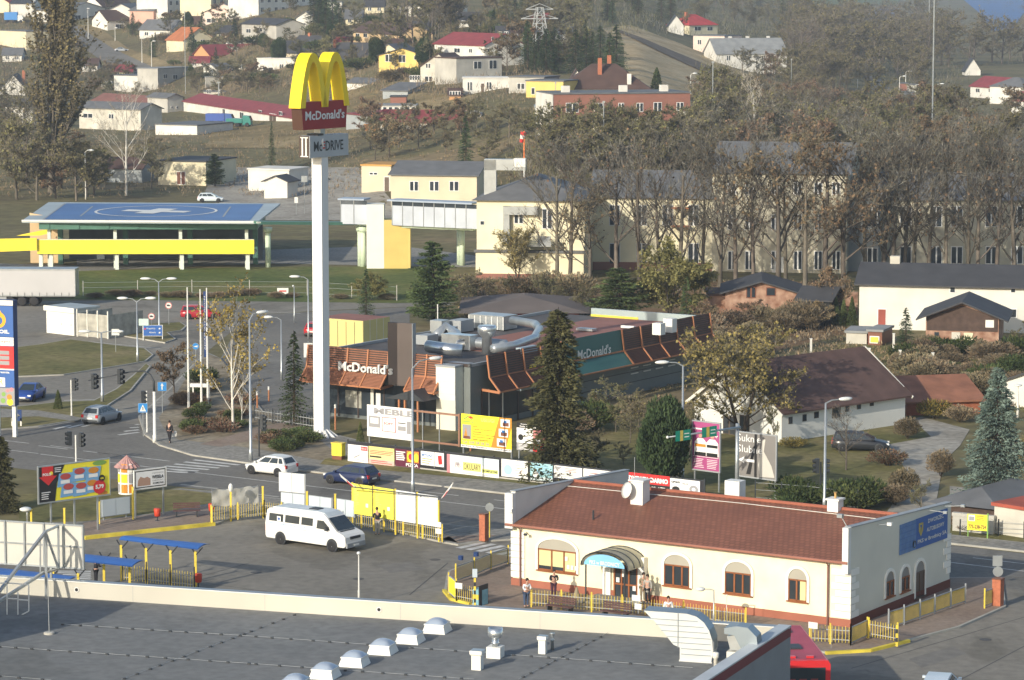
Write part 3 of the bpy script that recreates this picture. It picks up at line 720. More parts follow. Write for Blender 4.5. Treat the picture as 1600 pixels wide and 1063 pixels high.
# gable end: local x = SL + proud, y along
def fg(x,z,y):return(SL-y+.0,x,z)
def ga(px,py):return W2.at(px,py)
def gw(pl,pr,ytop,**kw):
 xl,zl=ga(*pl[:2]);xr,zr=ga(*pr[:2]);zm=(zl+zr)/2;zt=ga((pl[0]+pr[0])/2,ytop)[1]
 return arched_window(st,fg,0,xl,xr,max(zm,.3),zt-(xr-xl)/2,zt,kw.get('bars',(.5,)),frame=kw.get('frame',WOOD),rim=.18,kindn=kw.get('n','window'),glass=kw.get('g',GLASS),fill=mat('grey_arch_panel',(.25,.24,.22),.7,.05))  # arch panels of the shaded end are darkened in their colour
gw((1383,934),(1396,931),893);gw((1407,926),(1420,922),886)
DOORG=mat('dark_door',(.10,.07,.05),.5,.1);gw((1429,948),(1443,944),877,n='door',g=DOORG,frame=DOORG)
xl,zb=ga(1404.5,863);xr,_=ga(1478,842);zt=ga(1404.5,817)[1];zb=(zb+ga(1478,845)[1])/2;zt=(zt+ga(1478,798)[1])/2
SBL=mat('sign_blue',(.035,.115,.36),.45,.06);SBL2=mat('sign_pale_blue',(.10,.20,.40),.5,.12,3)
mb=MB();n0=lambda x0,x1,z0,z1,p,m:mb.box(SL+.02,SL+p,x0,x1,z0,z1,m)
xm=xl+(xr-xl)*.33
n0(xl,xm,zb,zt-.02,.08,SBL2);n0(xm,xr,zb,zt,.09,SBL)
f=Face(mb,lambda x,z,y:(SL+.09-y,x,z));hh=zt-zb;ww=xr-xm
for i in range(5):f.rect(xl,zb+hh*(.15+i*.18),xm,zb+hh*(.155+i*.18)+.02,BLUE,.5)
f.text('DWORZEC',xm+ww*.36,zb+hh*.74,xm+ww*.86,zb+hh*.88,WHITE,1.5,bold=.02)
f.text('AUTOBUSOWY',xm+ww*.32,zb+hh*.46,xm+ww*.88,zb+hh*.60,WHITE,1.5,bold=.02)
f.text('PKS w Brodnicy SA',xm+ww*.04,zb+hh*.13,xm+ww*.96,zb+hh*.30,WHITE,1.5,bold=.02)
GOLD=mat('emblem_gold',(.45,.36,.08),.5,.2,4)
f.poly([(xm+ww*(.14+.07*a),zb+hh*(.62+.24*b))for a,b in((-1,.9),(1,.9),(1,-.2),(0,-1),(-1,-.2))],GOLD,1);f.poly([(xm+ww*(.14+.04*a),zb+hh*(.66+.12*b))for a,b in((-1,.9),(1,.9),(.2,0),(0,-1),(-.2,0))],SBL,1.6)
f.disc(xm-ww*.06,zb+hh*.2,.22,DARK,2,n=12);f.poly([(xm-ww*.06-.15,zb+hh*.12),(xm-ww*.06+.15,zb+hh*.12),(xm-ww*.06,zb+hh*.3)],SBL2,2.6)
mb.build('sign',st)
# lamps, cameras and wires on the corner
def gadget(x,y,z,m,parent,name,s=.16,out=(.5,0,0)):
 mb=MB();mb.bar((x,y,z),(x+out[0],y+out[1],z+out[2]),.04,.04,METAL);mb.box(x+out[0]-s,x+out[0]+s*.6,y+out[1]-s*.6,y+out[1]+s*.6,z+out[2]-s*.5,z+out[2]+s*.5,m);mb.build(name,parent)
x,z=ga(1371,820);gadget(SL,x,z,WHITE,st,'floodlight',.17,(.9,-.2,.15))
x,z=ga(1450,797);gadget(SL,x,z,METAL,st,'floodlight',.15,(1.0,.3,-.1));x,z=ga(1474,791);gadget(SL,x,z,METAL,st,'floodlight',.15,(1.2,.2,.1))
gadget(SL-.15,-.3,5.9,METAL,st,'floodlight',.2,(-.3,-.1,.55));gadget(1.0,0,3.4,DARK,st,'security_camera',.12,(.25,-.45,-.05));gadget(-.1,-.2,4.6,WHITE,st,'floodlight',.2,(.35,-.3,.1))
def roof_hit(px,py):
 z=4.6
 for _ in range(30):
  p=G(px,py,z);x,y=loc2(p,A0,W1.ang);z=.5*z+.5*max(min(slope(y),5.4),4)
 return x,y,z
def chimney(px,py,hw_,top,dish=False):
 x,y,z=roof_hit(px,py)
 mb=MB();mb.box(x-hw_,x+hw_,y-hw_,y+hw_,z-.3,top,WHITE);c=mb.build('chimney',rf)
 mb=MB();mb.box(x-hw_*1.25,x+hw_*1.25,y-hw_*1.25,y+hw_*1.25,top,top+.1,WHITE);mb.build('cap',c);return x,y,z,c
x,y,z,c=chimney(1000,785,.42,6.3)
mb=MB();mb.lathe([(.02,.0),(.25,.02),(.48,.12),(.5,.14),(.25,.05),(.02,.03)],WHITE,20);dd=mb.build('satellite_dish',c,True);dd.location=(x-.45,y-.62,5.75);dd.rotation_euler=(R(72),0,R(-25))
mb=MB();mb.tube([(x-.45,y-.5,5.2),(x-.45,y-.5,5.8)],.03,METAL,5);mb.tube([(x-.6,y+.4,5.4),(x-.62,y+.4,7.6)],.02,METAL,4);mb.build('aerial',c)
chimney(1305,797,.35,6.0);
mb=MB();x,y=SL*.44,YR+3;mb.box(x-.5,x+.5,y-.4,y+.4,4.2,5.95,WHITE);mb.build('chimney',rf)
x,y,z=roof_hit(927,812);mb=MB();mb.tube([(x,y,z),(x,y,z+.55)],.06,DARK,8);mb.build('vent_pipe',rf)
for px in(1305,):
 x,y,z=roof_hit(px,797);mb=MB();mb.lathe([(.07,6.1),(.07,6.4),(.12,6.45)],mat('terracotta',(.45,.28,.1),.6,.1),8,(x,y));mb.build('flue',rf)
# notices by the window
mb=MB();f=Face(mb);f.y=-.08
for px,py in((884,876),(887,889),(893,890),(899,891)):
 x,z=wa(px,py);f.rect(x,z,x+.18,z+.25,PAPER,1)
mb.build('notice',st)
# ================================================================== vehicles
CARGL=mat('car_glass',(.03,.04,.045),.06,.2,spec=.7)
def paint(n,c,r=.28):return mat('car_paint_'+n,c,r,.04,.5,spec=.5)
HEADL=mat('headlight_glass',(.7,.72,.72),.15,.05,spec=.6);TAILL=mat('tail_light_red',(.5,.02,.02),.25,.1);PLATE=mat('number_plate',(.75,.75,.7),.5,.02)
def loft(mb,rings,m):
 k=mb.mi(m);n=len(rings[0]);b=len(mb.v)
 for r in rings:mb.v+=r
 for i in range(len(rings)-1):
  for j in range(n):
   q=(j+1)%n;mb.f.append((b+i*n+j,b+i*n+q,b+(i+1)*n+q,b+(i+1)*n+j));mb.m.append(k)
 mb.f.append(tuple(b+j for j in range(n)));mb.f.append(tuple(b+(len(rings)-1)*n+j for j in reversed(range(n))));mb.m+=[k,k]
def lerp(a,b,t):return tuple(x+(y-x)*t for x,y in zip(a,b))
def pane(mb,A,B,C,D,s0,s1,t0,t1,off,m):
 """quad A(bottom left) B(bottom right) C(top right) D(top left); sub-rectangle pushed out by off"""
 def P(s,t):return Vector(lerp(lerp(A,B,s),lerp(D,C,s),t))+Vector(off)
 mb.face([P(s0,t0),P(s1,t0),P(s1,t1),P(s0,t1)],m)
def wheel(t,x,y,r,wd=.2):
 sgn=1 if y>0 else-1
 mb=MB();mb.lathe([(r*.6,-wd/2),(r*.96,-wd/2),(r,-wd/3),(r,wd/3),(r*.96,wd/2),(r*.6,wd/2)],BLACK,18,(0,0),'y');tw=mb.build('wheel',t,True);tw.location=(x,y,r)
 mb=MB();mb.lathe([(r*.62,sgn*wd*.40),(r*.5,sgn*wd*.46),(r*.2,sgn*wd*.42),(.03,sgn*wd*.5)],METAL,14,(0,0),'y');mb.build('rim',tw)
def make_car(label,P,ang,body,kindc='hatch',L=3.9,W=1.66,Hh=1.45,cat='car',name='parked_car',group=None,plate=True):
 t=thing(name,label,cat,P,ang,group);s=L/3.9;w=W/2
 long_=kindc in('estate',);sed=kindc=='sedan'
 prof=[(-1.95,.36,.70,.74,.70),(-1.90,.27,.84,.90,.79),(-1.3,.20,.90,.97,.83),(0,.19,.88,.95,.83),(.75,.2,.86,.93,.83),(1.25,.2,.76,.84,.81),(1.72,.22,.66,.72,.77),(1.93,.32,.52,.56,.66)]
 mb=MB();rings=[]
 for x,zb,zs,zt,ww in prof:
  ww*=w/.83;x*=s;rings.append([(x,-ww*.9,zb),(x,-ww,zb+.12),(x,-ww,zs-.05),(x,-ww*.93,zs),(x,-ww*.6,zt),(x,ww*.6,zt),(x,ww*.93,zs),(x,ww,zs-.05),(x,ww,zb+.12),(x,ww*.9,zb)])
 loft(mb,rings,body);bo=mb.build('body',t,True)
 br,bf,tr,tf=(-1.86,1.0,-1.5,.12)if kindc=='hatch' else((-1.88,1.0,-1.72,.12)if long_ else(-1.45,1.0,-.85,.1))
 br,bf,tr,tf=br*s,bf*s,tr*s,tf*s;wb,wt=w*.94,w*.70
 A={}
 for sy in(-1,1):
  A[sy]=[(br,sy*wb,.90),(bf,sy*wb,.90),(tf,sy*wt,Hh-.04),(tr,sy*wt,Hh-.06)]
 mb=MB();mid=(tf+tr)/2
 for sy in(-1,1):mb.face(A[sy],body)
 mb.face([A[-1][1],A[1][1],A[1][2],A[-1][2]],body);mb.face([A[-1][0],A[-1][3],A[1][3],A[1][0]],body)
 mb.face([A[-1][3],(mid,-wt,Hh),(mid,wt,Hh),A[1][3]],body);mb.face([(mid,-wt,Hh),A[-1][2],A[1][2],(mid,wt,Hh)],body)
 for sy in(-1,1):mb.face([A[sy][3],A[sy][2],(mid,sy*wt,Hh)],body)
 mb.build('roof',t)
 for sy in(-1,1):
  a,b,c,d=A[sy]
  mb=MB()
  for s0,s1 in(((.05,.20),(.24,.53),(.56,.90))if kindc!='sedan' else((.08,.42),(.46,.86))):pane(mb,a,b,c,d,s0,s1,.14,.86,(0,sy*.012,.004),CARGL)
  mb.build('side_window',t)
 mb=MB();pane(mb,A[-1][1],A[1][1],A[1][2],A[-1][2],.07,.93,.08,.92,(.012,0,.008),CARGL);mb.build('windscreen',t)
 mb=MB();pane(mb,A[1][0],A[-1][0],A[-1][3],A[1][3],.1,.9,.15,.88,(-.012,0,.006),CARGL);mb.build('rear_window',t)
 for sy in(-1,1):
  mb=MB();mb.box(1.70*s,1.90*s,sy*w*.52,sy*w*.86,.55,.68,HEADL);mb.build('headlight',t)
  mb=MB();mb.box(-1.955*s,-1.84*s,sy*w*.66,sy*w*.94,.62,.86,TAILL);mb.build('tail_light',t)
  mb=MB();mb.box(.72*s,.88*s,sy*w,sy*(w+.16),.90,1.02,body);mb.build('wing_mirror',t)
  for x in(-1.22*s,1.26*s):
   mb=MB();mb.lathe([(.36,sy*(w+.002)),(.34,sy*(w+.008))],DARK,18,(x,.33),'y');mb.build('wheel_arch',t)
   wheel(t,x,sy*(w-.07),.30,.2)
 if plate:
  mb=MB();mb.box(-1.975*s,-1.95*s,-.26,.26,.52,.63,PLATE);mb.build('number_plate',t);mb=MB();mb.box(1.93*s,1.955*s,-.26,.26,.38,.49,PLATE);mb.build('number_plate',t)
 mb=MB();mb.box(-1.97*s,-1.9*s,-w*.85,w*.85,.28,.46,DARK if body not in(paint('white',(.70,.70,.67)),)else body);mb.build('bumper',t)
 mb=MB();mb.box(1.9*s,1.965*s,-w*.75,w*.75,.26,.40,DARK);mb.build('bumper',t)
 return t
UA=W1.ang
def C(px,py,z=0.0):return G(px,py,z)
make_car('white hatchback driving left on the main road',C(424,741),UA+math.pi,paint('white',(.70,.70,.67)),'hatch',3.75,name='moving_car')
bc=make_car('dark blue car driving left on the main road behind the yellow notice boards',C(549,756),UA+math.pi,paint('dark_blue',(.015,.025,.075)),'hatch',4.0,name='moving_car')
make_car('silver hatchback with red tail lights turning into the side road',C(160,660),R(66),paint('silver',(.30,.33,.36),.35),'hatch',3.95,name='moving_car')
make_car('blue car facing the camera beside the fuel price pylon',C(47,625),R(-100),paint('blue',(.02,.06,.26)),'sedan',4.0,name='moving_car')
make_car('dark estate car parked on the grass by the white house with brown roof',C(1345,704),R(-8),paint('black',(.02,.022,.026)),'estate',4.4)
make_car('pale car with a light roof at the bottom edge of the bus yard',G(1468,1094,0),R(75),paint('pale_blue',(.55,.62,.66)),'estate',4.3)
make_car('small red car on the far access road behind the flagpoles',C(314,498),R(5),paint('red',(.36,.02,.03)),'estate',4.2)
make_car('small red car mostly hidden behind the white mast',C(494,524),R(80),paint('red',(.36,.02,.03)),'hatch',3.9)
p=GP(190,81);make_car('tiny silver car parked on the verge beside the hillside road',p,R(5),paint('silver',(.5,.53,.55)),'sedan',4.3)
p=GP(329,316);make_car('tiny pale car behind the helipad deck',p,R(0),paint('pale_blue',(.55,.62,.66)),'hatch',4.0)

# minibus
def minibus(label,P,ang):
 t=thing('minibus',label,'minibus',P,ang);wh=paint('bus_white',(.70,.70,.67),.35)
 pr=[(-3.3,.5),(-3.32,1.4),(-3.22,2.45),(-3.05,2.62),(.9,2.72),(1.45,2.66),(1.75,2.42),(1.98,2.12),(2.62,1.42),(3.12,1.22),(3.30,1.02),(3.34,.5),(3.2,.36),(-3.2,.36)]
 mb=MB();mb.prism(pr,'y',-.97,.97,wh)
 mb.v=[(x,y*(1 if z<1.3 else 1-(z-1.3)*.10),z)for x,y,z in mb.v];mb.build('body',t)
 RT=mat('minibus_roof',(.55,.60,.62),.4,.12,.9);mb=MB();mb.prism([(-2.9,2.60),(-2.8,2.74),(.9,2.80),(1.4,2.74),(1.72,2.46)],'y',-.72,.72,RT);mb.box(-.2,.5,-.3,.3,2.79,2.86,DARK);mb.build('roof',t)
 def sy(z):return .97*(1 if z<1.3 else 1-(z-1.3)*.10)
 for s in(-1,1):
  for x0,x1 in((-3.02,-1.85),(-1.68,-.5),(-.32,.62)):
   mb=MB();a,b=sy(1.62)*s,sy(2.22)*s;e=.012*s
   mb.face([(x0,a+e,1.62),(x1,a+e,1.62),(x1,b+e,2.22),(x0,b+e,2.22)],CARGL);mb.build('side_window',t)
  mb=MB();a,b=sy(1.45)*s,sy(2.15)*s;e=.012*s;mb.face([(.95,a+e,1.50),(2.05,a+e,1.45),(1.95,sy(1.7)*s+e,1.7),(1.5,b+e,2.15),(.98,b+e,2.15)],CARGL);mb.build('side_window',t)
  mb=MB();mb.box(1.78,1.95,s*1.0,s*1.2,1.45,1.78,DARK);mb.build('wing_mirror',t)
  mb=MB();mb.box(3.08,3.30,s*.55,s*.9,.82,1.02,HEADL);mb.build('headlight',t)
  mb=MB();mb.box(-3.35,-3.28,s*.82,s*.95,.8,1.3,TAILL);mb.build('tail_light',t)
  for x in(-2.05,2.22):
   mb=MB();mb.lathe([(.45,s*.972),(.42,s*.98)],DARK,18,(x,.4),'y');mb.build('wheel_arch',t);wheel(t,x,s*.88,.345,.22)
 mb=MB();mb.face([(1.80,-.78,2.38),(1.80,.78,2.38),(2.60,.86,1.48),(2.60,-.86,1.48)],CARGL);mb.v=[(x+.02,y,z+.015)for x,y,z in mb.v];mb.build('windscreen',t)
 mb=MB();mb.box(3.28,3.36,-.5,.5,.85,1.05,DARK);mb.box(2.64,2.74,-.7,.7,1.39,1.43,DARK);mb.build('grille',t)
 mb=MB();mb.box(3.3,3.42,-.9,.9,.34,.62,GREYP);mb.build('bumper',t);mb=MB();mb.box(3.42,3.44,-.26,.26,.42,.53,PLATE);mb.build('number_plate',t)
 LB=mat('pale_blue_lettering',(.30,.45,.62),.6,.05)
 mb=MB();f=Face(mb,lambda x,z,y:(x,-.97+y,z));f.text('PKS w BRODNICY SA',-2.95,1.38,.1,1.50,LB,1,bold=.02);f.text('www.pksbrodnica.pl',-.9,1.16,.4,1.23,GREYP,1);f.rect(-2.3,1.66,-1.98,2.06,PAPER,2.5);f.disc(-2.14,1.86,.11,BLUE,3.2);mb.build('lettering',t)
 for o in t.children:
  if not o.name.startswith('wheel'):
   for v in o.data.vertices:
    if v.co.z>.9:v.co.z=.9+(v.co.z-.9)*.80
 return t
minibus('white minibus with dark windows parked in the bus yard',C(492,853),UA-R(4))
# red coach behind the corner of the flat-roofed building
a_,b_=G(1298,1032,3.1),G(1254.6,977,3.1);hd=math.atan2(a_.y-b_.y,a_.x-b_.x)
BL_=(a_-b_).length
t=thing('coach','red coach partly hidden behind the corner of the flat-roofed building','bus',(a_.x,a_.y,0),hd)
CR=paint('coach_red',(.62,.03,.035),.3);mb=MB();mb.prism([(-2.5,.35),(0,.35),(0,2.9),(-.12,3.1),(-2.38,3.1),(-2.5,2.9)],'x',-BL_,0,CR);mb.build('body',t)
mb=MB();mb.box(-BL_+.2,-.2,-2.3,-.2,3.1,3.125,mat('faded_red_roof',(.40,.07,.10),.6,.15,.4));mb.box(-3.4,-2.4,-1.9,-1.0,3.125,3.2,DARK);mb.box(-7,-6.2,-1.6,-.9,3.125,3.2,DARK)
for y in(-1.9,-1.0):mb.box(-.7,-.45,y-.1,y+.25,3.125,3.22,CR)
mb.build('roof',t)
mb=MB();mb.box(0,.02,-2.3,-.25,1.75,2.75,CARGL)
for y in(-1.9,-1.35,-.8):mb.box(.02,.03,y-.18,y+.18,1.8,2.2,mat('red_seat',(.25,.05,.04),.8,.1))
mb.build('rear_window',t)
mb=MB();mb.box(-BL_+.5,-.6,0,.02,1.6,2.6,CARGL);mb.build('side_window',t)
for x in(-2.2,-BL_+1.6):wheel(t,x,-.12,.5,.28);wheel(t,x,-2.38,.5,.28)
for y in(-2.3,-.35):mb=MB();mb.box(0,.03,y,y+.2,.8,1.2,TAILL);mb.build('tail_light',t)
# lorry trailer
P=C(118,479);t=thing('semi_trailer','long pale grey curtain-sided lorry trailer on the access road','lorry trailer',P,R(-1))
TARP=mat('trailer_curtain',(.46,.46,.46),.6,.05,.3);mb=MB();mb.box(-13.6,0,0,2.5,1.25,3.95,TARP);mb.build('curtain_body',t)
mb=MB();mb.box(-13.6,.02,-.03,2.53,3.9,4.05,METAL);mb.box(-.05,.03,-.03,2.53,1.1,4.0,METAL);mb.box(-13.6,0,-.03,2.53,1.08,1.25,METAL)
for i in range(17):mb.box(-13.5+i*.8,-13.46+i*.8,-.045,-.02,1.1,1.5,DARK)
mb.build('frame',t);mb=MB();mb.box(-13,-.3,.5,2.0,.85,1.08,DARK);mb.box(-9.5,-7.5,.15,.6,.5,1.05,GREYP);mb.build('chassis',t)
mb=MB();f=Face(mb);f.text('ESDAB',-11.0,3.2,-8.35,3.5,mat('trailer_blue',(.05,.2,.42),.5,.05),2,bold=.03);f.text('transport',-10.4,2.85,-8.6,3.02,BLUE,2);mb.build('lettering',t)
for x in(-8.35+1.3,-8.35+2.55,-8.35+3.85):
 for y in(.2,2.3):wheel(t,x,y,.52,.32)

# ================================================================== lamps, lights, signs
LAMPH=mat('lamp_head',(.66,.68,.66),.35,.05)
def ell(mb,c,r,m,n=10,k=6):
 b=len(mb.v);kk=mb.mi(m)
 for i in range(k+1):
  a=math.pi*i/k
  for j in range(n):
   t=2*math.pi*j/n;mb.v.append((c[0]+r[0]*math.sin(a)*math.cos(t),c[1]+r[1]*math.sin(a)*math.sin(t),c[2]+r[2]*math.cos(a)))
 for i in range(k):
  for j in range(n):q=(j+1)%n;mb.f.append((b+i*n+j,b+i*n+q,b+(i+1)*n+q,b+(i+1)*n+j));mb.m.append(kk)
def lamp(px,py,top,label,heads=((1.5,0),),group='street lamps',base=None,r=.11,head=(.55,.22,.14),pm=None,rise=.35,z0=0):
 P=base or GP(px,py);h=Zt(P.y,top)-P.z
 t=thing('street_lamp',label,'street lamp',P,0,group)
 mb=MB();mb.tube([(0,0,0),(0,0,.9),(0,0,.95),(0,0,h)],[r*1.35,r*1.35,r,r*.62],pm or METAL,8);mb.build('pole',t,True)
 for dx,dy in heads:
  L=math.hypot(dx,dy);mb=MB();mb.tube([(0,0,h-.02),(dx*.3,dy*.3,h+rise*.8),(dx*.8,dy*.8,h+rise)],[r*.5,r*.45,r*.4],pm or METAL,6);a=mb.build('arm',t)
  mb=MB();ell(mb,(0,0,0),head,LAMPH);hh=mb.build('lamp_head',t,True);hh.location=(dx,dy,h+rise);hh.rotation_euler=(0,0,math.atan2(dy,dx))
 return t
lamp(645,772,576,'tall grey street lamp between the notice boards and the road',((1.6,1.0),),rise=.6)
lamp(1066,754,572,'tall grey street lamp behind the bus station in front of the dark round thuja',((-1.5,-.3),),rise=.3)
lamp(1288,800,630,'tall grey street lamp by the garden of the white house',((1.4,.6),),rise=.2)
lamp(392,722,500,'tall grey street lamp in front of the birch by the crossing',((.9,.7),),rise=.5)
lamp(215,567,472,'double-headed white lamp on the grass beside the blue direction board',((-1.3,0),(1.3,0)),r=.09,rise=.35)
lamp(249,524,441,'double-headed lamp behind the blue direction board',((-1.3,0),(1.3,0)),r=.09,rise=.35)
lamp(160,630,520,'double-headed lamp at the tip of the grass island in the side road',((-1.4,0),(1.4,0)),r=.11,rise=.1)
lamp(482,530,437,'single-arm lamp just left of the tall white mast',((-1.3,0),),r=.08,rise=.3)
lamp(440,594,500,'single-arm lamp at the restaurant car park',((-1.2,0),),r=.08,rise=.25)
lamp(460,505,447,'thin bare pole at the lawn edge',((-.1,0),),r=.06,rise=.0,head=(.1,.1,.1),group='thin posts')
lamp(1115,985,922,'small hooked lamp in front of the bus station wall',((-.75,0),),r=.05,rise=.05,head=(.28,.2,.13),group='low lamps')
lamp(43,822,796,'low dome lamp half hidden above the roof sign',((-.1,0),),r=.05,rise=.0,head=(.42,.42,.16),group='low lamps')
lamp(561,947,864,'thin pole lamp standing in the bus yard in front of the minibus',((.0,-.1),),r=.055,rise=.0,head=(.12,.12,.1),group='low lamps',pm=OFFW)
lamp(1135,985,930,'very thin pole beside the hooked lamp at the bus station',((.0,-.05),),r=.02,rise=.0,head=(.05,.05,.05),group='low lamps')
hl=[(134,312,238,'curved grey lamp among the bare trees behind the helipad',(.9,0)),(1415,140,113,'hill road lamp with a yellow sign on it',(1.2,0)),(1405,170,121,'second lamp down the right-hand road',(1.2,0)),(1430,165,134,'third lamp down the right-hand road',(1.2,0)),
      (1463,182,133,'fourth lamp down the right-hand road',(1.3,0)),(1511,205,168,'lamp nearest the white houses on the right',(1,0)),(1325,200,170,'lamp above the thicket left of the right-hand road',(1,0)),(1079,150,117,'lamp at the foot of the railway slope',(.9,0)),
      (180,65,45,'lamp post on the verge of the hillside road',(.4,0)),(222,100,62,'lamp post at the bend of the hillside road',(.4,0)),(237,106,66,'lamp post nearest the dome at the hillside road',(.8,0)),(53,40,3,'thin lamp by the blue lorry',(.3,0)),(138,62,15,'utility post in front of the white house gable',(.2,0)),
      (1590,655,602,'white lamp with a round dish top behind the blue spruce',(.0,.0))]
for px,py,tp,lb,hd_ in hl:lamp(px,py,tp,lb,(hd_,),group='far street lamps',r=.11 if py<300 else .08,rise=.3 if hd_[0]else 0,head=(.55,.3,.16)if px!=1590 else(.35,.35,.1),pm=OFFW)

def sigpost(px,py,top,label,heads,name='traffic_light',extra=None,r=.06,pm=None):
 P=C(px,py);h=Zt(P.y,top);t=thing(name,label,'traffic light' if name=='traffic_light' else 'sign',P,0)
 mb=MB();mb.tube([(0,0,0),(0,0,.35),(0,0,.36),(0,0,h)],[r*1.3,r*1.3,r,r],pm or WHITE,8);mb.build('post',t)
 for dx,z,ang in heads:signal_head(t,dx,0,z,ang)
 return t,P,h
LENSR=mat('red_lens',(.12,.015,.012),.2,.1);LENSA=mat('amber_lens',(.13,.07,.01),.2,.1);LENSG=mat('green_lens',(.01,.08,.05),.2,.1)
def signal_head(t,x,y,z,ang,sc=1.0):
 mb=MB();mb.box(-.17*sc,.17*sc,-.12*sc,.12*sc,-.52*sc,.52*sc,DARK)
 for i,zz in enumerate((.34,0,-.34)):
  mb.tube([(0,-.12*sc,zz*sc+.02),(0,-.32*sc,zz*sc)],[.14*sc,.13*sc],DARK,10,False)
 h=mb.build('signal_head',t);h.location=(x,y,z);h.rotation_euler=(0,0,ang)
 for m,zz in((LENSR,.34),(LENSA,0),(LENSG,-.34)):
  mb=MB();mb.lathe([(.11*sc,-.135*sc),(.10*sc,-.14*sc)],m,12,(0,zz*sc),'y');mb.build('lens',h)
sigpost(112,652,594,'traffic light on a white post beside the small conical thuja',((.25,2.7,R(80)),))
sigpost(230,678,611,'traffic light on a white post next to the blue crossing sign',((-.3,2.9,R(100)),))
sigpost(119,727,680,'traffic light with two heads above the advertising billboard',((-.45,2.0,R(-60)),(.4,1.9,R(60))))
t,P,h=sigpost(405,716,655,'dark traffic light in front of the planted bed by the crossing',((.25,2.75,R(70)),(.35,2.6,R(200))),pm=DARK)
# gantry with two hanging heads
P=C(242,692);h=Zt(P.y,608);t=thing('signal_gantry','curved gantry arm carrying two traffic light heads over the side road','traffic light',P,0)
def toP(px,py,Y):z=Zt(Y,py);d=Y*CT+(CH-z)*ST;return Vector(((px-800)/F*d,Y,z))-P
mb=MB();mb.tube([(0,0,0),(0,0,.6),(0,0,.62),(0,0,h-.2)],[.17,.17,.13,.11],WHITE,10);mb.build('post',t,True)
Yg=P.y+1.5
mb=MB();mb.tube([Vector((0,0,h-.25)),toP(240,596,P.y+.1),toP(235,586,P.y+.3),toP(224,580,P.y+.6),toP(205,581,Yg),toP(186,585,Yg),toP(138,595,Yg)],[.10,.09,.08,.07,.06,.05,.04],DARK,7);mb.build('arm',t,True)
for px,py in((147,596),(188,588.5)):q=toP(px,py,Yg-.2);signal_head(t,q.x,q.y,q.z,R(55),1.15)
SIGNB=mat('road_sign_blue',(.03,.22,.55),.4,.05);SGRN=mat('road_sign_green',(.01,.20,.14),.4,.05)
def board(t,w,h,z,m,ang=0,y=-.06,back=None):
 mb=MB();mb.box(-w/2,w/2,-.02,.02,z-h/2,z+h/2,back or METAL);f=Face(mb);f.y=-.02;f.rect(-w/2+.01,z-h/2+.01,w/2-.01,z+h/2-.01,m,.5);return mb,f
def small_sign(px,py,top,label,shape,size,m,deco=None,post=None,name='road_sign',zc=None,group=None,ang=0):
 P=C(px,py);h=Zt(P.y,top);t=thing(name,label,'sign',P,ang,group)
 mb=MB();mb.tube([(0,0,0),(0,0,h)],.035,post or METAL,6);mb.build('post',t)
 z=zc if zc is not None else h-size/2
 mb=MB()
 if shape=='round':mb.lathe([(size/2,-.05),(size/2,-.08)],METAL,20,(0,z),'y')
 else:w_=size*(shape if isinstance(shape,(int,float))else 1);mb.box(-w_/2,w_/2,-.08,-.05,z-size/2,z+size/2,METAL)
 f=Face(mb);f.y=-.08
 if shape=='round':f.disc(0,z,size/2-.02,m,.5)
 else:f.rect(-w_/2+.02,z-size/2+.02,w_/2-.02,z+size/2-.02,m,.5)
 if deco:deco(f,z,size)
 mb.build('panel',t);return t
def d_cross(f,z,s):
 f.poly([(-.34*s,z-.36*s),(.34*s,z-.36*s),(0,z+.36*s)],WHITE,1.4);f.disc(0,z+.08*s,.05*s,DARK,2,n=8);f.rect(-.03*s,z-.25*s,.05*s,z+.04*s,DARK,2)
def d_arrow_up(f,z,s):f.rect(-.06*s,z-.35*s,.06*s,z+.1*s,WHITE,1.4);f.poly([(-.18*s,z+.08*s),(.18*s,z+.08*s),(0,z+.38*s)],WHITE,1.4)
def d_keep(f,z,s):f.poly([(-.3*s,z-.05*s),(.3*s,z+.15*s),(.3*s,z-.15*s)],WHITE,1.4)
def d_lorry(f,z,s):f.disc(0,z,.40*s,WHITE,1);f.rect(-.26*s,z-.1*s,.12*s,z+.14*s,DARK,1.6);f.rect(.12*s,z-.1*s,.26*s,z+.05*s,DARK,1.6)
def d_white(f,z,s):pass
small_sign(224,682,630,'blue square pedestrian crossing sign at the corner of the side road',1.0,.75,SIGNB,d_cross)
small_sign(254,647,597,'blue square one-way style sign with a white arrow beside the crossing',1.0,.75,SIGNB,d_arrow_up)
small_sign(306,567,536,'blue round keep-side sign among the flagpoles','round',.62,SIGNB,d_keep)
small_sign(264,509,472,'round red-rimmed no-lorries sign on the island, the one standing farther right','round',.72,RED,d_lorry)
small_sign(237,510,489,'round red-rimmed no-lorries sign directly above the blue direction board','round',.72,RED,d_lorry)
small_sign(225,532,498,'small pale green board beside the blue direction board',1.4,.7,mat('pale_green_sign',(.50,.66,.58),.5,.05))
small_sign(181,552,514,'small white arrow sign on a post left of the double lamp',1.2,.62,WHITE,lambda f,z,s:f.rect(-.2,z-.06,.2,z+.06,DARK,1.4))
small_sign(442,462,450,'white sign board standing on the lawn fence',1.7,.75,WHITE,lambda f,z,s:f.rect(-.4,z-.05,.4,z+.1,RED,1.4))
small_sign(482,600,533,'white blank panel on a post left of the mast',.62,1.3,WHITE,None,zc=3.0)
small_sign(476,335,275,'grey triangular warning sign on a post by the hospital drive',1.0,.9,METAL)
small_sign(463,336,308,'small white sign on a post by the hospital drive',.6,.9,WHITE)
t=thing('arrow_board','dark blue arrow board on two white posts at the road edge','sign',C(26,668),0)
for x in(-.35,.35):mb=MB();mb.box(x-.06,x+.06,-.05,.05,0,.75,WHITE);mb.build('post',t)
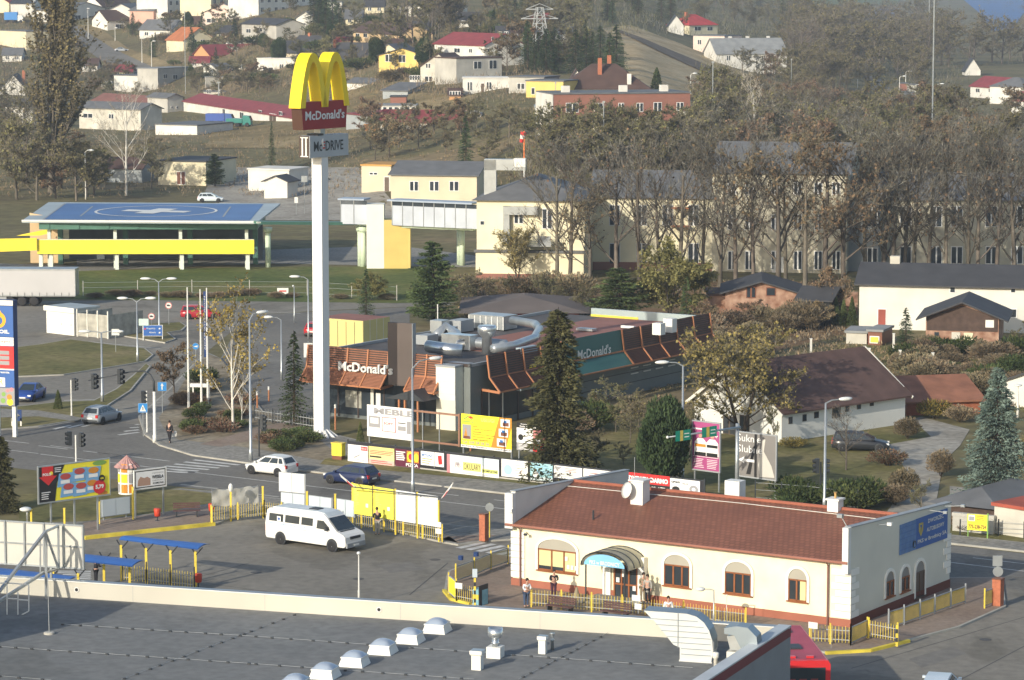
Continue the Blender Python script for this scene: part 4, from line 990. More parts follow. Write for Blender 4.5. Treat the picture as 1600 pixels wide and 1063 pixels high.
mb=MB();mb.box(-.38,.42,-.05,.05,.5,1.42,mat('navy',(.02,.05,.16),.5,.1));f=Face(mb);f.y=-.055;f.text('\u2192',-.22,.85,.28,1.1,WHITE,1,bold=.03);f.poly([(-.2,.94),(.1,.94),(.1,.86),(.28,.98),(.1,1.1),(.1,1.02),(-.2,1.02)],WHITE,1);mb.build('panel',t)
# blue direction board
P=C(239,532);t=thing('direction_board','blue direction board with white writing on two posts','sign',P,0)
hz=Zt(P.y,508)
for x in(-.95,.95):mb=MB();mb.tube([(x,0,0),(x,0,hz)],.05,WHITE,6);mb.build('post',t)
mb=MB();mb.box(-.95,.95,-.06,-.03,hz-1.1,hz,WHITE);f=Face(mb);f.y=-.06;f.rect(-.92,hz-1.07,.92,hz-.03,SBL,.5);f.text('Przyjęcia',-.6,hz-.45,.25,hz-.25,WHITE,1.2);f.text('Apteka',-.35,hz-.85,.3,hz-.65,WHITE,1.2);f.rect(-.82,hz-.45,-.68,hz-.3,RED,1.2);f.rect(.6,hz-.42,.75,hz-.28,WHITE,1.2);f.rect(.6,hz-.82,.75,hz-.68,WHITE,1.2);mb.build('panel',t)
# road-sign gantry right
P=C(1151,789);t=thing('sign_gantry','white gantry pole with a grey arm carrying two green direction signs','sign',P,0);h=Zt(P.y,662)
def toP(px,py,Y):z=Zt(Y,py);d=Y*CT+(CH-z)*ST;return Vector(((px-800)/F*d,Y,z))-P
mb=MB();mb.tube([(0,0,0),(0,0,h)],[.15,.12],METAL,10);mb.build('post',t,True)
e=toP(1043,683.5,P.y-3.4);s_=Vector((.2,-.1,h-.25));mb=MB();mb.tube([s_,e],[.09,.05],METAL,8);ell(mb,e,(.1,.1,.1),WHITE);mb.build('arm',t,True)
d_=(s_-e).normalized()
for q,wv in((.10,1.05),(.46,1.05)):
 L=(s_-e).length;a=e+d_*(L*q);b=a+d_*1.25
 mb=MB();n=Vector((d_.y,-d_.x,0)).normalized()*.07
 for off,m,s0 in((n,SGRN,0),(n*1.2,GOLD,.3)):
  aa,bb=(a,b)if s0==0 else(a+(b-a)*.3,a+(b-a)*.5)
  mb.face([aa+off+Vector((0,0,-.36)),bb+off+Vector((0,0,-.36)),bb+off+Vector((0,0,.36)),aa+off+Vector((0,0,.36))],m)
 for z in(-.12,.1):
  aa=a+(b-a)*.58;bb=a+(b-a)*.9;o_=n*1.25;mb.face([aa+o_+Vector((0,0,z-.03)),bb+o_+Vector((0,0,z-.03)),bb+o_+Vector((0,0,z+.03)),aa+o_+Vector((0,0,z+.03))],WHITE)
 mb.build('direction_sign',t)
sigpost(1282,770,722,'traffic light on the lawn behind the street lamp by the white house',((-.25,1.9,R(-80)),(.3,1.9,R(80))),pm=DARK)

# ================================================================== fences
def bays(P,Q,step):
 L=(Q-P).length;n=max(1,round(L/step));return[P+(Q-P)*i/n for i in range(n+1)]
def fence(label,pts,style='picket',h=1.05,step=2.0,post=YEL,z=.12,ptall=None,cat='fence',pick=YEL,gap=.17):
 P=[C(*p)for p in pts];t=thing('fence',label,cat,(P[0].x,P[0].y,z),0,None);O=P[0].copy()
 allp=[]
 for a,b in zip(P,P[1:]):
  k=bays(a,b,step);allp+=k if not allp else k[1:]
  for s,e in zip(k,k[1:]):
   s_,e_=s-O,e-O;d=(e_-s_).normalized();L=(e_-s_).length;mb=MB()
   if style=='picket':
    n=int(L/gap)
    for i in range(n):
     c=s_+d*(L*(i+.5)/n);mb.bar(c+Vector((0,0,.12)),c+Vector((0,0,h-.05+.04*(i%2==0))),.095,.02,pick)
    mb2=MB()
    for zz in(.28,h-.25):mb2.bar(s_+Vector((0,0,zz)),e_+Vector((0,0,zz)),.03,.05,GREYP)
    mb.build('picket_panel',t);mb2.build('rail',t)
   elif style=='panel':
    n=int(L/.09)
    for i in range(n):
     c=s_+d*(L*(i+.5)/n);mb.bar(c+Vector((0,0,.16)),c+Vector((0,0,h-.08)),.055,.02,pick)
    mb2=MB()
    for zz in(.14,h-.06):mb2.bar(s_+Vector((0,0,zz)),e_+Vector((0,0,zz)),.05,.06,GREYP)
    for c in(s_+d*.09,e_-d*.09):mb2.bar(c+Vector((0,0,.1)),c+Vector((0,0,h-.04)),.05,.05,GREYP)
    mb.build('infill',t);mb2.build('frame',t)
   elif style=='wire':
    for zz in(.3,h*.6,h*.95):mb.bar(s_+Vector((0,0,zz)),e_+Vector((0,0,zz)),.02,.02,GREYP)
    mb.build('wire',t)
 for c in allp:
  mb=MB();c=c-O;hh=(ptall or h+.12);mb.bar(c,c+Vector((0,0,hh)),.08,.08,post);mb.build('post',t)
 return t
fence('yellow picket fence beside the grey tarpaulin at the bus yard',[(330,819),(413,811)])
fence('yellow picket fence behind the minibus',[(413,811),(440,814),(530,827)])
fence('yellow picket fence below the tall notice boards',[(530,823),(600,834),(691,850)])
fence('olive panel fence running up to the left corner of the bus station',[(712,914),(741,904),(767,893),(794,884)],'panel',pick=mat('olive_infill',(.34,.32,.08),.6,.1))
fence('short bright yellow fence at the rounded kerb',[(701,932),(713,942)],'panel',pick=YELB,h=1.2)
fence('yellow picket fence at the kerb with a white notice on it',[(713,942),(742,948)])
fence('long yellow picket fence in front of the bus station entrance',[(830,952),(1020,968)],step=1.8)
fence('low yellow picket fence below the hooked lamp',[(1020,968),(1165,985)],step=1.8)
fence('yellow picket fence beside the red coach',[(1265,1008),(1329,1012)],step=1.3)
fence('yellow panel fence at the near corner of the bus station',[(1329,1012),(1355,1000)],'panel')
fence('yellow picket gate standing open at the pavement kerb',[(1357,1001),(1402,1009)],step=2.2)
fence('row of yellow panels along the gable end of the bus station',[(1388,987),(1412,980),(1437,971),(1460,963),(1485,954),(1508,946)],'panel',post=GREYP)
fence('single yellow panel beside the brick pillar on the right',[(1538,954),(1560,946)],'panel')
fence('wire fence along the edge of the lawn below the helipad',[(130,463),(300,461),(480,462),(620,470)],'wire',h=1.6,step=7.5,z=0,post=CONC)
fence('dark steel railing beside the restaurant terrace',[(398,660),(455,668),(494,674)],'picket',h=1.1,step=2.4,post=DARK,pick=GREYP,gap=.3)
fence('low metal fence behind the small yellow sale board',[(1500,838),(1560,838),(1640,846)],'wire',h=1.0,step=2.2,post=DARK,z=0)
fence('black wire fence in front of the lawn behind the bus station',[(1180,784),(1262,790),(1340,800)],'wire',h=1.4,step=1.6,post=DARK,z=0)
# boards of light mesh, tall yellow poles
def noticeboard(label,a,b,zb,zt_,m,cols=2,cat='notice board',group=None,frame=GREYP,posts=False,hat=None,lines=0):
 """a, b ground points below the two ends; zb, zt heights in metres"""
 P,Q=C(*a),C(*b);ang=math.atan2(Q.y-P.y,Q.x-P.x);L=(Q-P).length;t=thing('notice_board',label,cat,P,ang,group)
 for i in range(cols):
  mb=MB();x0,x1=L*i/cols+.02,L*(i+1)/cols-.02;mb.box(x0,x1,-.05,0,zb,zt_,m)
  f=Face(mb);f.y=-.05
  for k in range(lines):
   z=zt_-.25-k*(zt_-zb-.4)/max(lines,1);f.rect(x0+.12,z,x0+(x1-x0)*random.uniform(.5,.9),z+.015,mat('faint_print',(.42,.42,.36),.8,.1),1)
  if lines:f.rect(x0+.1,zt_-.2,x0+.22,zt_-.08,GREYP,1)
  mb.build('panel',t)
 mb=MB();mb.box(-.05,L+.05,0,.05,zb-.05,zt_+.03,frame);mb.build('frame',t)
 for x in([0,L]if posts else[L*.1,L*.9]):
  mb=MB();mb.box(x-.045,x+.045,.05,.13,0,zt_+(.15 if posts else 0),YEL if posts else GREYP);mb.build('post',t)
 return t
NBW=mat('blank_board',(.70,.72,.72),.5,.04,.3);NBB=mat('bluish_board',(.50,.57,.62),.5,.05,.3);NBY=mat('timetable_yellow',(.80,.74,.10),.5,.04,.3)
nb='yellow tall timetable panel'
Pq,Qq=(552,827),(688,849.5)
for i,(m,lb)in enumerate(((NBY,'tall yellow timetable board, left of the pair'),(NBY,'tall yellow timetable board with a person reading in front of it'),(NBW,'tall white timetable board beside the yellow one'),(NBW,'tall white timetable board at the far right end of the row'))):
 s0,s1=i/4,(i+1)/4-.015;A=C(*Pq).lerp(C(*Qq),s0);Bq=C(*Pq).lerp(C(*Qq),s1)
 ang=math.atan2(Bq.y-A.y,Bq.x-A.x);L=(Bq-A).length;t=thing('timetable_board',lb,'notice board',(A.x,A.y,.12),ang+0,'timetable boards in a row')
 mb=MB();mb.box(.09,L,-.12,-.06,.95,2.95,m);f=Face(mb);f.y=-.12
 fp=mat('faint_print',(.42,.42,.36),.8,.1)
 for k in range(14):f.rect(.25,2.6-k*.11,.25+(L-.5)*random.uniform(.15,.35),2.612-k*.11,fp,1)
 f.rect(.3,2.7,.42,2.82,GREYP,1);f.text('ODJAZDY',.6,2.72,1.1,2.8,fp,1)
 if i<2:f.rect(L*.7,1.5,L*.82,1.75,PAPER,1.3)
 mb.build('panel',t);mb=MB();mb.box(0,.09,-.14,-.05,0,3.02,YEL);mb.build('post',t)
 if i==3:mb=MB();mb.box(L+.05,L+.14,-.14,-.05,0,2.7,YEL);mb.build('post',t)
noticeboard('white double notice board raised above the lower boards near the white car',(437,812),(477,816),1.95,3.2,NBW)
noticeboard('pale blue double notice board, first of the low row',(440,813),(477,817),.85,1.88,NBB)
noticeboard('pale blue double notice board with a brown box in front',(483,818),(519,823),.85,1.88,NBB)
noticeboard('pale double notice board next to the yellow timetable',(527,824),(554,828),.85,1.9,NBB)
noticeboard('white double notice board below the advertising billboard',(159,817),(203,811),.4,1.5,NBB)
for px,py,tp,lb in((411,810,761,'tall yellow post at the end of the grey tarpaulin fence'),(480,818,769,'yellow post between the first two low notice boards'),(524,823,773,'yellow post between the second and third low notice boards'),(361,815,760,'yellow post with a white ball top behind the picket fence'),
                       (155,822,785,'yellow post just left of the small white notice board'),(208,815,762,'yellow post under the white wedding sign'),(101,826,795,'yellow post under the advertising billboard'),(49,822,797,'yellow post left of the billboard legs'),(331,822,792,'yellow post at the end of the yellow kerb')):
 P=C(px,py);h=Zt(P.y,tp);t=thing('yellow_post',lb,'post',P,0,'yellow posts at the bus yard');mb=MB();mb.box(-.06,.06,-.06,.06,0,h,YEL);mb.build('shaft',t);mb=MB()
 (ell(mb,(0,0,h-.1),(.16,.16,.3),WHITE)if px==361 else mb.box(-.075,.075,-.075,.075,h,h+.05,YEL));mb.build('cap',t)
P=C(337,816);Q=C(409,809);ang=math.atan2(Q.y-P.y,Q.x-P.x);L=(Q-P).length;t=thing('tarpaulin','creased grey tarpaulin banner stretched behind the picket fence','banner',P,ang)
mb=MB();kk=mb.mi(mat('grey_tarpaulin',(.46,.46,.43),.6,.06,.8));N=20
for i in range(N+1):
 for j in range(5):x=L*i/N;mb.v.append((x,.5+(.025*math.sin(i*1.7+j))+.05*math.sin(i*.6-j*2),.95+j*.28+.05*math.sin(i*.9)-(.12 if i%9==0 else 0)))
for i in range(N):
 for j in range(4):a=i*5+j;mb.f.append((a,a+5,a+6,a+1));mb.m.append(kk)
mb.build('sheet',t,True);mb=MB();mb.box(0,L,.55,.6,2.0,2.05,GREYP);mb.box(0,.05,.55,.6,0,2.1,GREYP);mb.box(L-.05,L,.55,.6,0,2.1,GREYP);mb.build('frame',t)
# national flags on slanting poles
for(px,py),(dx,dz),lb in(((557,834),(-1.1,.95),'white and red flag on a slanting pole above the yellow timetables'),((690,851),(.75,1.0),'white and red flag on a slanting pole at the right end of the timetables')):
 P=C(px,py);t=thing('flag',lb,'flag',P+Vector((0,0,3.0)),0);mb=MB();mb.tube([(0,0,0),(dx,0,dz)],.025,WHITE,5);mb.build('pole',t)
 mb=MB();a,b=Vector((dx,0,dz)),Vector((dx*.25,0,dz*.25));dn=Vector((.12 if dx<0 else-.1,-.05,-.22));m_=(a+b)/2
 mb.face([a,m_,m_+dn,a+dn],WHITE);mb.face([m_,b,b+dn,m_+dn],RED);mb.build('cloth',t)
P=C(553,833);t=thing('board_rail','dark rail along the top of the timetable boards','rail',P,0);Q=C(690,851)-P;mb=MB();mb.bar((-.6,0,3.1),(Q.x,Q.y,3.05),.06,.06,DARK);mb.build('bar',t)
# bins, benches, pillars, boxes
def bin_(px,py,label):
 t=thing('litter_bin',label,'litter bin',C(px,py,.12),0,'red litter bins');mb=MB();mb.lathe([(.16,.3),(.2,.35),(.24,.8),(.2,.84)],mat('bin_red',(.5,.05,.02),.5,.1),12);mb.build('bucket',t,True);mb=MB();mb.tube([(0,0,0),(0,0,.4)],.04,DARK,6);mb.lathe([(.18,0),(.16,.03)],DARK,10);mb.build('foot',t)
bin_(246,814,'red litter bin under the white wedding sign');bin_(331,806,'red litter bin at the end of the picket fence')
bin_(310,918,'small red litter bin at the foot of the longer shelter')
def bench(px,py,label,ang,L=1.9):
 t=thing('bench',label,'bench',C(px,py,.12),ang,'dark wooden benches');wm=mat('bench_wood',(.10,.05,.045),.6,.2,3)
 mb=MB();[mb.box(-L/2,L/2,-.22+i*.13,-.12+i*.13,.42,.46,wm)for i in range(4)];mb.build('seat',t)
 mb=MB();[mb.box(-L/2,L/2,.27,.30,.55+i*.14,.65+i*.14,wm)for i in range(3)];mb.build('backrest',t)
 for x in(-L*.38,L*.38):mb=MB();mb.box(x-.04,x+.04,-.2,.3,0,.42,DARK);mb.build('leg',t)
bench(874,959,'dark bench in front of the picket fence, left of the pair',UA,1.8);bench(961,968,'dark bench in front of the picket fence, right of the pair',UA,1.8);bench(292,808,'dark bench between the two red litter bins',R(8),1.8)
def pillar(px,py,tp,label,w=.22):
 P=C(px,py,.12);h=Zt(P.y,tp)-.12;t=thing('brick_pillar',label,'pillar',P,UA);BP=mat('orange_brick',(.38,.13,.07),.8,.2,6)
 mb=MB();mb.box(-w,w,-w,w,0,h,BP);mb.build('shaft',t);mb=MB();mb.box(-w-.03,w+.03,-w-.03,w+.03,h,h+.06,BROWNP);mb.build('cap',t);return t,h,P
pillar(756,845,804,'orange brick pillar near the zebra crossing of the bus yard')
small_sign(765,843,786,'round white road sign seen from behind on a yellow post by the brick pillar','round',.55,METAL,post=YEL)
t,h,P=pillar(1559,946,905,'brown brick pillar under the sign stack at the right exit',.26)
small_sign(1557,946,868,'stack of grey sign backs above the brown brick pillar at the right exit',.9,.62,METAL,post=METAL)
small_sign(1558,947,885,'round grey sign back in the stack at the right exit','round',.6,METAL,post=METAL);small_sign(1560,948,903,'low white plate at the top of the brown brick pillar',2.6,.22,WHITE,post=YEL)
t=thing('switch_box','yellow electrical cabinet on a brown base at the verge','cabinet',C(529,718,.12),UA)
mb=MB();mb.box(-.45,.45,-.25,.25,.3,1.2,YELB,top=YELB);mb.box(-.01,.01,-.26,-.25,.35,1.15,DARK);mb.build('body',t);mb=MB();mb.box(-.43,.43,-.23,.23,0,.3,BROWNP);mb.build('base',t);mb=MB();mb.box(-.5,.5,-.3,.3,1.2,1.28,YEL);mb.build('lid',t)
t=thing('post_box','brown metal box on the fence behind the minibus','box',C(509,822,.12),UA);mb=MB();mb.box(-.38,.38,-.2,.2,.62,1.12,mat('dark_brown_box',(.16,.04,.03),.5,.1));mb.build('body',t);mb=MB();f=Face(mb);f.y=-.2;f.disc(-.2,.85,.07,ORNG,1);f.disc(-.2,.85,.04,WHITE,1.5);mb.build('emblem',t);mb=MB();mb.box(-.05,.05,-.05,.05,0,.62,DARK);mb.build('leg',t)
for px,py,zc,lb,w_ in((717,944,1.1,'white notice plate on the kerb fence',.5),(994,968,1.25,'upper white notice on the long picket fence',.55),(997,969,.8,'lower white notice on the long picket fence',.45),(1270,1009,1.15,'white notice on the fence beside the coach',.55),(685,852,1.35,'white notice on the last post under the timetables',.45),(685.5,852.6,.95,'second white notice below the first under the timetables',.45)):
 t=thing('notice_plate',lb,'notice',C(px,py,.12)+Vector((0,-.12,0)),UA);mb=MB();mb.box(-w_/2,w_/2,-.03,0,zc-.17,zc+.17,WHITE);mb.build('plate',t);mb=MB();mb.box(-.02,.02,0,.03,zc-.4,zc+.15,GREYP);mb.build('bracket',t)
# striped post with box in the corner
t=thing('warning_post','black and yellow striped post at the gap of the kerb fence','post',C(742,948,.12),0);mb=MB()
for i in range(7):mb.box(-.06,.06,-.06,.06,i*.24,i*.24+.24,YEL if i%2==0 else DARK)
mb.build('shaft',t);mb=MB();mb.box(-.14,.14,-.06,.06,1.72,2.2,NBB);mb.build('box',t)
t=thing('vending_bin','blue and yellow box beside the striped post','box',C(750,944,.12),UA);mb=MB();mb.box(-.3,.35,-.3,.3,0,.9,mat('pale_blue_box',(.2,.42,.5),.5,.15,3));mb.box(-.31,.2,-.31,-.3,.3,.6,YEL);mb.build('body',t);mb=MB();mb.box(.3,.34,-.6,.35,0,1.2,DARK);mb.build('frame',t)
t=thing('warning_post','black and yellow striped post at the open picket gate','post',C(1401,1010,.12),0);mb=MB()
for i in range(5):mb.box(-.06,.06,-.06,.06,i*.24,i*.24+.24,YEL if i%2==0 else DARK)
mb.build('shaft',t)
for px,py in((720,903),(744,897)):
 t=thing('hose_reel','small dark blue drum on the rail of the olive fence, '+('left one' if px<730 else 'right one'),'drum',C(px,py,.12)+Vector((0,0,1.1)),0);mb=MB();mb.lathe([(.16,0),(.16,.25)],mat('navy',(.02,.05,.16),.5,.1),10);mb.build('drum',t)

# shelters
def shelter(label,roof,zr,posts,group='blue bus shelters'):
 """roof: four picture points (back left, back right, front right, front left) seen at height zr"""
 Q=[G(x,y,zr)for x,y in roof];O=(Q[0]+Q[2])/2;O.z=0;t=thing('bus_shelter',label,'bus shelter',O,0,group)
 mb=MB();BL=mat('shelter_blue',(.04,.13,.40),.5,.08,.6);k=mb.mi(BL);n=6
 a,b,c,d=[q-O for q in Q]
 grid=[]
 for i in range(2):
  for j in range(n+1):
   s=j/n;p=(a.lerp(d,s)if i==0 else b.lerp(c,s));sag=.14*(1-(2*s-1)**2);grid.append(Vector((p.x,p.y,zr+sag)))
 for dz in(0,-.05):mb.v+=[tuple(g+Vector((0,0,dz)))for g in grid]
 for base in(0,2*(n+1)):
  for j in range(n):mb.f.append((base+j,base+j+1,base+n+2+j,base+n+1+j));mb.m.append(k)
 mb.build('roof',t)
 for px,py in posts:
  P=G(px,py,.0)-O;mb=MB();mb.box(P.x-.07,P.x+.07,P.y-.07,P.y+.07,0,zr-.25,YEL);po=mb.build('post',t)
  mb=MB();mb.bar((P.x,P.y,zr-.5),(P.x+.45,P.y-.3,zr+.05),.06,.06,DARK);mb.bar((P.x,P.y,zr-.4),(P.x-.3,P.y+.3,zr),.06,.06,DARK);mb.build('bracket',po)
 return t,O
shelter('blue-roofed bus shelter on four yellow posts, the longer one',[(201,839),(330,850.5),(309,858),(186,842.5)],2.45,[(190,908),(229,913),(267,917),(306,919)])
shelter('blue-roofed bus shelter with a person waiting, in front of the longer one',[(115,864),(230,876),(206,885),(96,873)],2.45,[(163,928),(203,933)])
shelter('blue-roofed bus shelter nearest the roof sign, mostly hidden by the parapet',[(-100,876),(126,902),(104,910),(-120,889)],2.45,[(84,952),(123,955)])
fence('low yellow picket fence under the longer shelter',[(192,912),(304,924)],step=1.9,post=DARK,ptall=1.35)

# ================================================================== people
SKIN=mat('skin',(.50,.30,.22),.6,.05);HAIR=mat('dark_hair',(.03,.02,.015),.8,.1)
def person(label,P,ang,top,legs,hair=HAIR,pose='stand',h=1.72,coat=False,hold=None,skirt=False):
 """body: one skinned surface; clothes and hair are parts"""
 s=h/1.75;lean=.55 if pose=='bend' else(.12 if pose=='read' else .03)
 def sk(name,verts,edges,m,sub=1):
  me=bpy.data.meshes.new(name);me.from_pydata([(x*s,y*s,z*s)for x,y,z,r in verts],edges,[]);o=bpy.data.objects.new(name,me);COL.objects.link(o)
  md=o.modifiers.new('s','SKIN');md.use_smooth_shade=True
  for i,v in enumerate(verts):
   rr=v[3]if hasattr(v[3],'__len__')else(v[3],v[3]);me.skin_vertices[0].data[i].radius=(rr[0]*s,rr[1]*s);me.skin_vertices[0].data[i].use_root=(i==0)
  sb=o.modifiers.new('u','SUBSURF');sb.levels=sub;sb.render_levels=sub
  dg=bpy.context.evaluated_depsgraph_get();m2=bpy.data.meshes.new_from_object(o.evaluated_get(dg));bpy.data.objects.remove(o);m2.materials.clear();m2.materials.append(m)
  q=bpy.data.objects.new(name,m2);COL.objects.link(q);q.parent=t;return q
 t=thing('person',label,'person',P,ang)
 st_=.12 if pose!='walk' else .26
 # front is -y
 hip=(0,0,.93);ch=(0,-lean*.6,1.28);nk=(0,-lean*.95,1.50);hd=(0,-lean*1.1-.02,1.62)
 V=[(*hip,.13),(*ch,.14),(*nk,.055),(*hd,(.085,.095)),(hd[0],hd[1],1.70,.07)];E=[(0,1),(1,2),(2,3),(3,4)]
 V.append((hd[0],hd[1]-.095,1.625,.022));E.append((3,len(V)-1))
 hands=[]
 for sx in(-1,1):
  a=len(V);kx=.10
  fy=(-st_ if sx>0 else st_*.8)if pose=='walk' else 0
  V+=[(sx*.10,0,.88,.10),(sx*kx,fy*.4,.48,.062),(sx*kx,fy,.09,.045),(sx*kx,fy-.16,.035,.035)];E+=[(0,a),(a,a+1),(a+1,a+2),(a+2,a+3)]
  b=len(V);ax=.19
  if pose in('stand','walk'):el,wr=(sx*.25,ch[1]+.03,1.12),(sx*.26,ch[1]-.08,.88)
  else:el,wr=(sx*.25,ch[1]-.05,1.14),(sx*.12,ch[1]-.26,1.12)
  V+=[(sx*ax,ch[1],1.40,.055),(*el,.042),(*wr,.03)];E+=[(1,b),(b,b+1),(b+1,b+2)]
  d=(Vector(wr)-Vector(el)).normalized();pm_=Vector(wr)+d*.07;V.append((*pm_,.032));c=len(V)-1;E.append((b+2,c))
  side=Vector((0,1,0))if pose in('stand','walk')else Vector((1,0,0))
  for k,ln in enumerate((.062,.072,.068,.052)):
   q0=pm_+side*(k-1.5)*.019+d*.035;q1=q0+d*ln*.5;q2=q1+(d*.8+Vector((-sx*.5,0,0))*.6).normalized()*ln*.5;e=len(V)
   V+=[(*q0,.009),(*q1,.0085),(*q2,.007)];E+=[(c,e),(e,e+1),(e+1,e+2)]
  th=Vector(wr)+d*.02-side*.03;e=len(V);V+=[(*th,.011),(*(th-side*.02+d*.04),.008)];E+=[(b+2,e),(e,e+1)]
 body=sk('body',V,E,SKIN,1)
 # clothes
 lg=[(0,0,.95,.135)];le=[]
 for sx in(-1,1):
  fy=(-st_ if sx>0 else st_*.8)if pose=='walk' else 0;a=len(lg);lg+=[(sx*.10,0,.86,.115),(sx*.10,fy*.4,.48,.082),(sx*.10,fy,.11,.066)];le+=[(0,a),(a,a+1),(a+1,a+2)]
 sk('trousers',lg,le,legs)
 tp=[(0,0,.98 if not coat else .62,(.165,.14)),(0,0,1.0,(.15,.13)),(ch[0],ch[1],1.26,(.185,.14)),(0,(ch[1]+nk[1])/2,1.42,(.14,.1))];te=[(0,1),(1,2),(2,3)]
 for sx in(-1,1):
  if pose in('stand','walk'):el,wr=(sx*.25,ch[1]+.03,1.12),(sx*.26,ch[1]-.07,.92)
  else:el,wr=(sx*.25,ch[1]-.05,1.14),(sx*.14,ch[1]-.22,1.12)
  a=len(tp);tp+=[(sx*.2,ch[1],1.39,.075),(*el,.062),(*wr,.048)];te+=[(2,a),(a,a+1),(a+1,a+2)]
 sk('coat' if coat else 'jacket',tp,te,top)
 mb=MB();ell(mb,(0,0,0),(.10*s,.112*s,.11*s),hair);o=mb.build('hair',t,True);o.location=(hd[0]*s,(hd[1]+.028)*s,1.685*s)
 for sx in(-1,1):
  mb=MB();ell(mb,(sx*.10*s,-.1*s,.04),(.05,.12,.045),DARK,8,5);o=mb.build('shoe',t,True);o.location=(0,((-st_ if sx>0 else st_*.8)if pose=='walk' else 0)*s,0)
 return t
DK=mat('black_cloth',(.02,.02,.025),.9,.1);GRYC=mat('grey_cloth',(.35,.34,.31),.9,.1);JEAN=mat('blue_jeans',(.06,.09,.16),.9,.1);WHC=mat('white_cloth',(.72,.74,.76),.9,.05);REDC=mat('red_cloth',(.5,.03,.04),.8,.1);DKP=mat('dark_purple_cloth',(.07,.03,.05),.9,.1);TANC=mat('tan_cloth',(.28,.24,.16),.9,.1)
person('person in a long dark coat with a white bag walking on the sidewalk',C(265,692,.12),R(160),DK,DK,pose='walk',coat=True)
t=thing('shopping_bag','white bag carried by the person in the long dark coat','bag',C(270,691,.12)+Vector((.12,0,.45)),0);mb=MB();mb.prism([(-.16,0),(.16,0),(.2,.38),(-.18,.42)],'y',-.06,.06,WHITE);mb.build('sack',t);mb=MB();mb.tube([(-.12,0,.4),(0,0,.6),(.12,0,.4)],.01,WHITE,5);mb.build('handle',t)
person('person in a black hooded jacket and grey trousers reading the yellow timetable',C(590,836,.12),R(200),DK,GRYC,pose='read',h=1.78)
person('person in a white jacket and jeans standing at the end of the picket fence',C(822,949,.12),R(30),WHC,JEAN,pose='read',h=1.7)
person('dark-haired person in a black jacket standing by the bus station wall',C(865,934,.12),R(10),DK,DKP,pose='read',h=1.68)
person('person in a grey brown coat standing beside the station door, left of the two',C(1004,941,.26),R(20),TANC,TANC,pose='read',h=1.75,coat=True)
person('person in a dark coat standing beside the station door, right of the two',C(1012,943,.26),R(-30),GRYC,DK,pose='stand',h=1.7,coat=True)
person('person with dark hair and white top behind the low fence near the hooked lamp',C(1044,977,.12),R(0),WHC,JEAN,h=1.65)
person('dark figure waiting under the front blue shelter',C(150,914,.12),R(120),DK,DK,pose='read',h=1.75)
t=thing('cone_bin','small dark pyramid-shaped litter cone by the station wall','bin',C(901,934,.12),0);mb=MB();mb.lathe([(.22,0),(.2,.1),(.07,.55),(.05,.62)],TANC,8);mb.build('body',t)
# ================================================================== restaurant
K=C(735,672);F0=C(489,647.6);WF=Wall(F0,K);rl=WF.L;ra=WF.ang;Vv=Vector((-WF.d.y,WF.d.x,0));B0=C(1078,592);rdp=(B0-K).dot(Vv)
rs=thing('restaurant','low flat-roofed restaurant with orange brown slatted canopies and metal ducts on its roof','building',F0,ra)
BRD=mat('dark_brown_facade',(.05,.035,.03),.5,.1);GRB=mat('grey_green_band',(.15,.17,.165),.5,.08,.5);RFM=mat('brick_red_membrane',(.26,.12,.095),.85,.12,.5);RFD=mat('dark_roof_felt',(.09,.085,.085),.9,.15,.5)
ZT=5.0
mb=MB();mb.box(0,rl,0,rdp,0,ZT,GRB,top=RFD)
mb.build('wall',rs)
mb=MB();mb.box(6,rl-.3,9,rdp-.4,ZT,ZT+.02,RFM);mb.build('roof',rs)
mb=MB();TEALW=mat('pale_metal_parapet',(.36,.43,.43),.4,.06,.4,metal=.3)
mb.box(rl*.30,rl+.2,rdp-.25,rdp,ZT-.6,ZT+.75,TEALW,top=METAL);mb.box(rl*.3,rl*.62,rdp-.3,rdp-.25,ZT,ZT+.2,YEL);mb.build('parapet',rs)
mb=MB()
for a in((0,.25,0,rdp),(0,rl,0,.25),(rl-.25,rl,0,rdp)):mb.box(*a,ZT+.02,ZT+.25,GREYP if a[3]>1 else BRD)
mb.build('parapet',rs)
mb=MB();mb.box(.6,rl-2.2,-.05,0,.3,3.0,GLASS);[mb.box(x,x+.12,-.1,-.05,.1,3.1,BRD)for x in(.6,2.6,4.6,7.2,9.4)]
mb.box(3.4,5.0,-.09,-.06,.9,2.3,mat('window_poster',(.30,.30,.26),.7,.3,2));mb.box(6.0,6.3,-.2,-.1,.1,3.0,OFFW);mb.box(6.5,6.95,-.15,-.1,1.2,2.3,WHITE);mb.build('window',rs)
mb=MB();mb.box(rl,rl+.05,1.5,11,.5,2.9,GLASS);[mb.box(rl,rl+.1,y,y+.12,0,3,OFFW if y in(2.5,4.5)else BRD)for y in(1.5,2.5,4.5,6.8,9)];mb.build('window',rs)
mb=MB();[mb.box(rl,rl+.03,11,rdp-.1,z,z+.06,DARK)for z in(1.0,1.9,2.8)];[mb.box(rl,rl+.06,rdp-12+i*2.1+(z*3)%1.5,rdp-10.8+i*2.1+(z*3)%1.5,z,z+.09,OFFW)for z in(1.7,2.2,2.6)for i in range(4)];mb.build('wall_band',rs)
prof=[(-1.75,2.95),(-.75,4.05),(-.5,5.85)]
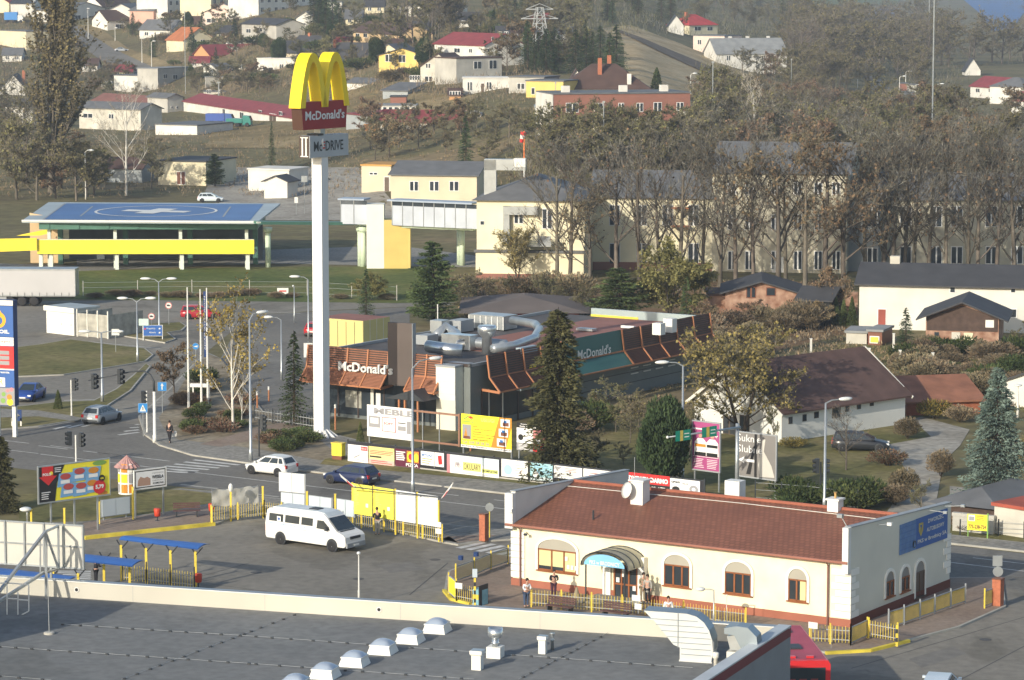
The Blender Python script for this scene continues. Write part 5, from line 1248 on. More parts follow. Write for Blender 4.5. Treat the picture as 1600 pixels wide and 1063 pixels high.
def canopy(x0,x1,ribs,side_,back=None,name='canopy',slats=True,lab=None):
 """side_ False: along the front; True: along the right-hand side"""
 def T(x,y,z):return(x,y,z)if not side_ else(rl-y,x,z)
 SL_=mat('slat_orange_brown',(.27,.115,.065),.6,.12,2)if not side_ else mat('slat_dark_brown',(.13,.055,.04),.6,.15,2)  # right-hand slats carry the shade of that side in their colour
 RIB=mat('rib_orange',(.40,.17,.08),.5,.1)
 mb=MB()
 for(a,b)in zip(prof,prof[1:]):mb.face([T(x0,a[0]+.07,a[1]),T(x1,a[0]+.07,a[1]),T(x1,b[0]+.07,b[1]),T(x0,b[0]+.07,b[1])],back or BRD)
 c=mb.build(name,rs)
 if slats:
  mb=MB()
  for(a,b),step in(((prof[0],prof[1]),.13),((prof[1],prof[2]),.17)):
   L=math.hypot(b[0]-a[0],b[1]-a[1]);n=int(L/step)
   for i in range(n):
    t=(i+.5)/n;y,z=a[0]+(b[0]-a[0])*t,a[1]+(b[1]-a[1])*t;mb.bar(T(x0,y,z),T(x1,y,z),.045,.085,SL_)
  mb.build('slats',c)
 mb=MB()
 for i in range(ribs+1):
  x=x0+(x1-x0)*i/ribs
  for a,b in zip(prof,prof[1:]):mb.bar(T(x,a[0]-.04,a[1]),T(x,b[0]-.04,b[1]),.13,.13,RIB)
 for y,z in(prof[0],prof[1]):mb.bar(T(x0,y,z),T(x1,y,z),.1,.12,RIB)
 mb.bar(T(x0,prof[0][0],prof[0][1]-.02),T(x0,0,prof[0][1]+.1),.1,.2,RIB);mb.bar(T(x1,prof[0][0],prof[0][1]-.02),T(x1,0,prof[0][1]+.1),.1,.2,RIB)
 mb.build('ribs',c);return c
xs=lambda px:WF.at(px,620)[0]
c=canopy(.0,xs(614),4,False)
mb=MB();f=Face(mb);f.y=-.98
z0=4.02;xa,xb=xs(541.5),xs(619)+.4
v_,fc_,_=text_mesh("McDonald's",.02);n=len(mb.v);k=mb.mi(WHITE)
for d in(-1.12,-.98):mb.v+=[(xa+p[0]*(xb-xa),d,z0+p[1]*.78)for p in v_]
N=len(v_)
for o_ in(0,N):
 for q in fc_:mb.f.append(tuple(n+o_+i for i in q));mb.m.append(k)
mb.build('lettering',rs)
canopy(xs(651),xs(697),2,False)
FIN=mat('dark_taupe_panel',(.105,.085,.075),.7,.08,.5);mb=MB();xa,xb=xs(617),xs(655);ml=mb
mb.prism([(xa,3.2),(xb,3.2),(xb,8.3),(xa,8.25)],'y',-.95,-.55,FIN);mb.box(xb,xb+.05,-.97,-.5,.5,8.3,GREYP);mb.build('pylon_panel',rs)
xa,xb=xs(697)-.2,xs(722)+.1
mb=MB();PV=mat('ivory_panel',(.66,.66,.60),.6,.05,1);mb.box(xa,xb,-1.1,1.3,0,5.05,SHADEW);mb.box(xa,xb,-1.13,-1.1,2.4,5.05,PV);[mb.box(xa,xb,-1.15,-1.13,z,z+.02,SHADEW)for z in(2.9,3.4,3.9,4.4)]  # paler upper front paints the sunlit part; body keeps the shade tone
mb.box(xa-.05,xb+.05,-1.2,1.35,5.05,5.2,GREYP);mb.build('entrance_pier',rs)
mb=MB();x0=xs(640);mb.prism([(x0,2.5),(xs(700),2.5),((x0+xs(700))/2+.6,3.3)],'y',-3.4,-.3,DARK);mb.build('porch_roof',rs)
for px in(659,668,688):x=xs(px);mb=MB();mb.box(x,x+.14,-3.3,-3.16,0,2.5,mat('rib_orange',(.5,.19,.06)));mb.build('porch_post',rs)
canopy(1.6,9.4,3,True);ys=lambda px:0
WS=Wall(K,K+Vv*rdp)
sa=lambda px:WS.at(px,600)[0]
mb=MB();a,b=sa(806),sa(832);mb.box(rl,rl+.5,a,b,2.4,5.9,mat('blue_grey_panel',(.30,.36,.40),.5,.06));f=Face(mb,lambda x,z,y:(rl+.5-y,x,z));YM=mat('arch_yellow',(.85,.68,.03),.4,.04)
def arches(mb,fn,w,h,th,m):
 """golden double arch; fn(x, z, layer 0/1) maps to the object's space"""
 for cx_ in(-w/4,w/4):
  def cv(a_,hh,n=24):return[(cx_+a_*u,hh*(1-abs(u)**2.3))for u in[math.sin(math.pi*(i/n-.5))for i in range(n,-1,-1)]]
  o,i_=cv(w/4+th*.35,h),cv(w/4-th*.5,h-th*.9);k=mb.mi(m);n=len(mb.v)
  for p,q in zip(o,i_):mb.v+=[fn(p[0],p[1],0),fn(p[0],p[1],1),fn(q[0],q[1],1),fn(q[0],q[1],0)]
  for j in range(len(o)-1):
   a,b=n+4*j,n+4*j+4
   for u,v in((0,1),(1,2),(2,3),(3,0)):mb.f.append((a+u,a+v,b+v,b+u));mb.m.append(k)
mb.build('logo_panel',rs);mb=MB();cc=(a+b)/2+.2;arches(mb,lambda x,z,l:(rl+.52+l*.2,cc+x,3.4+z),1.2,1.0,.22,YM);mb.build('logo',rs)
TEAL=mat('dark_teal_sheet',(.03,.115,.10),.5,.06,.4);c1,c2,c3=sa(868),sa(963),sa(1100)
canopy(c1,c2,1,True,back=TEAL,slats=False);
mb=MB();k=mb.mi(WHITE);n=len(mb.v);mb.v+=[(rl+1.05,sa(886)+p[0]*(sa(938)-sa(886)),4.15+p[1]*.8)for p in v_]
for q in fc_:mb.f.append(tuple(n+i for i in q));mb.m.append(k)
mb.build('lettering',rs)
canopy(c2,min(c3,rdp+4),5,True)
def onroof(px,py,z=ZT):p=G(px,py,z);return loc2(p,F0,ra)
def dome(t,x,y,z,rx_,m):pass
mb=MB();x,y=onroof(761,553);mb.lathe([(.42,ZT),(.42,ZT+1.35),(.75,ZT+1.75),(.8,ZT+2.2),(.7,ZT+2.35),(.5,ZT+2.35)],ALU,18,(x,y));mb.build('exhaust_cowl',rs,True)
x,y=onroof(631,530);mb=MB();mb.lathe([(.3,ZT),(.3,ZT+.9),(.45,ZT+.95),(.45,ZT+1.2)],ALU,14,(x,y));mb.build('exhaust_cowl',rs,True)
def dpath(pts,r,z,m=ALU,name='duct'):
 mb=MB();mb.tube([(*onroof(px,py,ZT+z),ZT+z+dz)for px,py,dz in pts],r,m,12);mb.build(name,rs,True)
dpath([(682,526,.0),(697,521,.5),(712,526,.2),(722,538,-.1),(742,536,0),(790,540,0)],.48,.6,METAL)
dpath([(770,545,0),(803,540,0),(835,532,.2),(843,520,.3),(836,512,.3),(800,506,.3)],.36,.7,METAL)
dpath([(668,545,.2),(700,548,.1),(722,548,0)],.5,.7)
def unit(px0,px1,py,d,h,m,name='air_unit',slat=False):
 x0,y0=onroof(px0,py);x1,_=onroof(px1,py+(px1-px0)*.08);mb=MB();mb.box(x0,x1,y0,y0+d,ZT+.1,ZT+h,m)
 if slat:
  n=6
  for i in range(n+1):xx=x0+(x1-x0)*i/n;mb.box(xx-.04,xx+.04,y0-.04,y0,ZT+.1,ZT+h,WHITE)
  mb.box(x0-.05,x1+.05,y0-.06,y0+d,ZT+h,ZT+h+.06,METAL)
 mb.build(name,rs)
unit(733,786,514,2.2,1.25,METAL,slat=True);unit(700,720,520,2,1.1,GREYP);unit(686,700,528,1.5,.9,METAL);unit(690,735,546,1.2,1.3,ALU);unit(672,690,522,1.2,1.2,METAL);unit(900,925,518,.8,.3,METAL);unit(1019,1032,525,.8,1.1,WHITE);unit(1036,1050,521,.8,1.3,WHITE)
unit(970,990,514,.3,.3,WHITE);unit(650,668,540,1.6,.9,GREYP)
t=thing('roof_pole','thin white pole on the restaurant roof','pole',F0+WF.d*onroof(684,507)[0]+Vv*onroof(684,507)[1]+Vector((0,0,ZT)),0);mb=MB();mb.tube([(0,0,0),(0,0,1.8)],.05,WHITE,6);mb.build('shaft',t)
# yellow storage block behind
P=C(515,541);t=thing('storage_shed','pale yellow storage shed with panelled doors and a reddish roof behind the restaurant','shed',P,ra)
x1,_=loc2(C(570,545),P,ra);YS=mat('pale_yellow_sheet',(.58,.50,.20),.6,.05,.4);mb=MB();mb.box(-1.5,x1,0,4.4,0,2.7,YS,top=RFM);[mb.box(x1,x1+.02,y,y+.04,0,2.7,OFFW)for y in(1.1,2.2,3.3)];mb.build('body',t)
for i in range(4):mb=MB();x=x1*(i/4);mb.box(x+.03,x+x1/4-.03,-.03,0,.05,2.6,YS);mb.box(x+.0,x+.03,-.05,0,.1,2.5,DARK);mb.build('door',t)
# shelter with dark brown roof and pyramid top behind
# ================================================================== tall mast with the arches
P=C(503,684);t=thing('advertising_mast','tall white square mast carrying big yellow arches over a dark red sign box','mast',P,ra)
a,b=.47,.43;MW=mat('mast_white',(.72,.73,.72),.45,.03,.3)
zb=Zt(P.y,247);mb=MB();mb.box(-a,a,-b,b,0,zb+.6,MW);mb.build('shaft',t)
mb=MB()
for i in range(12):
 th=2*math.pi*i/12;d=Vector((math.cos(th),math.sin(th),0));mb.prism([(0,0),(1.1,0),(.95,.12),(.1,.75),(0,.75)],'y',-.05,.05,MW);n=len(mb.v)
 for q in range(n-10,n):v=Vector(mb.v[q]);mb.v[q]=tuple(Vector((.35+v.x,v.y,v.z)).xy.to_3d()*1);x,y=.35+v.x,v.y;mb.v[q]=(x*d.x-y*d.y,x*d.y+y*d.x,v.z)
mb.lathe([(.75,0),(.75,.25)],MW,16);mb.build('base',t)
z1,z2,z3=Zt(P.y,201),Zt(P.y,158),Zt(P.y,82)
mb=MB();mb.box(-.3,.3,-.3,.3,zb,z1+.1,METAL);mb.box(-.75,-.4,-.5,.2,z1-1.2,z1-.5,WHITE);mb.tube([(.4,-.2,z1-1.5),(.5,-.4,z1-1.0),(.35,-.2,z1-.5)],.14,WHITE,8);mb.build('neck',t)
hw,hd_=.5,2.95;DR=mat('sign_dark_red',(.30,.015,.02),.45,.05);BRS=mat('sign_brown_side',(.07,.032,.02),.5,.06)
mb=MB();mb.prism([(-hd_*.93,z1),(hd_*.93,z1),(hd_,z2),(-hd_,z2)],'x',-hw,hw,DR);mb.prism([(-hd_*.93,z1+.01),(hd_*.93,z1+.01),(hd_,z2-.01),(-hd_,z2-.01)],'x',-hw-.01,hw*.98,BRS)
mb.face([(-hw,-hd_*.935,z1),(hw,-hd_*.935,z1),(hw,-hd_*1.005,z2),(-hw,-hd_*1.005,z2)],BRS);bx_=mb.build('sign_box',t)
for sx in(1,-1):
 mb=MB();f=Face(mb,(lambda x,z,y:(hw-y,x,z))if sx>0 else(lambda x,z,y:(-hw+y,-x,z)));f.text("McDonald's",-2.5,z1+(z2-z1)*.34,2.55,z1+(z2-z1)*.68,mat('sign_grey_white',(.72,.72,.72),.5,.03),2,bold=.025);mb.build('lettering',bx_)
ym=mat('sign_yellow',(.88,.66,.02),.4,.03);mb=MB();arches(mb,lambda x,z,l:(-hw-.06+l*(2*hw+.12),x,z2-.45+z),5.8,z3-z2+.45,.78,ym);mb.build('arches',t)
z4,z5=Zt(P.y,245),Zt(P.y,211);GSG=mat('drive_sign_grey',(.42,.45,.47),.5,.04)
mb=MB();mb.box(-.45,.55,-2.0,3.0,z4,z5,GSG);mb.box(-.46,.5,-2.04,-2.0,z4,z5,mat('drive_sign_brown',(.07,.05,.04),.5,.1));f=Face(mb);f.y=-2.05
for x in(-.2,.15):f.rect(x,z4+.15,x+.14,z5-.12,WHITE,1)
f.rect(-.32,z4+.08,.42,z4+.16,WHITE,1.3);f.rect(-.32,z5-.16,.42,z5-.08,WHITE,1.3)
f=Face(mb,lambda x,z,y:(.55-y,x,z));zz=z4+(z5-z4)*.28;zu=z4+(z5-z4)*.74;f.text('Mc',-1.5,zz,-.45,zu,DARK,1.5,bold=.015);f.text('DRIVE',.0,zz,2.3,zu,DARK,1.5,bold=.015)
for i in range(3):f.rect(-.38,zz+.18+i*.22,-.06,zz+.29+i*.22,RED,1.5)
mb.box(-.5,.6,-1.0,-.3,z5,z5+.15,DARK);mb.build('drive_sign',t)
# three flagpoles with a bench-like white sign
for px,py,tp,lb in((295,640,449,'white flagpole, left of the three by the birch'),(315,640,452,'white flagpole in the middle of the three by the birch'),(325,636,450,'white flagpole with a dark lettered banner hanging on it')):
 P=C(px,py);h=Zt(P.y,tp);t=thing('flagpole',lb,'flagpole',P,0);mb=MB();mb.tube([(0,0,0),(0,0,h)],[.11,.05],WHITE,8);mb.build('pole',t)
 if px==325:
  mb=MB();mb.box(-.28,-.06,-.03,.03,h*.42,h*.97,mat('navy',(.02,.05,.16)));f=Face(mb);f.y=-.03;v2,f2,_=text_mesh('McCafe RESTAURACJA');n=len(mb.v);k=mb.mi(WHITE)
  mb.v+=[(-.11-p[1]*.12,-.05,h*.93-p[0]*h*.45)for p in v2];[(mb.f.append(tuple(n+i for i in q)),mb.m.append(k))for q in f2];mb.build('banner',t)
t=thing('white_beam_sign','long white low beam between the three flagpoles','sign',C(297,625),R(-8));mb=MB();mb.box(0,1.95,0,.25,1.1,1.4,WHITE);mb.build('beam',t);mb=MB();[mb.box(x,x+.1,.05,.15,0,1.1,WHITE)for x in(.2,1.6)];mb.build('leg',t)
for px,py,tp,lb in((402,640,612,'low orange bollard lamp left of the pair by the spruce'),(420,628,604,'low orange bollard lamp right of the pair by the spruce'),(524,672,632,'orange bollard lamp beside the white mast'),(931,645,612,'orange bollard lamp by the drive-through wall'),(735,705,648,'white-topped bollard lamp behind the yellow building board')):
 P=C(px,py);h=Zt(P.y,tp);t=thing('bollard_lamp',lb,'lamp',P,0,'orange bollard lamps');mb=MB();mb.tube([(0,0,0),(0,0,h-.3)],.07,mat('rib_orange',(.5,.19,.06)),7);mb.build('post',t);mb=MB();mb.tube([(0,0,h-.3),(0,0,h)],.08,WHITE,7);mb.build('lamp_shade',t)

# ================================================================== hoardings
FW=Wall(C(543,723),C(1100,788));pal={}
def pc(n,c):return mat('print_'+n,c,.55,.04,.5)
PINK,PURP,CYAN,PORG,PRED,PBLK,PGRY,PYEL,PGRN,PBLU,PWHT=pc('pink',(.62,.22,.24)),pc('plum',(.11,.015,.04)),pc('cyan',(.36,.62,.68)),pc('orange',(.60,.24,.03)),pc('red',(.62,.03,.03)),pc('black',(.02,.02,.02)),pc('grey',(.30,.30,.31)),pc('yellow',(.83,.72,.04)),pc('green',(.20,.36,.08)),pc('blue',(.03,.16,.45)),pc('white',(.78,.78,.76))
def hoarding(label,wall,px0,px1,pt0,pb0,bg,draw,name='banner',cat='banner',posts=0,dy=0.0,group=None,z_add=0,frame=None):
 """pt0/pb0: top and bottom picture heights at the left end"""
 s0,zt_=wall.at(px0,pt0);_,zb_=wall.at(px0,pb0);s1,_=wall.at(px1,pt0);w,h=s1-s0,zt_-zb_
 P=wall.P0+wall.d*s0;t=thing(name,label,cat,P,wall.ang,group)
 mb=MB();mb.box(0,w,-.04,0,zb_,zt_,bg);f=Face(mb,lambda x,z,y:(x*w,y,zb_+z*h));f.y=-.042;f.a=w/h
 draw(f);mb.build('panel',t)
 if frame:mb=MB();[mb.box(*q,frame)for q in((-.08,w+.08,-.06,.06,zb_-.1,zb_),(-.08,w+.08,-.06,.06,zt_,zt_+.08),(-.08,0,-.06,.06,zb_,zt_),(w,w+.08,-.06,.06,zb_,zt_))];mb.build('frame',t)
 if posts:
  for x in((.06,w-.16)if posts==2 else[w*(i+.5)/posts for i in range(posts)]):mb=MB();mb.box(x,x+.1,.06,.16,0,zb_+.1,METAL);mb.build('post',t)
 return t,w,h
def lines(f,x0,x1,z0,z1,n,m,lay=1,jit=.3,th=.35):
 for i in range(n):z=z1-(z1-z0)*(i+.5)/n;d=(z1-z0)/n*th;f.rect(x0,z-d/2,x1-random.random()*jit*(x1-x0),z+d/2,m,lay)
def b1(f):f.poly([(.3,.3),(.62,.5),(.6,.42),(.34,.24)],PGRY);f.rect(.66,.72,.98,.95,PRED);f.text('BENZ',.70,.78,.95,.89,PWHT,2);lines(f,.45,.9,.12,.22,1,PGRY)
def b2(f):f.rect(0,0,1,.28,pc('pale_pink',(.62,.42,.36)));f.rect(0,.82,1,1,pc('pale_yellow',(.70,.62,.22)));lines(f,.05,.97,.55,.82,3,PRED,1.5);lines(f,.05,.5,.36,.5,1,PBLK,1.5,0,.6);lines(f,.1,.95,.04,.25,2,PRED,1.5)
def b3(f):f.rect(.48,.3,.97,.95,PORG);f.disc(.64,.62,.15,PYEL,1.6,.3);f.disc(.64,.62,.09,PRED,2,.18);f.disc(.87,.6,.09,PYEL,1.6,.25);lines(f,.04,.42,.35,.9,5,PWHT,1.5,.2,.55);f.text('PIZZA',.45,.06,.95,.24,PWHT,2,bold=.03)
def b4(f):f.rect(0,.0,1,.12,PBLK);f.text('MYGAZ',.06,.68,.5,.84,PBLU,1.5,bold=.02);lines(f,.06,.5,.2,.6,3,PORG,1.5);f.poly([(.78,.25),(.94,.3),(.9,.85),(.74,.8)],PRED,1.5);f.rect(.58,0,.6,1,PGRY,1.5)
def b5(f):f.rect(0,.6,1,1,pc('ice',(.62,.72,.74)));f.rect(0,.0,.06,1,PINK,1.3);f.disc(.1,.55,.04,PWHT,2,.35);f.text('199,-',.16,.28,.28,.62,PURP,2);f.rect(.31,.22,.66,.68,pc('lime',(.62,.66,.2)),1.5);f.text('OKULARY',.33,.28,.65,.62,PURP,2.5);f.rect(.68,.2,.98,.42,pc('lime',(.62,.66,.2)),1.5);f.text('KOMPLETNE',.70,.25,.97,.37,PBLK,2.5,bold=.02);lines(f,.3,.97,.03,.13,1,PGRY,2)
def b6(f):f.disc(.25,.42,.16,CYAN,1,.3);lines(f,.5,.92,.2,.8,4,pc('pale_pink',(.62,.42,.36)),1,.4,.25)
def b7(f):f.rect(0,.2,1,1,CYAN);f.disc(.25,.35,.14,PWHT,1.6,.18);lines(f,.2,.95,.4,.9,5,PBLU,1.6,.3,.18)
def b8(f):f.poly([(.02,.95),(.3,.9),(.1,.6)],PGRY,1);lines(f,.4,.95,.55,.9,3,PRED,1.4);lines(f,.1,.9,.12,.5,3,PGRY,1.4);f.rect(0,-.12,1,-.02,PBLK)
def b9(f):lines(f,.2,.9,.3,.8,3,PRED,1.4,.4,.3)
def b10(f):f.rect(0,0,1,.42,PBLK);f.rect(0,.42,1,1,PRED,1);f.text('KREDYTY ZA DARMO',.03,.52,.97,.82,PWHT,2,bold=.05);f.text('TEL. 531 240 173',.15,.12,.92,.3,PWHT,2,bold=.03)
def b11(f):f.text('OPONY',.05,.72,.35,.86,PBLK,2,bold=.03);f.text('FELGI',.42,.68,.62,.8,PGRY,2,bold=.03);f.disc(.2,.35,.13,PBLK,1.5,.18);f.disc(.8,.45,.15,PGRY,1.5,.25);f.disc(.8,.45,.06,PWHT,2,.1)
for a in(('white banner with a small red logo, first on the long hoarding fence',544,575,694,721,PWHT,b1),('yellow and pink banner full of red text on the hoarding fence',576.5,616.5,697,724,pc('banner_yellow',(.66,.60,.28)),b2),('plum banner with a pizza on the hoarding fence',618,656,701,728,PURP,b3),
          ('white and grey banner with a red figure on the hoarding fence',658,694,704.5,729,PWHT,b4),('wide white glasses banner with a yellow-green box on the hoarding fence',699,780,709.5,738,PWHT,b5),('plain pale banner right of the glasses banner',784,825,717,744,PWHT,b6),
          ('light blue banner on the hoarding fence',829,864,722.5,749,pc('ice',(.62,.72,.74)),b7),('white banner with text lines before the station parapet',866,910,727,746,PWHT,b8),('white banner partly behind the station parapet',912,960,732,753,PWHT,b9),
          ('red and black banner about giving away behind the station chimney',968,1047,736,762,PBLK,b10),('white banner with tyres behind the station roof',1047.5,1094,747,772,PWHT,b11)):
 hoarding(a[0],FW,*a[1:],group='banners on the hoarding fence')
t=thing('hoarding_fence','dark rail fence carrying the row of banners beside the road','fence',FW.P0,FW.ang);nseg=14
for i in range(nseg+1):x=FW.L*i/nseg;mb=MB();mb.box(x-.05,x+.05,.02,.1,0,1.75,DARK);mb.build('post',t)
mb=MB();mb.box(0,FW.L,.01,.05,.15,.25,CONC);mb.box(0,FW.L,.02,.06,1.6,1.66,DARK);mb.box(0,FW.L,.03,.05,.25,1.6,mat('dark_mesh_sheet',(.03,.03,.035),.9,.1));mb.build('rail',t)
FB=Wall(C(575,715),C(860,749));
def meble(f):f.text('MEBLE',.16,.74,1.06,.93,PGRY,2,bold=.04);f.rect(.03,.72,.12,.96,pc('ice',(.62,.72,.74)),1);f.rect(.04,.3,.3,.66,PGRY,1);f.rect(.08,.42,.26,.6,PWHT,1.6);f.rect(.34,.2,.66,.66,PRED,1);f.rect(.355,.22,.645,.64,PWHT,1.5);f.text('SOFY',.38,.42,.6,.5,PRED,2,bold=.03);f.rect(.7,.28,.88,.42,PGRY,1);lines(f,.7,.88,.48,.56,1,PBLK,1.5);f.rect(.9,.2,.99,.6,PGRY,1)
t,w,h=hoarding('white furniture billboard with large grey letters at the restaurant fence',FB,574,643,632,681,PWHT,meble,'billboard','billboard',posts=2)
P=FB.P0+FB.d*FB.at(644,700)[0];t=thing('empty_billboard_frame','empty brown billboard frame between the white and the yellow billboards','frame',P,FB.ang);w=FB.at(719,700)[0]-FB.at(644,700)[0];FRB=mat('rust_brown_frame',(.26,.14,.09),.6,.12)
zt_=FB.at(644,640)[1];zb_=FB.at(644,689)[1]
for q in((0,w,zt_-.14,zt_),(0,w,zb_,zb_+.14)):mb=MB();mb.box(q[0],q[1],-.05,.05,q[2],q[3],FRB);mb.build('beam',t)
for x in(.9,w*.55):mb=MB();mb.box(x,x+.07,.05,.12,0,zt_,METAL);mb.build('post',t)
mb=MB();mb.box(w-.14,w,-.055,.055,zb_-.05,zt_+.05,FRB);mb.build('post',t)
def ybd(f):
 f.poly([(.60,0),(.78,1),(1,1),(1,0)],PORG,1);f.poly([(.62,.0),(.80,1),(.76,1),(.58,0)],PORG,1.2);f.poly([(.88,0),(1,.72),(1,0)],PYEL,1.5)
 for z in(.72,.42,.12):f.rect(.70+z*.12,z,.88+z*.12,z+.24,PWHT,2);f.rect(.74+z*.12,z+.03,.86+z*.12,z+.14,BROWNP,2.6);f.rect(.76+z*.12,z+.12,.82+z*.12,z+.2,PBLU,2.6)
 f.poly([(.03,.82),(.14,.96),(.25,.82),(.22,.82),(.14,.91),(.06,.82)],PGRN,1.5);f.poly([(.14,.92),(.20,.95),(.26,.88),(.18,.88)],PRED,1.8);lines(f,.04,.26,.74,.8,1,PGRN,1.5,0,.5);f.text('USŁUGI',.4,.82,.66,.92,pc('peach',(.75,.5,.3)),1.5)
 f.rect(.03,.24,.20,.68,PGRY,1.5);f.poly([(.06,.3),(.1,.6),(.13,.3)],PORG,2);f.rect(.05,.25,.18,.33,BROWNP,2)
 for i,s in enumerate(('Dachy','Tapety, tynkowanie','Łazienki','Malowanie i szpachle','Wykończenia wnętrz','Sucha zabudowa')):f.text(s,.23,.62-i*.078,.23+.022*len(s),.665-i*.078,BROWNP,1.5,bold=.02)
 f.text('Tel: 509 38 38 36',.02,.1,.56,.19,PGRY,1.5,bold=.02);f.rect(0,-.02,1,.06,PWHT,2.5);f.text('Brodnica, ul. Sikorskiego 11, www.bud-dom.pl',.02,.0,.98,.05,PBLK,3.2,bold=.03)
hoarding('yellow and orange construction billboard beside the empty brown frame',FB,721,800,646,697,PYEL,ybd,'billboard','billboard',posts=2)
def bwr(f):f.rect(0,.0,1,.28,PGRY,1);f.rect(0,.28,.56,.82,PWHT,1);f.rect(.56,.28,1,.82,pc('rose',(.5,.2,.2)),1);f.poly([(.6,.3),(.75,.7),(.98,.35)],PBLK,1.6);f.rect(.6,.3,.8,.45,PWHT,2);f.rect(.56,0,1,.27,PRED,1.5);f.disc(.14,.48,.09,PBLK,1.6,.11);f.text('Restauracja Nowa',.14,.93,.86,.98,PWHT,1.5,bold=.02);f.text('Sala Bankietowa',.1,.85,.92,.91,PWHT,1.5,bold=.02);lines(f,.06,.5,.03,.24,4,PWHT,1.6,.2,.3);f.text('WESELA',.66,.08,.9,.18,PWHT,2)
hoarding('small black, white and red board in front of the big dark pine',FB,808,854,660,703,PBLK,bwr,'billboard','billboard',posts=2)
RB=Wall(C(1083,765),C(1216,783))
def pnk(f):
 f.rect(0,.84,1,.87,PWHT);f.text('Kursy',.62,.70,.95,.77,PWHT,1.5,bold=.03)
 for cx_,m in((.3,PWHT),(.74,pc('grey',(.3,.3,.31)))):f.poly([(cx_-.24,.30),(cx_+.24,.30),(cx_+.22,.58),(cx_+.1,.66),(cx_-.1,.66),(cx_-.22,.58)],PWHT,1.5);f.disc(cx_,.71,.07,mat('skin',(.5,.3,.22)),2,.035);f.rect(cx_-.2,.29,cx_+.2,.37,PBLK,2);f.rect(cx_-.2,.48,cx_+.2,.54,PORG if cx_<.5 else PBLK,2)
 f.rect(.02,.27,.98,.28,PWHT,2);lines(f,.05,.45,.03,.24,6,PWHT,1.5,.2,.3);lines(f,.55,.95,.03,.24,6,PWHT,1.5,.2,.3)
hoarding('tall pink poster with two figures behind the bus station roof',RB,1083,1125,658,732,pc('magenta',(.36,.07,.20)),pnk,'poster_stand','billboard',posts=2,frame=GREYP)
def skn(f):f.text('Suknie',.02,.80,.62,.97,PWHT,2);f.text('Slubne',.02,.55,.66,.72,PWHT,2);f.poly([(.05,.37),(.2,.45),(.2,.4),(.5,.4),(.5,.34),(.2,.34),(.2,.29)],PWHT,2);f.poly([(.6,.02),(.98,.04),(.9,.3),(.7,.62),(.74,.9),(.66,.9),(.62,.6),(.56,.3)],pc('dress',(.52,.50,.45)),1.5);f.rect(.46,0,.52,1,PBLK,2.5);f.poly([(.25,.05),(.36,.05),(.48,.7),(.44,.72)],PBLK,1.2)
hoarding('grey wedding dress billboard with white lettering and an arrow',RB,1152,1213,675,742,pc('taupe',(.20,.19,.18)),skn,'billboard','billboard',posts=2,frame=GREYP)
# billboard over the bus yard
LBW=Wall(C(52,846),C(172,829))
def big(f):
 f.poly([(.0,0),(.22,0),(.25,.5),(.36,1),(0,1)],PBLK,1);f.poly([(.04,.72),(.2,.72),(.2,1),(.04,1)],PRED,1.5);f.poly([(.0,.72),(.25,.72),(.13,.46)],PRED,1.5);f.text('POLO',.05,.74,.17,.82,PWHT,2.2,bold=.04);f.disc(.17,.8,.025,PYEL,2,.05)
 lines(f,.22,.33,.8,.96,3,PWHT,1.6,.3,.4);lines(f,.03,.16,.06,.3,4,PWHT,1.6,.3,.4)
 for x,z in((.30,.40),(.50,.50),(.70,.48),(.34,.10),(.52,.08),(.68,.12)):
  f.poly([(x-.05,z-.03),(x+.15,z-.01),(x+.18,z+.36),(x-.02,z+.36)],pc('pack_blue',(.18,.38,.62)),1.5+x);f.disc(x+.07,z+.26,.075,pc('berry',(.45,.08,.07))if x<.6 else PORG,2.4+x,.09);f.rect(x,z+.06,x+.13,z+.16,PWHT,2.6+x)
 f.disc(.85,.24,.09,PRED,5,.2);f.text('5,79',.79,.17,.91,.31,PWHT,6,bold=.05);f.disc(.885,.48,.045,PBLK,5,.1);f.text('-20%',.86,.45,.91,.51,PYEL,6,bold=.03);f.disc(.9,.04,.07,PORG,1.2,.08);f.disc(.86,.93,.1,PGRN,1.2,.07)
hoarding('large supermarket billboard with milk packs and the price 5,79',LBW,60,170,731,786,PYEL,big,'billboard','billboard',posts=3,frame=METAL)
WB=Wall(C(209,814),C(262,807))
def wes(f):f.rect(.0,.0,1,1,PBLK,.5);f.rect(.03,.06,.97,.94,PWHT,1);f.poly([(.08,.12),(.5,.12),(.5,.5),(.4,.62),(.3,.56),(.18,.66),(.1,.45)],pc('brown_house',(.40,.25,.18)),1.6);f.text('WESELA',.55,.46,.93,.66,PBLK,2,bold=.03);f.text('organizujemy',.55,.74,.93,.84,PGRY,2);f.text('KOMUNIE',.58,.14,.93,.26,PBLK,2,bold=.02);f.text('CHRZCINY',.56,.31,.93,.41,PGRY,2)
hoarding('white framed wedding party sign on two white posts',WB,210,258,737,764,PBLK,wes,'billboard','billboard',posts=2,frame=WHITE)
P=C(199,774);t=thing('advertising_column','round advertising column covered in posters under a pink conical roof','advertising column',P,0);hC=Zt(P.y,728)
mb=MB();mb.lathe([(.62,0),(.62,hC)],PWHT,20)
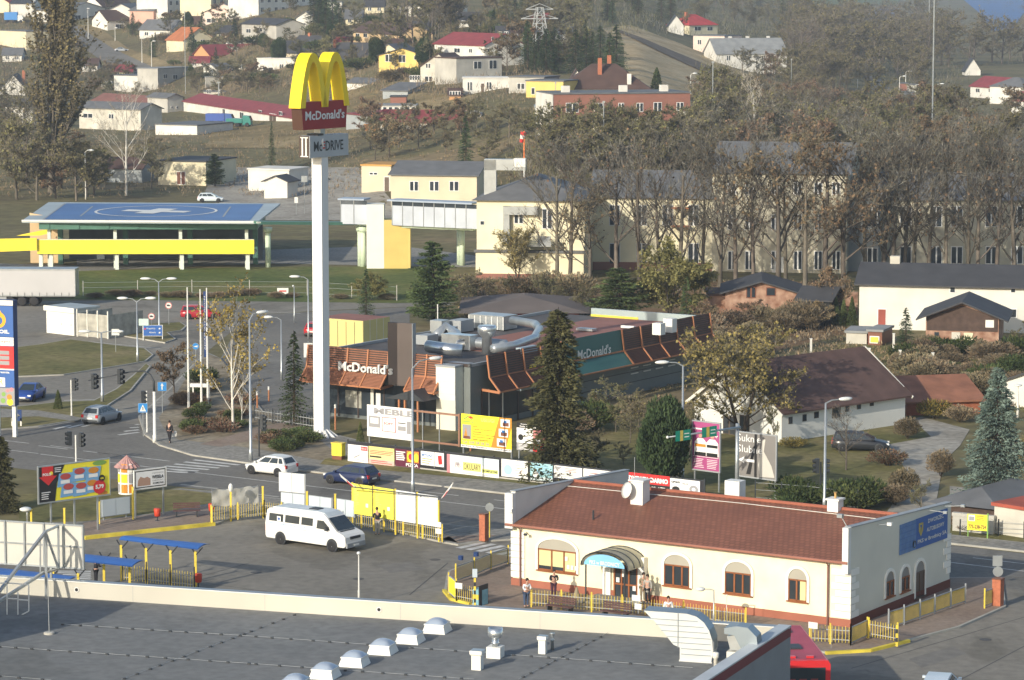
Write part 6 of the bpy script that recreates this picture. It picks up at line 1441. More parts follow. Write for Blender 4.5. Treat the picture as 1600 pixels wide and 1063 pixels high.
for i in range(3):
 for j in range(7):
  th=2*math.pi*j/7;z=.25+i*.72;m=random.choice([PYEL,PORG,PWHT,PGRY,pc('pale_yellow',(.7,.62,.22))])
  a0,a1=th-.36,th+.36;mb.face([(.635*math.cos(a0),.635*math.sin(a0),z),(.66*math.cos(th),.66*math.sin(th),z),(.66*math.cos(th),.66*math.sin(th),z+.6),(.635*math.cos(a0),.635*math.sin(a0),z+.6)],m);mb.face([(.66*math.cos(th),.66*math.sin(th),z),(.635*math.cos(a1),.635*math.sin(a1),z),(.635*math.cos(a1),.635*math.sin(a1),z+.6),(.66*math.cos(th),.66*math.sin(th),z+.6)],random.choice([m,PGRY]))
mb.build('drum',t);mb=MB();k=mb.mi(mat('pink_tin_roof',(.42,.24,.22),.5,.12,5));n=16;zr=Zt(P.y,711)
for i in range(n*2):
 r=.92 if i%2 else .84;mb.v.append((r*math.cos(math.pi*i/n),r*math.sin(math.pi*i/n),hC-.1+(i%2)*.05))
mb.v.append((0,0,zr));mb.v.append((0,0,hC-.08))
for i in range(n*2):mb.f.append((i,(i+1)%(2*n),2*n));mb.f.append((i,(i+1)%(2*n),2*n+1));mb.m+=[k,k]
mb.build('roof',t)
# fuel price pylon
P=C(-12,682);WP=Wall(P,C(26,684));t=thing('fuel_price_pylon','tall fuel station price pylon with blue, white and red fields at the left edge','pylon sign',P,WP.ang)
w=WP.at(22.5,600)[0];Z_=lambda py:WP.at(22,py)[1]
mb=MB();mb.box(0,w,0,.7,Z_(635),Z_(470),mat('navy',(.02,.05,.16)));f=Face(mb);f.y=-.002
for y0,y1,m in((478,470,WHITE),(527,479,SBL),(541,528,PWHT),(577,542,PRED),(579,577,WHITE),(588,579,SBL),(607,588,SBL),(634,606,PGRY)):f.rect(0,Z_(y0),w,Z_(y1),m,.6)
for y in(552,560,568):f.rect(.1,Z_(y+3),w-.4,Z_(y-3),PGRY,1.2)
f.disc(w-1.25,Z_(501),.62,pc('drop_orange',(.75,.38,.02)),1.4);f.disc(w-1.25,Z_(502),.33,SBL,2);f.poly([(w-1.5,Z_(491)),(w-.95,Z_(491)),(w-1.15,Z_(485))],pc('drop_orange',(.75,.38,.02)),1.6)
f.text('STATOIL',w-2.6,Z_(522),w-.35,Z_(516),WHITE,1.5,bold=.04);f.text('benzyna',w-1.6,Z_(537),w-.3,Z_(532),PRED,1.5);f.text('premia',w-1.5,Z_(585),w-.4,Z_(581),WHITE,1.5,bold=.03);f.rect(w-1.5,Z_(605),w-.8,Z_(591),PWHT,1.5);f.text('R',w-1.35,Z_(602),w-.95,Z_(593),GOLD,2)
for x,y,r,m in((-.45,621,.28,PORG),(-.95,617,.22,PGRN),(-.6,611,.18,PINK),(-.25,609,.2,PINK),(-1.0,627,.26,PGRN),(-.4,629,.34,PYEL)):f.disc(w+x,Z_(y),r*.8,m,1.6)
mb.build('panel',t)
for x in(.2,w-.35):mb=MB();mb.box(x,x+.3,.2,.5,0,Z_(635),WHITE);mb.build('post',t)
# small yellow sale board
P=C(1511,841);t=thing('sale_board','small yellow sale board with a phone number behind the bus station','sign',P,R(-22));mb=MB();w,z0,z1=1.3,.55,1.6;mb.box(0,w,-.03,0,z0,z1,PYEL);f=Face(mb);f.y=-.03;f.rect(.08,1.15,.5,1.55,PWHT,1);f.rect(.12,1.18,.46,1.45,PGRY,1.5);lines(f,.6,1.2,1.2,1.55,3,BROWNP,1.2);f.text('775-238-724',.08,.66,1.24,.92,BROWNP,1.3,bold=.03);mb.build('panel',t);mb=MB();mb.box(w,w+.08,-.04,.04,0,1.7,PGRN);mb.box(.02,.08,0,.06,0,.6,PGRN);mb.build('post',t)
# ================================================================== houses and halls
def wm(n,c,v=.07):return mat('wall_'+n,c,.85,v,.35)
WW,WC,WY,WP_,WG,WB_,WR,WO=wm('white',(.63,.62,.57),.12),wm('cream',(.66,.60,.42)),wm('yellow',(.68,.50,.16)),wm('pink',(.60,.36,.28)),wm('grey',(.42,.41,.37),.15),wm('beige',(.58,.52,.38)),wm('brown_red',(.26,.12,.09)),wm('orange',(.50,.28,.13))
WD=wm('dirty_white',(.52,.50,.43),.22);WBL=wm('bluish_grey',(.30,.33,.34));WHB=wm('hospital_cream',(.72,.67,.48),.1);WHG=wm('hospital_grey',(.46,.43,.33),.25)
def rm(n,c,v=.15):return mat('roof_'+n,c,.75,v,.6)
RD,RG,RB_,RM,RR,RO,RL=rm('dark',(.055,.056,.06)),rm('grey',(.13,.135,.14)),rm('brown',(.085,.052,.042)),rm('maroon',(.22,.045,.05)),rm('red',(.42,.05,.05)),rm('orange',(.42,.15,.06)),rm('light_grey',(.24,.25,.25))
FRW=mat('white_window_frame',(.72,.72,.70),.5,.03)
def house(label,A,B,depth,eave,roof='flat',rh=1.0,wall=WW,roofm=RD,wins=(),swins=(),door=None,chim=(),ov=.4,cat='house',name='house',grid=None,fr=FRW,ground=None,side='r',post=None,wd=.05):
 g=gz(*A)if ground is None else ground;P,Q=G(A[0],A[1],g),G(B[0],B[1],g);W=Wall(P,Q);L=W.L;h=Zt(P.y,eave)-g
 t=thing(name,label,cat,P,W.ang);bury=3.0 if A[1]<330 else .0
 mb=MB();mb.box(0,L,0,depth,-bury,h,wall);
 if roof=='gx':mb.prism([(0,h),(depth,h),(depth/2,h+rh)],'x',0,L,wall)
 elif roof=='gy':mb.prism([(0,h),(L,h),(L/2,h+rh)],'y',0,depth,wall)
 w_=mb.build('wall',t)
 mb=MB();o=ov;th=.14
 if roof=='flat':mb.box(-o*.4,L+o*.4,-o*.4,depth+o*.4,h,h+.22,roofm,top=rh if not isinstance(rh,(int,float))else None)
 elif roof=='gx':
  k=rh/(depth/2)
  mb.prism([(-o,h-o*k),(depth/2,h+rh),(depth+o,h-o*k),(depth+o,h-o*k+th),(depth/2,h+rh+th),(-o,h-o*k+th)],'x',-o,L+o,roofm)
 elif roof=='gy':
  k=rh/(L/2)
  mb.prism([(-o,h-o*k),(L/2,h+rh),(L+o,h-o*k),(L+o,h-o*k+th),(L/2,h+rh+th),(-o,h-o*k+th)],'y',-o,depth+o,roofm)
 elif roof=='shed':mb.prism([(-o,h),(depth+o,h+rh),(depth+o,h+rh+th),(-o,h+th)],'x',-o,L+o,roofm);mb.prism([(0,h),(depth,h),(depth,h+rh)],'x',0.01,L-.01,wall)
 elif roof=='hip':
  m_=min(L,depth)/2;n=len(mb.v);kk=mb.mi(roofm)
  r1,r2=((m_,depth/2),(L-m_,depth/2))if L>depth else((L/2,m_),(L/2,depth-m_))
  mb.v+=[(-o,-o,h),(L+o,-o,h),(L+o,depth+o,h),(-o,depth+o,h),(*r1,h+rh),(*r2,h+rh)]
  for q in(((0,1,5,4),(1,2,5),(2,3,4,5),(3,0,4),(0,3,2,1))if L>depth else((0,1,4),(1,2,5,4),(2,3,5),(3,0,4,5),(0,3,2,1))):mb.f.append(tuple(n+i for i in q));mb.m.append(kk)
 r_=mb.build('roof',t)
 def win(x0,x1,z0,z1,f=lambda x,y,z:(x,y,z),n='window',glass=GLASS):
  if x1<x0:x0,x1=x1,x0
  mb=MB();e=min(.09,(x1-x0)*.12)
  def bx(a,b,c,d,p0,p1,m):
   n_=len(mb.v);kk=mb.mi(m);mb.v+=[f(x,y,z)for z in(c,d)for y in(p0,p1)for x in(a,b)]
   for q in((0,2,3,1),(4,5,7,6),(0,1,5,4),(2,6,7,3),(0,4,6,2),(1,3,7,5)):mb.f.append(tuple(n_+j for j in q));mb.m.append(kk)
  bx(x0,x1,z0,z1,-wd,0,fr);
  bars=2 if(x1-x0)>1.0 else 1;cw=(x1-x0)/bars
  for i in range(bars):bx(x0+i*cw+e,x0+(i+1)*cw-e,z0+e,z1-e,-wd-.02,-wd,glass)
  mb.build(n,t)
 def rect(q):(x0,z1),(x1,z0)=W.at(q[0],q[1]),W.at(q[2],q[3]);return x0,x1,z0,z1
 for q in wins:win(*rect(q))
 if door:x0,x1,z0,z1=rect(door[:4]);win(x0,x1,max(z0,0),z1,n='door',glass=door[4]if len(door)>4 else DOORG)
 if grid:
  nx,zs,ww,hh=grid
  for z in zs:
   for i in range(nx):x=L*(i+.5)/nx;win(x-ww/2,x+ww/2,z,z+hh)
 if swins:
  W2_=Wall(Q,Q+Vector((-W.d.y,W.d.x,0))*depth);W2_.z0=g
  for q in swins:
   (y0,z1),(y1,z0)=W2_.at(q[0],q[1]),W2_.at(q[2],q[3]);win(max(y0,.2),max(y1,.3),z0,z1,lambda x,y,z:(L-y,x,z))
 for c in chim:
  x,y,hh=L*c[0],depth*c[1],c[2];m=c[3]if len(c)>3 else mat('chimney_brick',(.36,.13,.07),.8,.15,4);mb=MB();mb.box(x-.4,x+.4,y-.35,y+.35,h,h+hh,m);mb.build('chimney',r_)
 return t,W,h
HL=[]
H_=house
# ---- far left and centre hillside
H_('white house with a broad grey gable roof at the top of the hillside road',(98,36),(172,34),11,17,'gy',2.6,WW,RG,[(117,24,126,30),(148,18,156,25),(139,25,145,30)])
H_('white house with a brown roof below the grey-gabled white house',(168,48),(225,47),9,32,'gx',3.2,WW,RB_,[(180,38,192,45),(206,36,214,45)])
H_('white house with a dark roof right of the brown-roofed one',(218,61),(268,62),8,46,'gx',3.0,WW,RG,[(226,50,232,56),(250,50,256,56)])
H_('salmon pink gabled house in front of the apartment block',(240,34),(278,33),10,17,'gy',2.2,WP_,RG,[(248,23,255,30),(264,23,271,30),(248,11,254,15)])
H_('house with a dark grey roof attached to the salmon pink gable',(212,36),(240,34),10,18,'gx',2.4,WW,RG,[(228,20,236,27)])
H_('pale yellow house by the blue lorry at the top left corner',(14,20),(52,19),9,4,'gx',2.2,WC,RM,[(35,8,40,12),(42,8,46,12)])
H_('white gable wall half hidden behind the tall poplar',(54,26),(68,24),8,6,'gy',2.0,WW,RD)
H_('house with a reddish roof behind the white houses at the top',(160,18),(208,17),9,10,'gx',3.4,WW,RB_)
H_('pale yellow low shed under the blue lorry',(0,70),(41,72),8,48,'flat',1,WC,RG)
for i,(a,b,e,n)in enumerate(((262,330,-16,7),(330,404,-20,7),(404,490,-24,8))):
 H_(('white apartment block with rows of windows, left section','white apartment block with rows of windows, middle section','white apartment block with rows of windows, right section behind the arches')[i],(a,27-i*1.5),(b,25-i*1.5),12,e,'flat',1,WW if i!=1 else WC,RG,grid=(n,(.9,3.8,6.7,9.6),1.5,1.5),cat='apartment block',name='apartment_block')
H_('pale pink house with a shallow grey roof below the apartment block',(316,41),(385,42),11,21,'gy',3.0,wm('pale_pink',(.68,.55,.47)),RG,[(323,29,337,36),(354,26,361,34),(368,26,375,34)])
H_('grey cream two-storey house with a dark roof left of the dark spruce',(378,68),(432,71),9,37,'gx',1.6,WG,RD,[(401,43,410,50),(401,60,409,67),(385,45,392,52)])
H_('cream gabled house with an orange roof edge and wooden balcony',(287,80),(337,79),10,63,'gy',3.6,WC,RO,[(300,62,307,70),(313,62,320,70),(305,73,311,78)])
H_('small orange-walled house with a maroon roof',(328,97),(408,95),8,86,'gx',2.7,WO,RM,[(336,88,342,94)])
H_('white flat-roofed garage beside the grey concrete one',(216,141),(246,139),8,119,'flat',1,WW,RG)
H_('grey flat-roofed concrete building with three small windows',(247,139),(298,136),7,108,'flat',1,WG,RL,[(255,116,261,123),(270,117,277,124),(286,118,292,125)])
H_('small white shed with a grey roof near the red door',(338,119),(364,118),5,106,'gx',1,WW,RG)
H_('long low grey concrete wall on the slope',(322,138),(392,137),1,121,'flat',1,WG,RL,cat='wall',name='concrete_wall')
H_('long low building with a reddish brown roof at the left',(143,168),(262,176),8,158,'gx',1.8,WW,rm('red_brown',(.20,.09,.07)))
H_('grey gabled end building between the red-brown and maroon roofs',(262,176),(286,175),8,153,'gy',.9,WG,RG,[(267,166,270,170),(275,166,278,170)])
t,_,_=H_('long white workshop with a maroon roof and dark doors',(287,174),(462,203),9,158,'gx',1.7,WW,RM,[(348,170,352,181),(375,175,381,186),(404,172,409,178),(436,174,441,181)],door=(421,177,432,200))
H_('pale green grey end hall of the maroon-roofed workshop',(541,203),(580,207),8,178,'shed',.5,WBL,RM)
H_('grey old row of sheds behind the bare birch',(124,201),(220,205),7,168,'gx',1.2,WD,RG,[(130,177,145,185),(170,178,178,186)])
H_('low building with a big grey flat roof and white front wall',(243,211),(308,213),14,195,'flat',1,WW,RG)
H_('white house with a dark roof and brick chimney at the left edge',(-6,150),(47,150),9,146,'gy',5.0,WW,RD,chim=((.75,.5,6),))
H_('whitewashed house half hidden by bare trees on the left',(8,191),(52,193),8,166,'gx',1.5,WW,RD,[(18,172,22,184),(36,172,40,184)])
H_('pale yellow flat-roofed shed with a brown door above the helipad',(247,289),(322,291),12,252,'flat',1,WC,RD,door=(276,268,290,289,BROWNP),cat='shed',name='shed')
H_('dark open wooden hut under the bare birch',(166,285),(222,286),6,262,'gx',1.5,WBL,RB_,cat='shed',name='shed')
H_('white rough-cast block by the hospital drive',(388,299),(452,301),7,265,'flat',1,WW,WW,cat='shed',name='shed')
H_('small white hut with a dark gable in front of the white block',(413,311),(449,312),4,283,'gy',.8,WW,RD,cat='shed',name='shed')
# ---- centre
H_('white flat-roofed house with three windows above the mast arches',(402,119),(461,120),8,92,'flat',1,WW,WW,[(411,105,427,114),(437,100,443,109),(447,100,456,109)])
H_('large house with a wide dark slate roof and brick chimneys',(446,92),(520,94),12,82,'gx',4.4,WB_,RD,chim=((.2,.5,5.2),(.6,.5,5.2)))
H_('dark-roofed house with a wooden gable behind the arches',(498,110),(588,112),12,100,'gx',5.2,WR,RD,[(566,96,571,106)],chim=((.1,.4,6),))
H_('small white gabled house in front of the dark conifers at the top',(463,47),(495,48),8,29,'gy',2,WW,RG,[(470,36,475,42)])
H_('pale orange old house among the tall bare trees',(552,66),(624,72),9,49,'gx',2.6,wm('pale_orange',(.58,.43,.25)),RB_,[(556,52,562,59),(568,52,574,59),(600,55,606,62)])
H_('small white building with windows beside the conifers at the top',(514,22),(534,22),7,4,'flat',1,WW,RG,[(522,10,528,17)])
H_('white long building hidden by the tall trees at the top middle',(612,26),(705,27),9,10,'flat',1,WW,RG,grid=(6,(.8,),1.2,1.3))
H_('bright yellow house with a grey roof and three windows',(592,114),(668,116),10,87,'gy',1.8,WY,RD,[(602,85,613,97),(623,86,634,98),(647,87,654,94),(622,106,639,113)])
H_('tall white house with a bright maroon roof',(679,104),(757,108),11,68,'gx',2.5,WW,RM,[(685,73,690,83),(710,75,719,83),(733,76,738,83)],[(761,76,765,82),(768,58,772,66),(776,71,782,81)])
H_('old grey gabled house in front of the tall white house',(657,130),(713,131),8,104,'gy',2.8,WD,RB_,[(665,99,673,107),(697,96,705,108),(664,119,676,128)])
H_('old grey flat-roofed house with two large windows',(713,131),(784,129),8,92,'flat',1,WG,RB_,[(740,96,752,108),(764,94,776,108)])
H_('long low white house with a porch below the old grey house',(723,150),(800,150),8,123,'flat',1,WW,WW,[(730,128,738,142),(760,128,768,140)],door=(751,130,757,149))
H_('yellow flat house beside the pale grey one left of the brown block',(822,152),(880,153),8,127,'flat',1,WY,RG,[(830,137,836,148)])
H_('pale grey flat house with small windows behind the yellow one',(795,146),(850,147),8,121,'flat',1,WG,RG,[(808,130,820,140)])
H_('narrow white shed with a grey roof right of the arches',(541,144),(602,147),6,129,'gx',1.0,WW,RG)
H_('weathered grey shack with a sloping roof',(598,156),(637,157),7,142,'shed',1.5,WBL,RG,cat='shed',name='shed')
H_('dark brown wooden hut below the weathered shack',(610,168),(635,168),5,152,'flat',1,WR,RD,cat='shed',name='shed')
H_('old white building with a row of windows behind the maroon curved roof',(588,184),(650,184),8,166,'flat',1,WW,RL,grid=(7,(1.2,),.8,1.0))
H_('whitewashed building with a maroon roof behind the bare bushes',(590,210),(718,212),9,190,'gx',2.0,WD,RM,grid=(5,(.8,),1.0,1.2))
for lb,A,B,e,rf,rh,wl,ro in(('tiny white house with a red-brown roof left of the cream gabled house',(262,76),(284,76),66,'gx',2,WW,RB_),('small grey shed behind the orange-walled house',(352,84),(372,84),75,'flat',1,WG,RG),('narrow cream house with a dark roof right of the pale pink one',(338,62),(366,62),52,'gx',2.2,WC,RD),('dark-roofed low house between the white and the slate-roofed houses',(436,84),(460,84),76,'gx',2,WG,RD),
 ('small white house with a brown roof above the bright yellow one',(602,84),(640,84),74,'gx',2,WW,RB_),('grey house with a flat roof behind the tall white house',(756,76),(800,76),62,'flat',1,WG,RG),('small white house with a dark roof at the head of the centre slope',(716,44),(750,44),34,'gx',2.4,WW,RD),('pale house with a brown roof below the lattice pylon',(800,66),(824,66),57,'gx',2,WC,RB_),
 ('white shed with a maroon roof in the gap below the orange-walled house',(296,108),(326,108),98,'gx',1.6,WW,RM),('small pale shed with a flat roof left of the white flat-roofed house',(372,112),(394,112),103,'flat',1,WD,RL),('low white garage row right of the bright yellow house',(640,132),(656,132),122,'flat',1,WW,RG),('cream house with a grey roof right of the dark conifers at the top',(540,40),(566,40),29,'gx',2.4,WC,RG),
 ('small white house with a grey roof at the very top right of the apartment blocks',(500,14),(520,14),3,'gx',2,WW,RG),('pale ridge house with a dark roof at the top middle',(570,22),(600,22),10,'gx',2.4,WC,RD),('grey bungalow beside the maroon curved roof',(724,190),(752,190),180,'flat',1,WG,RG),('white hut with a dark roof left of the pylon foot',(776,62),(796,62),53,'gx',1.8,WW,RD),
 ('white bungalow with a brown roof right of the tall poplar',(128,112),(152,112),102,'gx',1.8,WW,RB_),('tiny shed with a tin roof on the verge below the hillside road',(158,138),(176,138),130,'flat',1,WD,RL),('cream bungalow with a maroon roof left of the grey concrete building',(176,122),(206,122),112,'gx',1.8,WC,RM),('narrow white house with a steep dark roof above the salmon pink gable',(222,12),(246,12),4,'gx',3,WW,RD),
 ('grey house with a brown roof in front of the apartment block middle section',(286,48),(312,48),38,'gx',2.4,WG,RB_),('white garage with a grey roof between the pale pink and grey cream houses',(352,76),(376,76),67,'flat',1,WW,RG),('small white house with a maroon roof right of the slate-roofed house',(524,82),(548,82),72,'gx',2.2,WW,RM),('pale house with a grey roof behind the bright yellow house',(628,96),(654,94),84,'gx',2.2,WC,RG),
 ('white cottage with a dark roof between the tall trees at the top',(646,58),(672,58),47,'gx',2.2,WW,RD),('grey shed row below the long concrete wall',(318,152),(352,152),144,'flat',1,WD,RG),('white low store with a dark roof left of the narrow white shed',(500,134),(534,134),125,'gx',1.2,WW,RD),('small orange-brown hut beside the white porch house',(702,158),(720,158),149,'gx',1.2,WO,RB_),
 ('white shed with a blue-grey roof under the brown block corner',(836,178),(858,178),168,'flat',1,WW,WBL),('cream house with a maroon roof behind the lattice pylon',(830,44),(858,44),34,'gx',2.2,WC,RM),('white house with a grey roof at the left foot of the railway slope',(868,62),(896,62),52,'gx',2.2,WW,RG),('whitewashed garden house at the top left below the yellow shed',(4,98),(34,98),86,'gx',2,WW,RG)):
 H_(lb,A,B,7,e,rf,rh,wl,ro,grid=(max(2,int((B[0]-A[0])/12)),(.9,),1.1,1.1))
# ---- brown block and the right
t,W_,h_=H_('long brown-red block with white windows and pale balconies',(864,225),(1078,222),11,148,'flat',1,WR,RG,[(884,161,904,176),(928,161,942,174),(966,161,975,175),(994,161,1005,175),(1021,160,1034,175),(1057,160,1068,173),(890,194,900,210),(965,192,975,205),(1018,195,1030,208)],cat='apartment block',name='apartment_block')
for a,b,c,d in((926,176,943,222),(1058,174,1075,220),(957,184,1004,192),(1012,208,1036,217)):
 (x0,z1),(x1,z0)=W_.at(a,b),W_.at(c,d);z1-=0;mb=MB();mb.box(x0,x1,-.9,0,z0,z1,wm('pale_balcony',(.60,.58,.47),.15));mb.build('balcony',t)
mb=MB();mb.box(-.25,-.0,-.1,11,0,h_,WW);mb.build('side_wall',t)
for f_ in(.82,.52,.1):mb=MB();x=W_.L*f_;mb.box(x,x+1.3,3,4,h_,h_+1.3,WW);mb.build('roof_vent',t)
H_('house with a steep dark brown roof and a white gable dormer above the brown block',(874,150),(1016,150),13,140,'hip',4.8,WW,RB_,chim=((.45,.3,6.0),(.56,.6,6.4),(.77,.1,3,WW)))
H_('white triangular gable dormer at the left of the steep brown roof',(880,144),(921,144),6,142,'gy',4.2,WW,RB_,[(896,124,901,136)])
H_('beige house with a crimson roof at the edge of the wood',(1077,55),(1121,54),10,40,'hip',3.4,WC,RR,[(1085,42,1095,48),(1105,42,1113,48)],chim=((.2,.4,4.2),))
H_('pinkish low house below the crimson-roofed one',(1083,77),(1132,78),9,56,'flat',1,wm('pale_pink',(.68,.55,.47)),RG,[(1090,62,1096,70),(1115,62,1120,70)])
H_('long white house with a pale grey roof at the foot of the wood',(1120,99),(1229,98),11,84,'gx',4.0,WW,RL,[(1135,87,1141,95),(1190,87,1196,95),(1205,87,1211,95)],chim=((.3,.6,4.6,WW),(.55,.6,4.6,WW),(.85,.6,4.6,WW)))
H_('white gabled wing in front of the pale grey roof',(1161,103),(1186,103),6,84,'gy',2.6,WW,RL,[(1166,88,1171,96),(1177,88,1182,96)])
H_('dark house with a white gable at the edge of the wood',(1044,50),(1068,50),8,40,'gy',3.2,WW,RD)
H_('white house with a maroon roof at the right edge',(1516,152),(1566,156),9,134,'gx',2.5,WW,RM,[(1525,138,1531,145),(1545,138,1551,145)])
H_('white house with a grey hipped roof at the right edge',(1546,162),(1600,164),9,135,'hip',2.4,WW,RG,[(1572,142,1578,150)])
H_('white garage with a dark maroon roof at the right edge',(1580,178),(1640,180),8,157,'gx',2.0,WW,RM,[(1586,160,1592,170)])
H_('bright white gable among the trees at the right',(1508,118),(1532,118),7,110,'gy',3.8,WW,RD)
H_('red brick shed by the right-hand road',(1408,143),(1420,143),5,131,'flat',1,WR,RG,cat='shed',name='shed')
H_('small grey shed beside the red brick shed',(1420,144),(1432,144),5,133,'flat',1,WD,RL,cat='shed',name='shed')
# ---- hospital
H_('beige hospital annex with a grey roof and three white windows',(611,324),(745,326),13,273,'gx',1.6,WB_,RG,[(640,283,654,299),(671,283,686,299),(702,283,717,299)],cat='building',name='hospital_annex')
H_('small beige hospital kiosk with an orange roof band',(565,302),(611,303),7,259,'flat',1,WB_,rm('orange_band',(.5,.27,.07)),[(577,269,590,274)],door=(600,276,609,300,DOORG),cat='building',name='hospital_kiosk')
t,W_,h_=H_('cream hospital pavilion with a grey hipped roof, balcony and metal duct',(745,434),(913,436),16,313,'hip',2.6,WHB,RG,[(803,334,818,350),(847,326,863,358),(875,405,890,427),(750,345,757,352)],door=(838,404,855,436,mat('pale_blue_door',(.45,.52,.56),.5,.1)),ov=.6,cat='building',name='hospital_pavilion')
mb=MB();W_at=W_.at
(x0,z1),(x1,z0)=W_at(745,388),W_at(913,395);mb.box(-.2,W_.L+.2,-1.2,0,z0,z0+.25,RG);mb.box(0,W_.L,-1.0,0,0,z0,WHB);mb.build('lower_storey',t)
mb=MB();mb.box(0,W_.L+.05,-1.05,0,0,.6,WR);mb.build('plinth',t)
(x0,z1),(x1,z0)=W_at(823,366),W_at(864,382);mb=MB();mb.box(x0,x1,-2.2,0,z0-.1,z0+.1,METAL);[mb.box(x0,x1,-2.2,-2.15,z,z+.05,METAL)for z in(z0+.5,z0+1.1)];mb.box(x0+(x1-x0)*.5,x1,-2.22,-2.15,z0,z0+1.1,GREYP);mb.bar((x1,-2.1,z0),(x1,0,z0-1.2),.1,.1,METAL);mb.build('balcony',t)
mb=MB();(x0,z1),(x1,z0)=W_at(787,322),W_at(797,380);mb.box(x0,x1,-.7,0,z0,z1,METAL);(x2,z3),_=W_at(841,330),0;mb.box(x0,x2,-.9,0,z3-.4,z1,METAL);mb.build('air_duct',t)
mb=MB();(x0,_),(x1,_)=W_at(753,300),W_at(772,300);z=h_;mb.box(x0,x1,2,3,z,z+4.6,METAL);(x1,_)=W_at(818,300);mb.box(x0,x1,2,3.2,z+3.4,z+4.7,METAL);mb.box(x1-1.4,x1,1.9,3.2,z+3.8,z+4.8,WHITE);mb.build('roof_duct',t)
GR6=lambda*a:None
t,W_,h_=H_('cream hospital wing with tall white windows behind the bare trees',(925,422),(1112,424),15,307,'gx',2.6,WHB,RG,[(x,y0,x+17,y1)for x in(952,994,1035,1075)for y0,y1 in((320,353),(380,413))],cat='building',name='hospital_wing',ov=.5)
mb=MB();mb.box(0,W_.L,-.06,0,0,1.0,WR);mb.build('plinth',t);mb=MB();(x0,z),(x1,_)=W_.at(1050,325),W_.at(1078,325);[mb.box(x0,x1,-1.4,0,z-2.2*i,z+.1-2.2*i,ORNG)for i in range(2)];mb.build('balcony',t)
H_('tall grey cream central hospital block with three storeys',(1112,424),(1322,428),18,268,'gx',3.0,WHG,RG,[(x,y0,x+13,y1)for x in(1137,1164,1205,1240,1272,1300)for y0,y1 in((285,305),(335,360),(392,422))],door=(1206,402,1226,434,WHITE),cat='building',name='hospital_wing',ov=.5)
H_('projecting bluish grey bay of the hospital by the right wing',(1318,424),(1372,425),4,306,'gx',2.0,WBL,RG,[(1354,322,1372-1,355),(1355,387,1371,413)],cat='building',name='hospital_bay')  # blue-grey walls paint the shade on the wing's left part
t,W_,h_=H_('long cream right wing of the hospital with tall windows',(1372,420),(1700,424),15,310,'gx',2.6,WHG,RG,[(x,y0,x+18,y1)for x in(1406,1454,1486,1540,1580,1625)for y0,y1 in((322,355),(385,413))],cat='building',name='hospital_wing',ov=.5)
H_('small wooden pavilion with a wide brown grey hipped roof behind the restaurant',(735,508),(905,508),13,488,'hip',1.2,mat('red_brown_wood',(.20,.05,.03),.8,.2,2),mat('pavilion_roof',(.13,.11,.10),.9,.12,.4),ov=1.2,cat='pavilion',name='pavilion')
# ---- right-hand garden and barns
BRK=mat('weathered_brick',(.27,.125,.075),.9,.3,1.2,rgb2=(.33,.22,.16))
H_('old brick outbuilding with a low dark gable roof and broken windows',(1133,502),(1246,503),9,457,'gy',1.1,BRK,RD,[(1166,448,1181,466),(1197,449,1212,463)],fr=BROWNP,cat='outbuilding',name='outbuilding',ov=.6)
H_('low brick lean-to left of the old brick outbuilding',(1108,500),(1133,500),6,462,'flat',1,BRK,RB_,cat='outbuilding',name='outbuilding')
H_('black tarred shed beside the brick outbuilding',(1247,508),(1296,510),6,468,'gx',1.0,mat('tarred_boards',(.03,.03,.03),.9,.2),RD,cat='shed',name='shed')
H_('low red brick garden wall behind the black shed',(1255,492),(1340,492),.4,460,'flat',1,BRK,BRK,cat='wall',name='brick_wall',ov=.1)
t,W_,h_=H_('long whitewashed barn with a dark roof and a red door',(1342,514),(1720,524),10,443,'gx',1.6,mat('whitewash',(.62,.61,.55),.9,.12,.3),RD,[(1484,446,1493,458),(1579,447,1587,458),(1575,482,1589,497)],door=(1371,482,1385,513,mat('red_door',(.28,.07,.05),.7,.15)),cat='barn',name='barn',ov=.5)
mb=MB();x=W_.at(1383,420)[0];mb.box(x,x+1.0,4.6,5.4,h_+1,h_+2.4,WD);mb.build('chimney',t)
t,W_,h_=H_('brick shed with a dark wooden upper wall and sagging dark roof',(1446,548),(1560,551),8,494,'gy',1.4,BRK,RD,[(1460,519,1467,525)],fr=DARK,cat='shed',name='shed',ov=.9)
mb=MB();(x0,z),_=W_.at(1448,516),0;mb.box(.1,W_.L-.1,-.06,0,z,h_+.0,mat('dark_boards',(.075,.05,.04),.9,.25,2));mb.prism([(.3,h_),(W_.L-.3,h_),(W_.L/2,h_+1.1)],'y',-.06,0,mat('dark_boards',(.075,.05,.04)));mb.build('boarding',t)
mb=MB();(x0,z1),(x1,z0)=W_.at(1540,500),W_.at(1553,512);mb.box(x0,x1,-.12,-.06,z0,z1,WHITE);mb.build('panel',t)
for q,m in(((1487,519,1500,545),WD),((1506,520,1520,550),WC)):(x0,z1),(x1,z0)=W_.at(*q[:2]),W_.at(*q[2:]);mb=MB();mb.box(x0,x1,-.08,0,max(z0,0),z1,m);mb.build('door',t)
H_('small weathered plank shed before the white barn',(1322,537),(1354,538),4,520,'flat',1,WD,RL,cat='shed',name='shed')
H_('small shed with a yellow door next to the plank shed',(1356,539),(1378,540),4,518,'flat',1,BROWNP,RL,door=(1359,525,1374,537,YEL),cat='shed',name='shed')
RTL=mat('old_brown_tiles',(.105,.062,.052),.85,.2,.8)
